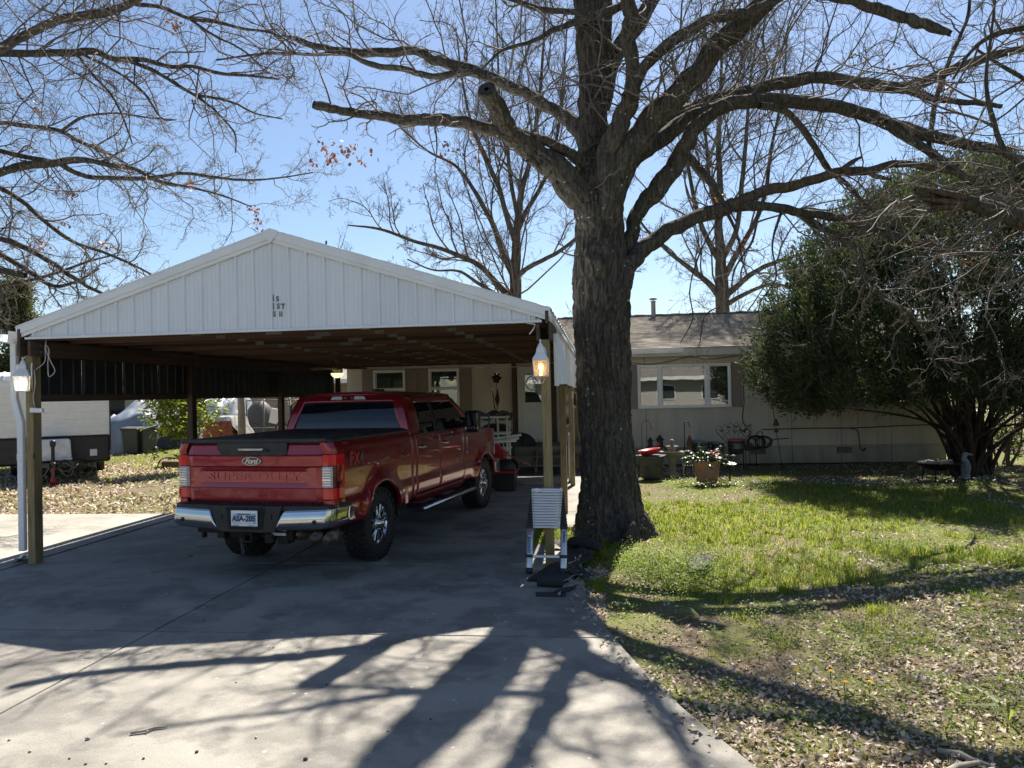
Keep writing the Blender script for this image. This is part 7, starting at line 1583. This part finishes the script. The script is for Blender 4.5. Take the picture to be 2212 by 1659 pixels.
wc = thing('wire_chair', 'tiny white wire garden chair behind the cactus planter', 'chair', (1.98, 17.6, -.04)); q = MB()
for x, y in ((-.13, 0), (.13, 0), (-.11, .22), (.11, .22)): q.tube([(x, y, 0), (x*.9, y, .25)], .007, 5)
q.build('legs', m_pvc, wc); q = MB()
for k in range(6): q.tube([(-.13+.052*k, 0, .25), (-.12+.048*k, .22, .25)], .005, 5)
q.build('seat', m_pvc, wc); q = MB()
for k in range(6): q.tube([(-.12+.048*k, .22, .25), (-.14+.056*k, .25, .52+.05*math.sin(PI*k/5))], .005, 5)
q.tube([(-.14+.28*u, .25, .52+.06*math.sin(PI*u)) for u in np.linspace(0, 1, 9)], .007, 5); q.build('backrest', m_pvc, wc)
bh = thing('small_birdhouse', 'little dark birdhouse on a wire right of the red-lined bucket', 'birdhouse', (pp(1619, 968, 19.0).x, 19.0, pp(1619, 968, 19.0).z)); q = MB(); q.box((0, 0, 0), (.17, .14, .12)); q.build('box', m_iron, bh, .004); q = MB(); q.prism([(-.11, .06), (.11, .06), (0, .15)], -.09, .09, 'y'); q.build('roof', m_rust, bh, .003); q = MB(); q.tube([(0, 0, .15), (0, 0, .5)], .004, 5); q.tube([(0, .0, -.06), (0, 0, -.42)], .008, 5); q.build('wire', m_iron, bh)
ih = thing('scroll_hook', 'curly black iron plant hook with a small brass lantern', 'garden hook', (pp(1634, 975, 19.2).x, 19.2, -.04)); zc = pp(1634, 950, 19.2).z+.04; q = MB()
q.tube([(0, 0, 0), (-.02, 0, zc)], .012, 7); q.tube([tuple(p) for p in spline([(-.02, 0, zc), (-.12, 0, zc+.12), (-.17, 0, zc+.26), (-.26, 0, zc+.27), (-.27, 0, zc+.20)], 20)], .010, 6); q.tube([tuple(p) for p in spline([(-.02, 0, zc), (.0, 0, zc+.12), (.09, 0, zc+.20), (.17, 0, zc+.15), (.13, 0, zc+.09), (.19, 0, zc+.06)], 20)], .010, 6); q.tube([(-.02, 0, zc), (-.14, 0, zc+.05), (-.17, 0, zc+.1)], .010, 6)
for x, z in ((-.17, .1), (-.27, .2), (-.2, -.02)): q.ball((x, 0, zc+z), .022, 8)
q.build('scrolls', m_iron, ih); q = MB(); q.lathe([(0, .1), (.03, .08), (.045, .04), (.045, -.08), (.05, -.09), (0, -.1)], 10, (.10, -.02, zc-.06)); q.build('lantern', m_brass, ih)
hs_ = thing('hose_coil', 'coil of black cable hung in loops on the house wall', 'hose', (pp(1640, 955, 20.2).x, 20.22, pp(1640, 955, 20.2).z)); q = MB()
for k in range(6):
    r = .17+.012*k; cx = -.08 if k % 3 else .12; q.tube([(cx+r*math.cos(t), -.02*(k % 3), .75*r*math.sin(t)) for t in np.linspace(0, 2*PI, 28)[:-1]], .013, 6, closed=True)
q.tube([tuple(p) for p in spline([(.2, 0, -.08), (.35, 0, .05), (.5, 0, .07), (.75, 0, .09)], 16)], .012, 6); q.build('cable', m_black, hs_)
sk = thing('bell_stake', 'tall thin stake hung with two rusty red bells in front of the wall', 'garden stake', (pp(1690, 1000, 18.9).x, 18.9, -.04)); q = MB(); q.tube([(0, 0, 0), (-.16, 0, 1.25), (-.20, 0, 1.62), (-.26, 0, 1.68), (-.30, 0, 1.60)], .008, 6); q.build('rod', m_iron, sk)
for z, s in ((1.13, 1.1), (.95, .8)): q = MB(); q.lathe([(0, .09*s), (.02*s, .08*s), (.075*s, -.06*s), (.0, -.06*s)], 12, (-.13, -.03, z)); q.build('bell', m_rust, sk)
q = MB(); q.tube([(0, 0, 0), (.30, 0, -.33)], .009, 6); o = q.build('leaning_rod', m_iron); p = pp(1546, 932, 18.75); o.location = p; tag(o, 'thin dark rod slanting down into the red-lined bucket', 'rod')
fp = thing('fire_pit', 'black bowl fire pit heaped with sticks under the juniper', 'fire pit', (6.85, 16.5, -.04)); q = MB(); q.lathe([(0, .2), (.2, .22), (.36, .32), (.46, .36), (.47, .375), (.36, .34), (.2, .25), (0, .23)], 28); q.build('bowl', m_iron, fp)
for k in range(3): a = 2.1*k; q = MB(); q.tube([(.3*math.cos(a), .3*math.sin(a), .27), (.36*math.cos(a), .36*math.sin(a), 0)], .014, 6); q.build('leg', m_iron, fp)
q = MB(); g = np.random.default_rng(9)
for k in range(22): a = g.uniform(0, 6.28); r = g.uniform(.1, .34); q.tube([(r*math.cos(a), r*math.sin(a), .30+g.uniform(0, .1)), (-r*math.cos(a+g.uniform(-.6, .6)), -r*math.sin(a), .33+g.uniform(0, .1))], g.uniform(.006, .018), 6)
q.build('sticks', m_stick, fp)
sv = thing('bird_statue', 'grey stone bird statue standing by the juniper trunk', 'statue', (7.5, 16.75, -.04)); q = MB(); q.tube([(0, 0, 0), (0, 0, .04), (0, 0, .12), (.01, 0, .24), (0, 0, .36), (-.02, 0, .44), (.0, 0, .50), (.03, 0, .53)], [.10, .09, .085, .10, .075, .04, .045, .03], 14); q.tube([(.02, 0, .52), (.10, 0, .50), (.16, 0, .49)], [.035, .02, .006], 10); q.ball((.0, 0, .5), (.06, .05, .05)); q.build('body', mat('statue_stone', (.20, .23, .26), .85, var=.3), sv); q = MB()
for s in (-1, 1): q.ball((.0, s*.08, .24), (.06, .03, .14))
q.build('wings', sv.children[0].data.materials[0], sv)
# ================================================================== travel trailer left of the carport
m_tw = mat('trailer_siding', (.82, .80, .75), .45, var=.05); m_tb = mat('trailer_black', (.014, .014, .015), .45, var=.2); m_lpg = mat('white_gas_cover', (.74, .74, .73), .35)
tv = thing('travel_trailer', 'white travel trailer with black lower half, tongue end towards us', 'trailer', (-13.67, 17.7, -.05), math.radians(36))
TW, TL = 2.46, 6.5
q = MB(); z = 1.18
rows = []
while z < 2.58: rows.append((z, min(z+.20, 2.58))); z += .20
for i, (z0, z1) in enumerate(rows):
    q = MB(); n = 6
    prof = [(0, z0), (-.010, z0+.012), (-.012, z0+.06), (-.004, z0+.066), (-.012, z0+.072), (-.012, z0+.13), (-.004, z0+.136), (-.012, z0+.142), (-.008, z1-.004), (0, z1-.001)]
    prof = [(a, min(b_, z1-.0005)) for a, b_ in prof]
    V = [(-TW/2, a, b_) for a, b_ in prof]+[(TW/2, a, b_) for a, b_ in prof]; k = len(prof); q.add(V, [(j, j+1, k+j+1, k+j) for j in range(k-1)]); q.build('siding_sheet', m_tw, tv, solid=.004)
q = MB(); q.box((0, TL/2+.02, 1.88), (TW-.01, TL, 1.42)); q.build('body', m_tw, tv)
q = MB(); q.box((0, TL/2-.004, .82), (TW+.01, TL, .70)); q.build('lower_body', m_tb, tv, .06)
q = MB(); q.prism([(-.02, 2.58), (.05, 2.70), (.35, 2.80), (TL, 2.84), (TL, 2.56), (-.02, 2.56)], -TW/2-.02, TW/2+.02, 'x')
for k in range(9): x = -TW/2+.15+k*.295; q.prism([(-.03, 2.60), (.04, 2.72), (.35, 2.82), (.6, 2.83), (.6, 2.80), (.35, 2.79)], x, x+.03, 'x')
q.build('roof_cap', m_lpg, tv, .004)
for s in (-1, 1):
    q = MB(); q.box((s*(TW/2+.006), -.004, 1.72), (.035, .035, 1.9)); q.build('corner_moulding', m_tb, tv, .006)
q = MB()
for s in (-1, 1): q.beam((s*.75, .2, .50), (s*.06, -1.05, .50), .06, .11)
q.box((0, .1, .48), (1.8, .08, .1)); q.beam((0, -1.0, .5), (0, -1.2, .5), .07, .09); q.lathe([(0, .06), (.045, .06), (.05, .02), (.05, -.03), (0, -.03)], 14, (0, -1.2, .53))
for s in (-1, 1): q.beam((s*.8, .3, .44), (s*.8, TL, .44), .06, .14)
q.build('tongue_frame', m_tb, tv)
q = MB(); q.box((0, -.33, .86), (.74, .42, .50), taper=(.93, .9)); gb = q.build('gas_bottle_cover', m_lpg, tv, .06)
q = MB(); q.box((0, -.33, .62), (.755, .435, .05)); q.build('cover_band', m_lpg, gb, .015)
jk = MB(); jk.lathe([(0, 1.10), (.055, 1.10), (.065, 1.07), (.065, .98), (.04, .93), (.04, .52), (.05, .5), (.05, .46)], 16, (-.02, -.80, .0)); j_ = jk.build('tongue_jack', m_black, tv)
q = MB(); q.lathe([(.03, .46), (.03, .20)], 14, (-.02, -.80, 0)); q.build('jack_leg', m_galv, j_); q = MB(); q.lathe([(.03, .24), (.045, .20), (.10, .0), (0, 0)], 16, (-.02, -.80, 0)); q.build('red_cone_base', m_redpl, j_); q = MB(); q.lathe([(.056, .80), (.058, .9), (.056, 1.0)], 12, (-.02, -.80, -.42)); q.build('red_collar', m_redpl, j_)
q = MB(); q.box((-.02, -.80, .50), (.16, .14, .10)); q.build('jack_mount', m_galv, j_, .02)
q = MB()
for s in (-1, 1): q.tube([tuple(p) for p in spline([(s*.08, -.95, .5), (s*.2, -.9, .28), (s*.34, -.7, .22), (s*.42, -.5, .42)], 16)], .013, 6)
q.tube([tuple(p) for p in spline([(.05, -.8, .55), (.25, -.8, .62), (.4, -.75, .5), (.3, -.78, .34), (.1, -.85, .38), (.2, -.9, .55), (.44, -.8, .42), (.5, -.75, .5)], 30)], .011, 6); q.build('chains_and_cable', m_galv, tv)
q = MB(); q.box((.85, -.005, .72), (.16, .012, .17)); q.build('white_sticker', m_lpg, tv); q = MB(); q.box((.62, .03, .56), (.12, .012, .1)); q.build('white_sticker', m_lpg, tv)
for s in (-1, 1):
    for y in (3.2, 4.0): q = MB(); q.lathe([(.12, -.1), (.33, -.1), (.36, -.06), (.36, .06), (.33, .1), (.12, .1), (.12, -.1)], 22, (s*1.05, y, .36), (0, PI/2, 0)); q.build('wheel', m_tyre, tv)
# ================================================================== bins, tarps, kennel and yard clutter
m_bin = mat('dark_green_bin', (.028, .032, .026), .5, var=.2); m_tarp = mat('grey_blue_tarp', (.155, .185, .235), .55, var=.25, vs=1.5, bump=.3, bs=6); m_silv = mat('silver_tarp', (.50, .51, .53), .32, .35, var=.25, vs=3, bump=.5, bs=7); m_cloth = mat('grey_canvas', (.24, .235, .225), .85, var=.3, bump=.3, bs=8)
def bin_(label, px, Y, rz, open_=0):
    t = thing('wheelie_bin', label, 'rubbish bin', (px3(px, 900, Y).x, Y, -.05), rz, 'wheeled bins by the tarp')
    q = MB(); q.box((0, 0, .50), (.50, .56, .92), taper=(1.18, 1.22)); q.box((0, -.0, .93), (.64, .74, .06)); q.build('body', m_bin, t, .02); q = MB(); q.box((0, -.01, 1.0), (.64, .76, .06), (.08+open_, .04, 0)); q.box((0, .34, 1.02), (.5, .07, .05)); q.build('lid', m_bin, t, .02)
    for s in (-1, 1): q = MB(); q.lathe([(.0, -.03), (.12, -.03), (.12, .03), (0, .03)], 16, (s*.25, .26, .12), (0, PI/2, 0)); q.build('wheel', m_black, t)
bin_('left upright dark rubbish bin before the grey-blue tarp', 287, 27.3, .15); bin_('right dark rubbish bin leaning, beside the other bin', 313, 27.6, -.35, .12)
def tarp(label, x0, x1, Y, h, dep, m, seed, name='tarp_heap', z0=-.06, shape=None):
    cx = (x0+x1)/2; w_ = (x1-x0)/2; q = MB()
    def f(u, v):
        a = PI*u; s = -math.cos(a); prof = shape(s) if shape else 1
        fold = vnoise(np.array([u*9+seed, v*6, seed*3.]), 3)-.5; fold2 = vnoise(np.array([u*26, v*15, seed*5.]), 4)-.5; k = 1-abs(vnoise(np.array([u*5+v*3, v*4-u*2, seed*1.]), 6)-.5)*2
        t = v*PI; z = z0+h*prof*max(0, math.sin(t))**.6*(.55+.45*math.sin(a)**.5)*(1+.22*fold+.05*fold2+.10*(k-.6))
        return (cx+w_*s*1.0+.12*fold, Y-dep*math.cos(t)*(.75+.25*math.sin(a))+.18*fold+.06*fold2+.1*(k-.5), z)
    q.grid(f, 70, 44); o = q.build(name, m); tag(o, label, 'tarp'); return o
X = lambda px, Y: px3(px, 900, Y).x
tarp('grey-blue tarp draped over a long heap behind the bins', X(240, 29), X(372, 29), 29, 1.95, 1.6, m_tarp, 1.0, shape=lambda s: 1 if s > -.2 else .72+.28*(s+1)/.8)
tarp('wrinkled silver tarp over a heap right of the broad-leaved bush', X(425, 26.5), X(528, 26.5), 26.5, 2.1, 1.5, m_silv, 4.0)
q = MB()
for k in range(24):
    for j in range(6):
        q.box((-.62+.25*j+(.12 if k % 2 else 0), -.0, .045+.065*k), (.235, .11, .055))
px0 = X(470, 24)
wb = thing('brick_stack', 'stack of dull red bricks in front of the silver tarp', 'brick stack', (px0, 24, -.05))
brm = mat('red_brick', (.26, .085, .05), .85, var=.3, bump=.3); proto = None
for k in range(20):
    for j in range(5):
        if proto is None: q = MB(); q.box((0, 0, 0), (.21, .10, .057)); proto = q.build('brick', brm, wb, .003); o = proto
        else: o = proto.copy(); COL.objects.link(o)
        o.location = (-.45+.22*j+(.05 if k % 2 else 0)+random.uniform(-.012, .012), random.uniform(-.02, .02), .03+.0645*k); o.rotation_euler = (0, 0, random.uniform(-.06, .06))
q = MB(); q.box((0, .45, .64), (1.1, .72, 1.26)); q.build('inner_bricks', brm, wb)
q = MB(); q.grid(lambda u, v: (px0-.3+1.5*u, 24-.30+1.2*v+(.0 if u < .5 else -.06*math.sin(u*40)), -.05+min(1.42+.12*math.sin(u*3), max(.15, 1.42-max(0, u-.55)*2.6*(1+.1*math.sin(v*20))))+.05*vnoise(np.array([u*8, v*8, 1.]), 3)), 40, 16); o = q.build('canvas_sheet', m_cloth, None, solid=.01); tag(o, 'grey canvas draped over the brick stack', 'canvas')
q = MB(); q.tube([(0, 0, 0), (.02, 0, 1.6), (-.01, 0, 3.2)], [.13, .12, .11], 12); o = q.build('timber_post', mat('pale_weathered_post', (.30, .26, .20), .85, var=.3, stretch=(1, 1, .2))); o.location = (X(521, 23), 23, -.05); tag(o, 'pale round timber post standing by the dog kennel', 'post')
kn = thing('chain_link_kennel', 'chain link dog kennel panels around a dark covered dome', 'kennel', (X(570, 25), 25, -.05))
m_mesh = mat('chain_link_wire', (.22, .22, .22), .5, .6)
q = MB()
for x in (-.62, .0, .95): q.tube([(x, 0, 0), (x, 0, 2.0)], .03, 8)
for z in (.12, 1.0, 1.95): q.tube([(-.62, 0, z), (.95, 0, z)], .02, 8)
for y in (1.4,):
    for x in (-.62, .95): q.tube([(x, y, 0), (x, y, 2.0)], .03, 8); q.tube([(x, 0, 1.95), (x, y, 1.95)], .02, 8)
q.build('pipe_frame', m_galv, kn)
q = MB()
for k in range(42):
    x = -.62+.09*k-1.9
    for s in (-1, 1):
        a, b_ = (x if s > 0 else x+1.9), (x+1.9 if s > 0 else x); z0, z1 = .1, 1.95
        lo, hi = -.62, .95; d = (b_-a)
        t0 = max(0, min(1, ((lo if d > 0 else hi)-a)/d)); t1 = max(0, min(1, ((hi if d > 0 else lo)-a)/d))
        if t1-t0 > .02: q.tube([(a+d*t0, 0, z0+(z1-z0)*t0), (a+d*t1, 0, z0+(z1-z0)*t1)], .004, 3, caps=False)
o = q.build('chain_link_mesh', m_mesh, kn); o['kind'] = 'stuff'
dm = MB(); dm.grid(lambda u, v: ((.78+.04*math.sin(u*40)*(1-v))*math.cos(2*PI*u)*math.cos(v*PI/2), .7*math.sin(2*PI*u)*math.cos(v*PI/2), 1.95*math.sin(v*PI/2)), 40, 14); o = dm.build('covered_dome', m_tarpb); o.location = (X(562, 26.2), 26.2, -.05); tag(o, 'black covered dome inside the chain link kennel', 'cover')
q = MB(); g = np.random.default_rng(12)
for k in range(70): a = g.uniform(0, 6.28); r = g.uniform(.1, .7); q.tube([(r*math.cos(a), r*.6*math.sin(a), g.uniform(.0, .5)), (r*math.cos(a)+g.normal()*.4, g.normal()*.3, g.uniform(.1, .9))], .012, 4)
o = q.build('brush_pile', m_stick); o.location = (X(582, 24), 24, -.05); o['kind'] = 'stuff'; 
q = MB(); q.box((0, 0, 0), (.42, .04, .5), (.1, .25, .1)); o = q.build('white_board', m_vinyl); o.location = (X(597, 24.3), 24.3, 1.35); tag(o, 'small white board propped on the chain link kennel', 'board'); q = MB(); q.tube([(0, 0, -.3), (0, 0, -1.4)], .02, 6); q.build('stake', m_galv, o)
q = MB(); q.box((0, 0, .35), (.55, .5, .7)); o = q.build('pale_crate', mat('pale_painted_wood', (.38, .36, .28), .8), None, .02); o.location = (X(538, 23.6), 23.6, -.05); tag(o, 'pale wooden crate behind the round timber post', 'crate')
ht = thing('hand_truck', 'red hand truck leaning on the third left carport post', 'hand truck', (X(607, 16.6), 16.6, 0), .3); q = MB()
m_redst = mat('red_steel_tube', (.32, .03, .02), .4)
for s in (-1, 1): q.tube([(s*.16, 0, .1), (s*.16, .02, 1.05), (s*.13, .05, 1.3), (s*.05, .07, 1.42)], .016, 8)
q.tube([(-.05, .07, 1.42), (.05, .07, 1.42)], .016, 8); q.build('tube_frame', m_redst, ht); q = MB()
for z in (.3, .6, .9): q.box((0, .01, z), (.32, .02, .03))
q.box((0, -.1, .06), (.36, .2, .012)); q.build('plate', m_redst, ht); 
for s in (-1, 1): q = MB(); q.lathe([(0, -.03), (.12, -.03), (.12, .03), (0, .03)], 16, (s*.22, .1, .12), (0, PI/2, 0)); q.build('wheel', m_black, ht)
q = MB(); q.tube([(0, 0, 0), (-.28, .25, 1.55)], .018, 7); q.box((0, 0, .06), (.2, .02, .14)); o = q.build('garden_tool', m_stick); o.location = (X(624, 16.2), 16.2, 0); tag(o, 'long wooden-handled garden tool leaning by the red hand truck', 'garden tool')
tl_ = thing('garden_tiller', 'black garden tiller with tall handle behind the red hand truck', 'tiller', (X(638, 18), 18, -.04)); q = MB(); q.tube([(-.12, 0, .5), (-.1, 0, 1.8), (.08, 0, 1.95), (.1, 0, 1.3)], .022, 7); q.tube([(.1, 0, .5), (.28, 0, 1.25), (.25, 0, 1.4), (.05, 0, 1.45)], .02, 7); q.build('handle', m_iron, tl_); q = MB(); q.box((0, 0, .55), (.36, .4, .3)); q.lathe([(0, 0), (.11, 0), (.11, .2), (0, .22)], 14, (0, 0, .68)); q.box((.0, -.1, 1.3), (.2, .15, .1)); q.build('engine', m_iron, tl_, .02); 
for s in (-1, 1): q = MB(); q.lathe([(0, -.05), (.2, -.05), (.2, .05), (0, .05)], 16, (s*.25, 0, .2), (0, PI/2, 0)); q.build('wheel', m_black, tl_)
q = MB()
for k in range(7): q.ball((.02*math.sin(k*2), 0, -.06*k), (.035, .035, .04), 8)
q.tube([(0, 0, 0), (0, 0, .3)], .004, 4); o = q.build('hanging_decoration', m_iron); o.location = px3(650, 872, 19.2); o.location.z = 2.26; tag(o, 'dark knobbly decoration hanging at the back of the carport', 'decoration')
q = MB(); q.box((0, 0, .1), (.5, .3, .22), (0, .05, .2)); q.tube([(-.3, 0, .05), (-.6, -.1, .02)], .03, 6); q.tube([tuple(p) for p in spline([(-.5, 0, .0), (-.3, -.05, .28), (.1, .0, .3), (.3, .05, .2)], 14)], .02, 6); o = q.build('cut_log', m_dead); o.location = gp(372, 1012, -.05); tag(o, 'dark cut log with loose hose on the yard left of the truck', 'log')
# ================================================================== far houses
m_fh = mat('far_house_siding', (.42, .39, .36), .7, var=.08); m_fr = mat('far_house_roof', (.22, .20, .19), .9, var=.15)
def far_house(label, x0, x1, Y, h, wallm, bricks=False):
    t = thing('far_house', label, 'house', ((x0+x1)/2, Y, 0)); w_ = x1-x0; q = MB(); q.box((0, 4, h/2), (w_, 8, h)); q.build('wall', wallm, t)
    q = MB(); q.prism([(-.7, h-.05), (4, h+1.7), (8.7, h-.05), (8.7, h+.12), (4, h+1.9), (-.7, h+.12)], -w_/2-.5, w_/2+.5, 'x'); q.build('roof', m_fr, t)
    q = MB(); q.box((0, -.68, h), (w_+.9, .06, .24)); q.build('fascia', m_vinyl, t)
    return t
fh = far_house('distant house with an open carport full of things, beyond the gravel road', -44, -30, 60, 2.7, m_fh)
q = MB(); q.box((-5.2, -.9, 1.25), (3.6, 2.6, .02)); q.box((-5.2, -.03, 1.1), (4.6, .04, 2.3)); q.build('open_bay', m_black, fh)
q = MB()
for x in (-3.0, -7.2): q.box((x, -2.2, 1.2), (.16, .16, 2.5))
q.box((-5.2, -2.2, 2.5), (5, .2, .3)); q.build('porch_post', mat('porch_wood', (.28, .22, .16), .8), fh); q = MB(); q.prism([(-2.6, 2.55), (.1, 2.9), (.1, 3.0), (-2.6, 2.66)], -8, -2.4, 'x'); q.build('porch_roof', m_fr, fh)
q = MB(); q.box((-1.2, -.05, 1.75), (1.5, .1, 1.3)); wf = q.build('window', m_vinyl, fh); q = MB()
for x in (-1.55, -.85): q.box((x, -.11, 1.75), (.55, .02, 1.05))
q.build('pane', m_glass, wf)
for k, (x, z, d) in enumerate(((-6.3, .45, .9), (-5.3, .35, .7), (-4.4, .5, .6))):
    q = MB(); q.box((x, -1.2, z), (d*.8, .6, z*2)); q.lathe([(0, 0), (d*.3, 0), (d*.25, .4), (0, .45)], 10, (x, -1.2, 2*z)); o = q.build('porch_clutter', (m_tarp, m_cloth, m_bin)[k], fh)
bh_ = far_house('distant tan brick house with a white corner post, behind the kennel', -21.5, -9, 44, 2.9, mat('brick_mortar', (.36, .33, .29), .9))
V = []; Fs = []; ci = 0
for r in range(38):
    x = -6.2+(.11 if r % 2 else 0)
    while x < 6.1:
        i = len(V); z = .05+r*.075; dd = .02+.012*rng.random()
        for (a, b_, c) in ((x, -dd, z), (x+.21, -dd, z), (x+.21, -dd, z+.063), (x, -dd, z+.063), (x, 0, z), (x+.21, 0, z), (x+.21, 0, z+.063), (x, 0, z+.063)): V.append((a, b_, c))
        Fs += [(i, i+1, i+2, i+3), (i+3, i+2, i+6, i+7), (i+1, i+5, i+6, i+2), (i, i+3, i+7, i+4)]; x += .222
me = bpy.data.meshes.new('bricks'); me.from_pydata(V, [], Fs); n = Nd('tan_brick'); g_n = n.n.new('ShaderNodeNewGeometry'); c = n.ramp(g_n.outputs['Random Per Island'], [(0, (.30, .19, .12)), (.5, (.40, .29, .20)), (1, (.22, .13, .085))]); n.pbr(Base_Color=c, Roughness=.9); o = link('bricks', me, n.m, bh_); o['kind'] = 'stuff'
q = MB(); q.box((3.6, -.6, 1.45), (.25, .2, 2.9)); q.build('corner_post', m_vinyl, bh_)
leafy_shrub('pale bare brush beside the distant brick house', 'shrub', (X(652, 38), 38, 0), 2.4, 2.2, 900, leafmat('dry_brush', [(.4, .36, .28), (.5, .45, .36)], .3), .10, 33, 12)
# a light car roof far off, seen over the silver tarp
pk = thing('parked_car', 'white car parked far off, roof just showing above the silver tarp', 'car', (X(500, 37), 37, 0), 0.1); q = MB(); q.prism([(-2.1, .35), (-2.1, .85), (-1.5, .95), (-.9, 1.42), (.7, 1.45), (1.4, .98), (2.1, .85), (2.15, .35)], -.85, .85, 'y'); q.build('body', m_lpg, pk, .06); q = MB(); q.prism([(-1.3, .98), (-.85, 1.36), (.65, 1.38), (1.2, 1.0)], -.865, .865, 'y'); q.build('window', m_glass, pk); 
for x in (-1.3, 1.3):
    for s in (-1, 1): q = MB(); q.lathe([(0, -.1), (.33, -.1), (.33, .1), (0, .1)], 18, (x, s*.8, .33), (PI/2, 0, 0)); q.build('wheel', m_tyre, pk)
# the house across the street, behind the camera: it shows in the truck's glass and paint
nh = thing('neighbour_house', 'pale house with white trim reflected in the picture window and the truck glass', 'house', (4, -30, 0), PI); q = MB(); q.box((0, 4, 1.5), (20, 8, 3)); q.build('wall', m_fh, nh); q = MB(); q.prism([(-.8, 2.95), (4, 4.9), (8.8, 2.95), (8.8, 3.1), (4, 5.1), (-.8, 3.1)], -10.6, 10.6, 'x'); q.build('roof', m_fr, nh); q = MB(); q.box((0, -.8, 3.0), (21.3, .08, .3)); q.build('fascia', m_vinyl, nh)
for x in (-6, -2, 5): 
    q = MB(); q.box((x, -.03, 1.7), (1.6, .08, 1.3)); w_ = q.build('window', m_vinyl, nh); q = MB(); q.box((x, -.08, 1.7), (1.4, .04, 1.1)); q.build('pane', m_glass, w_)
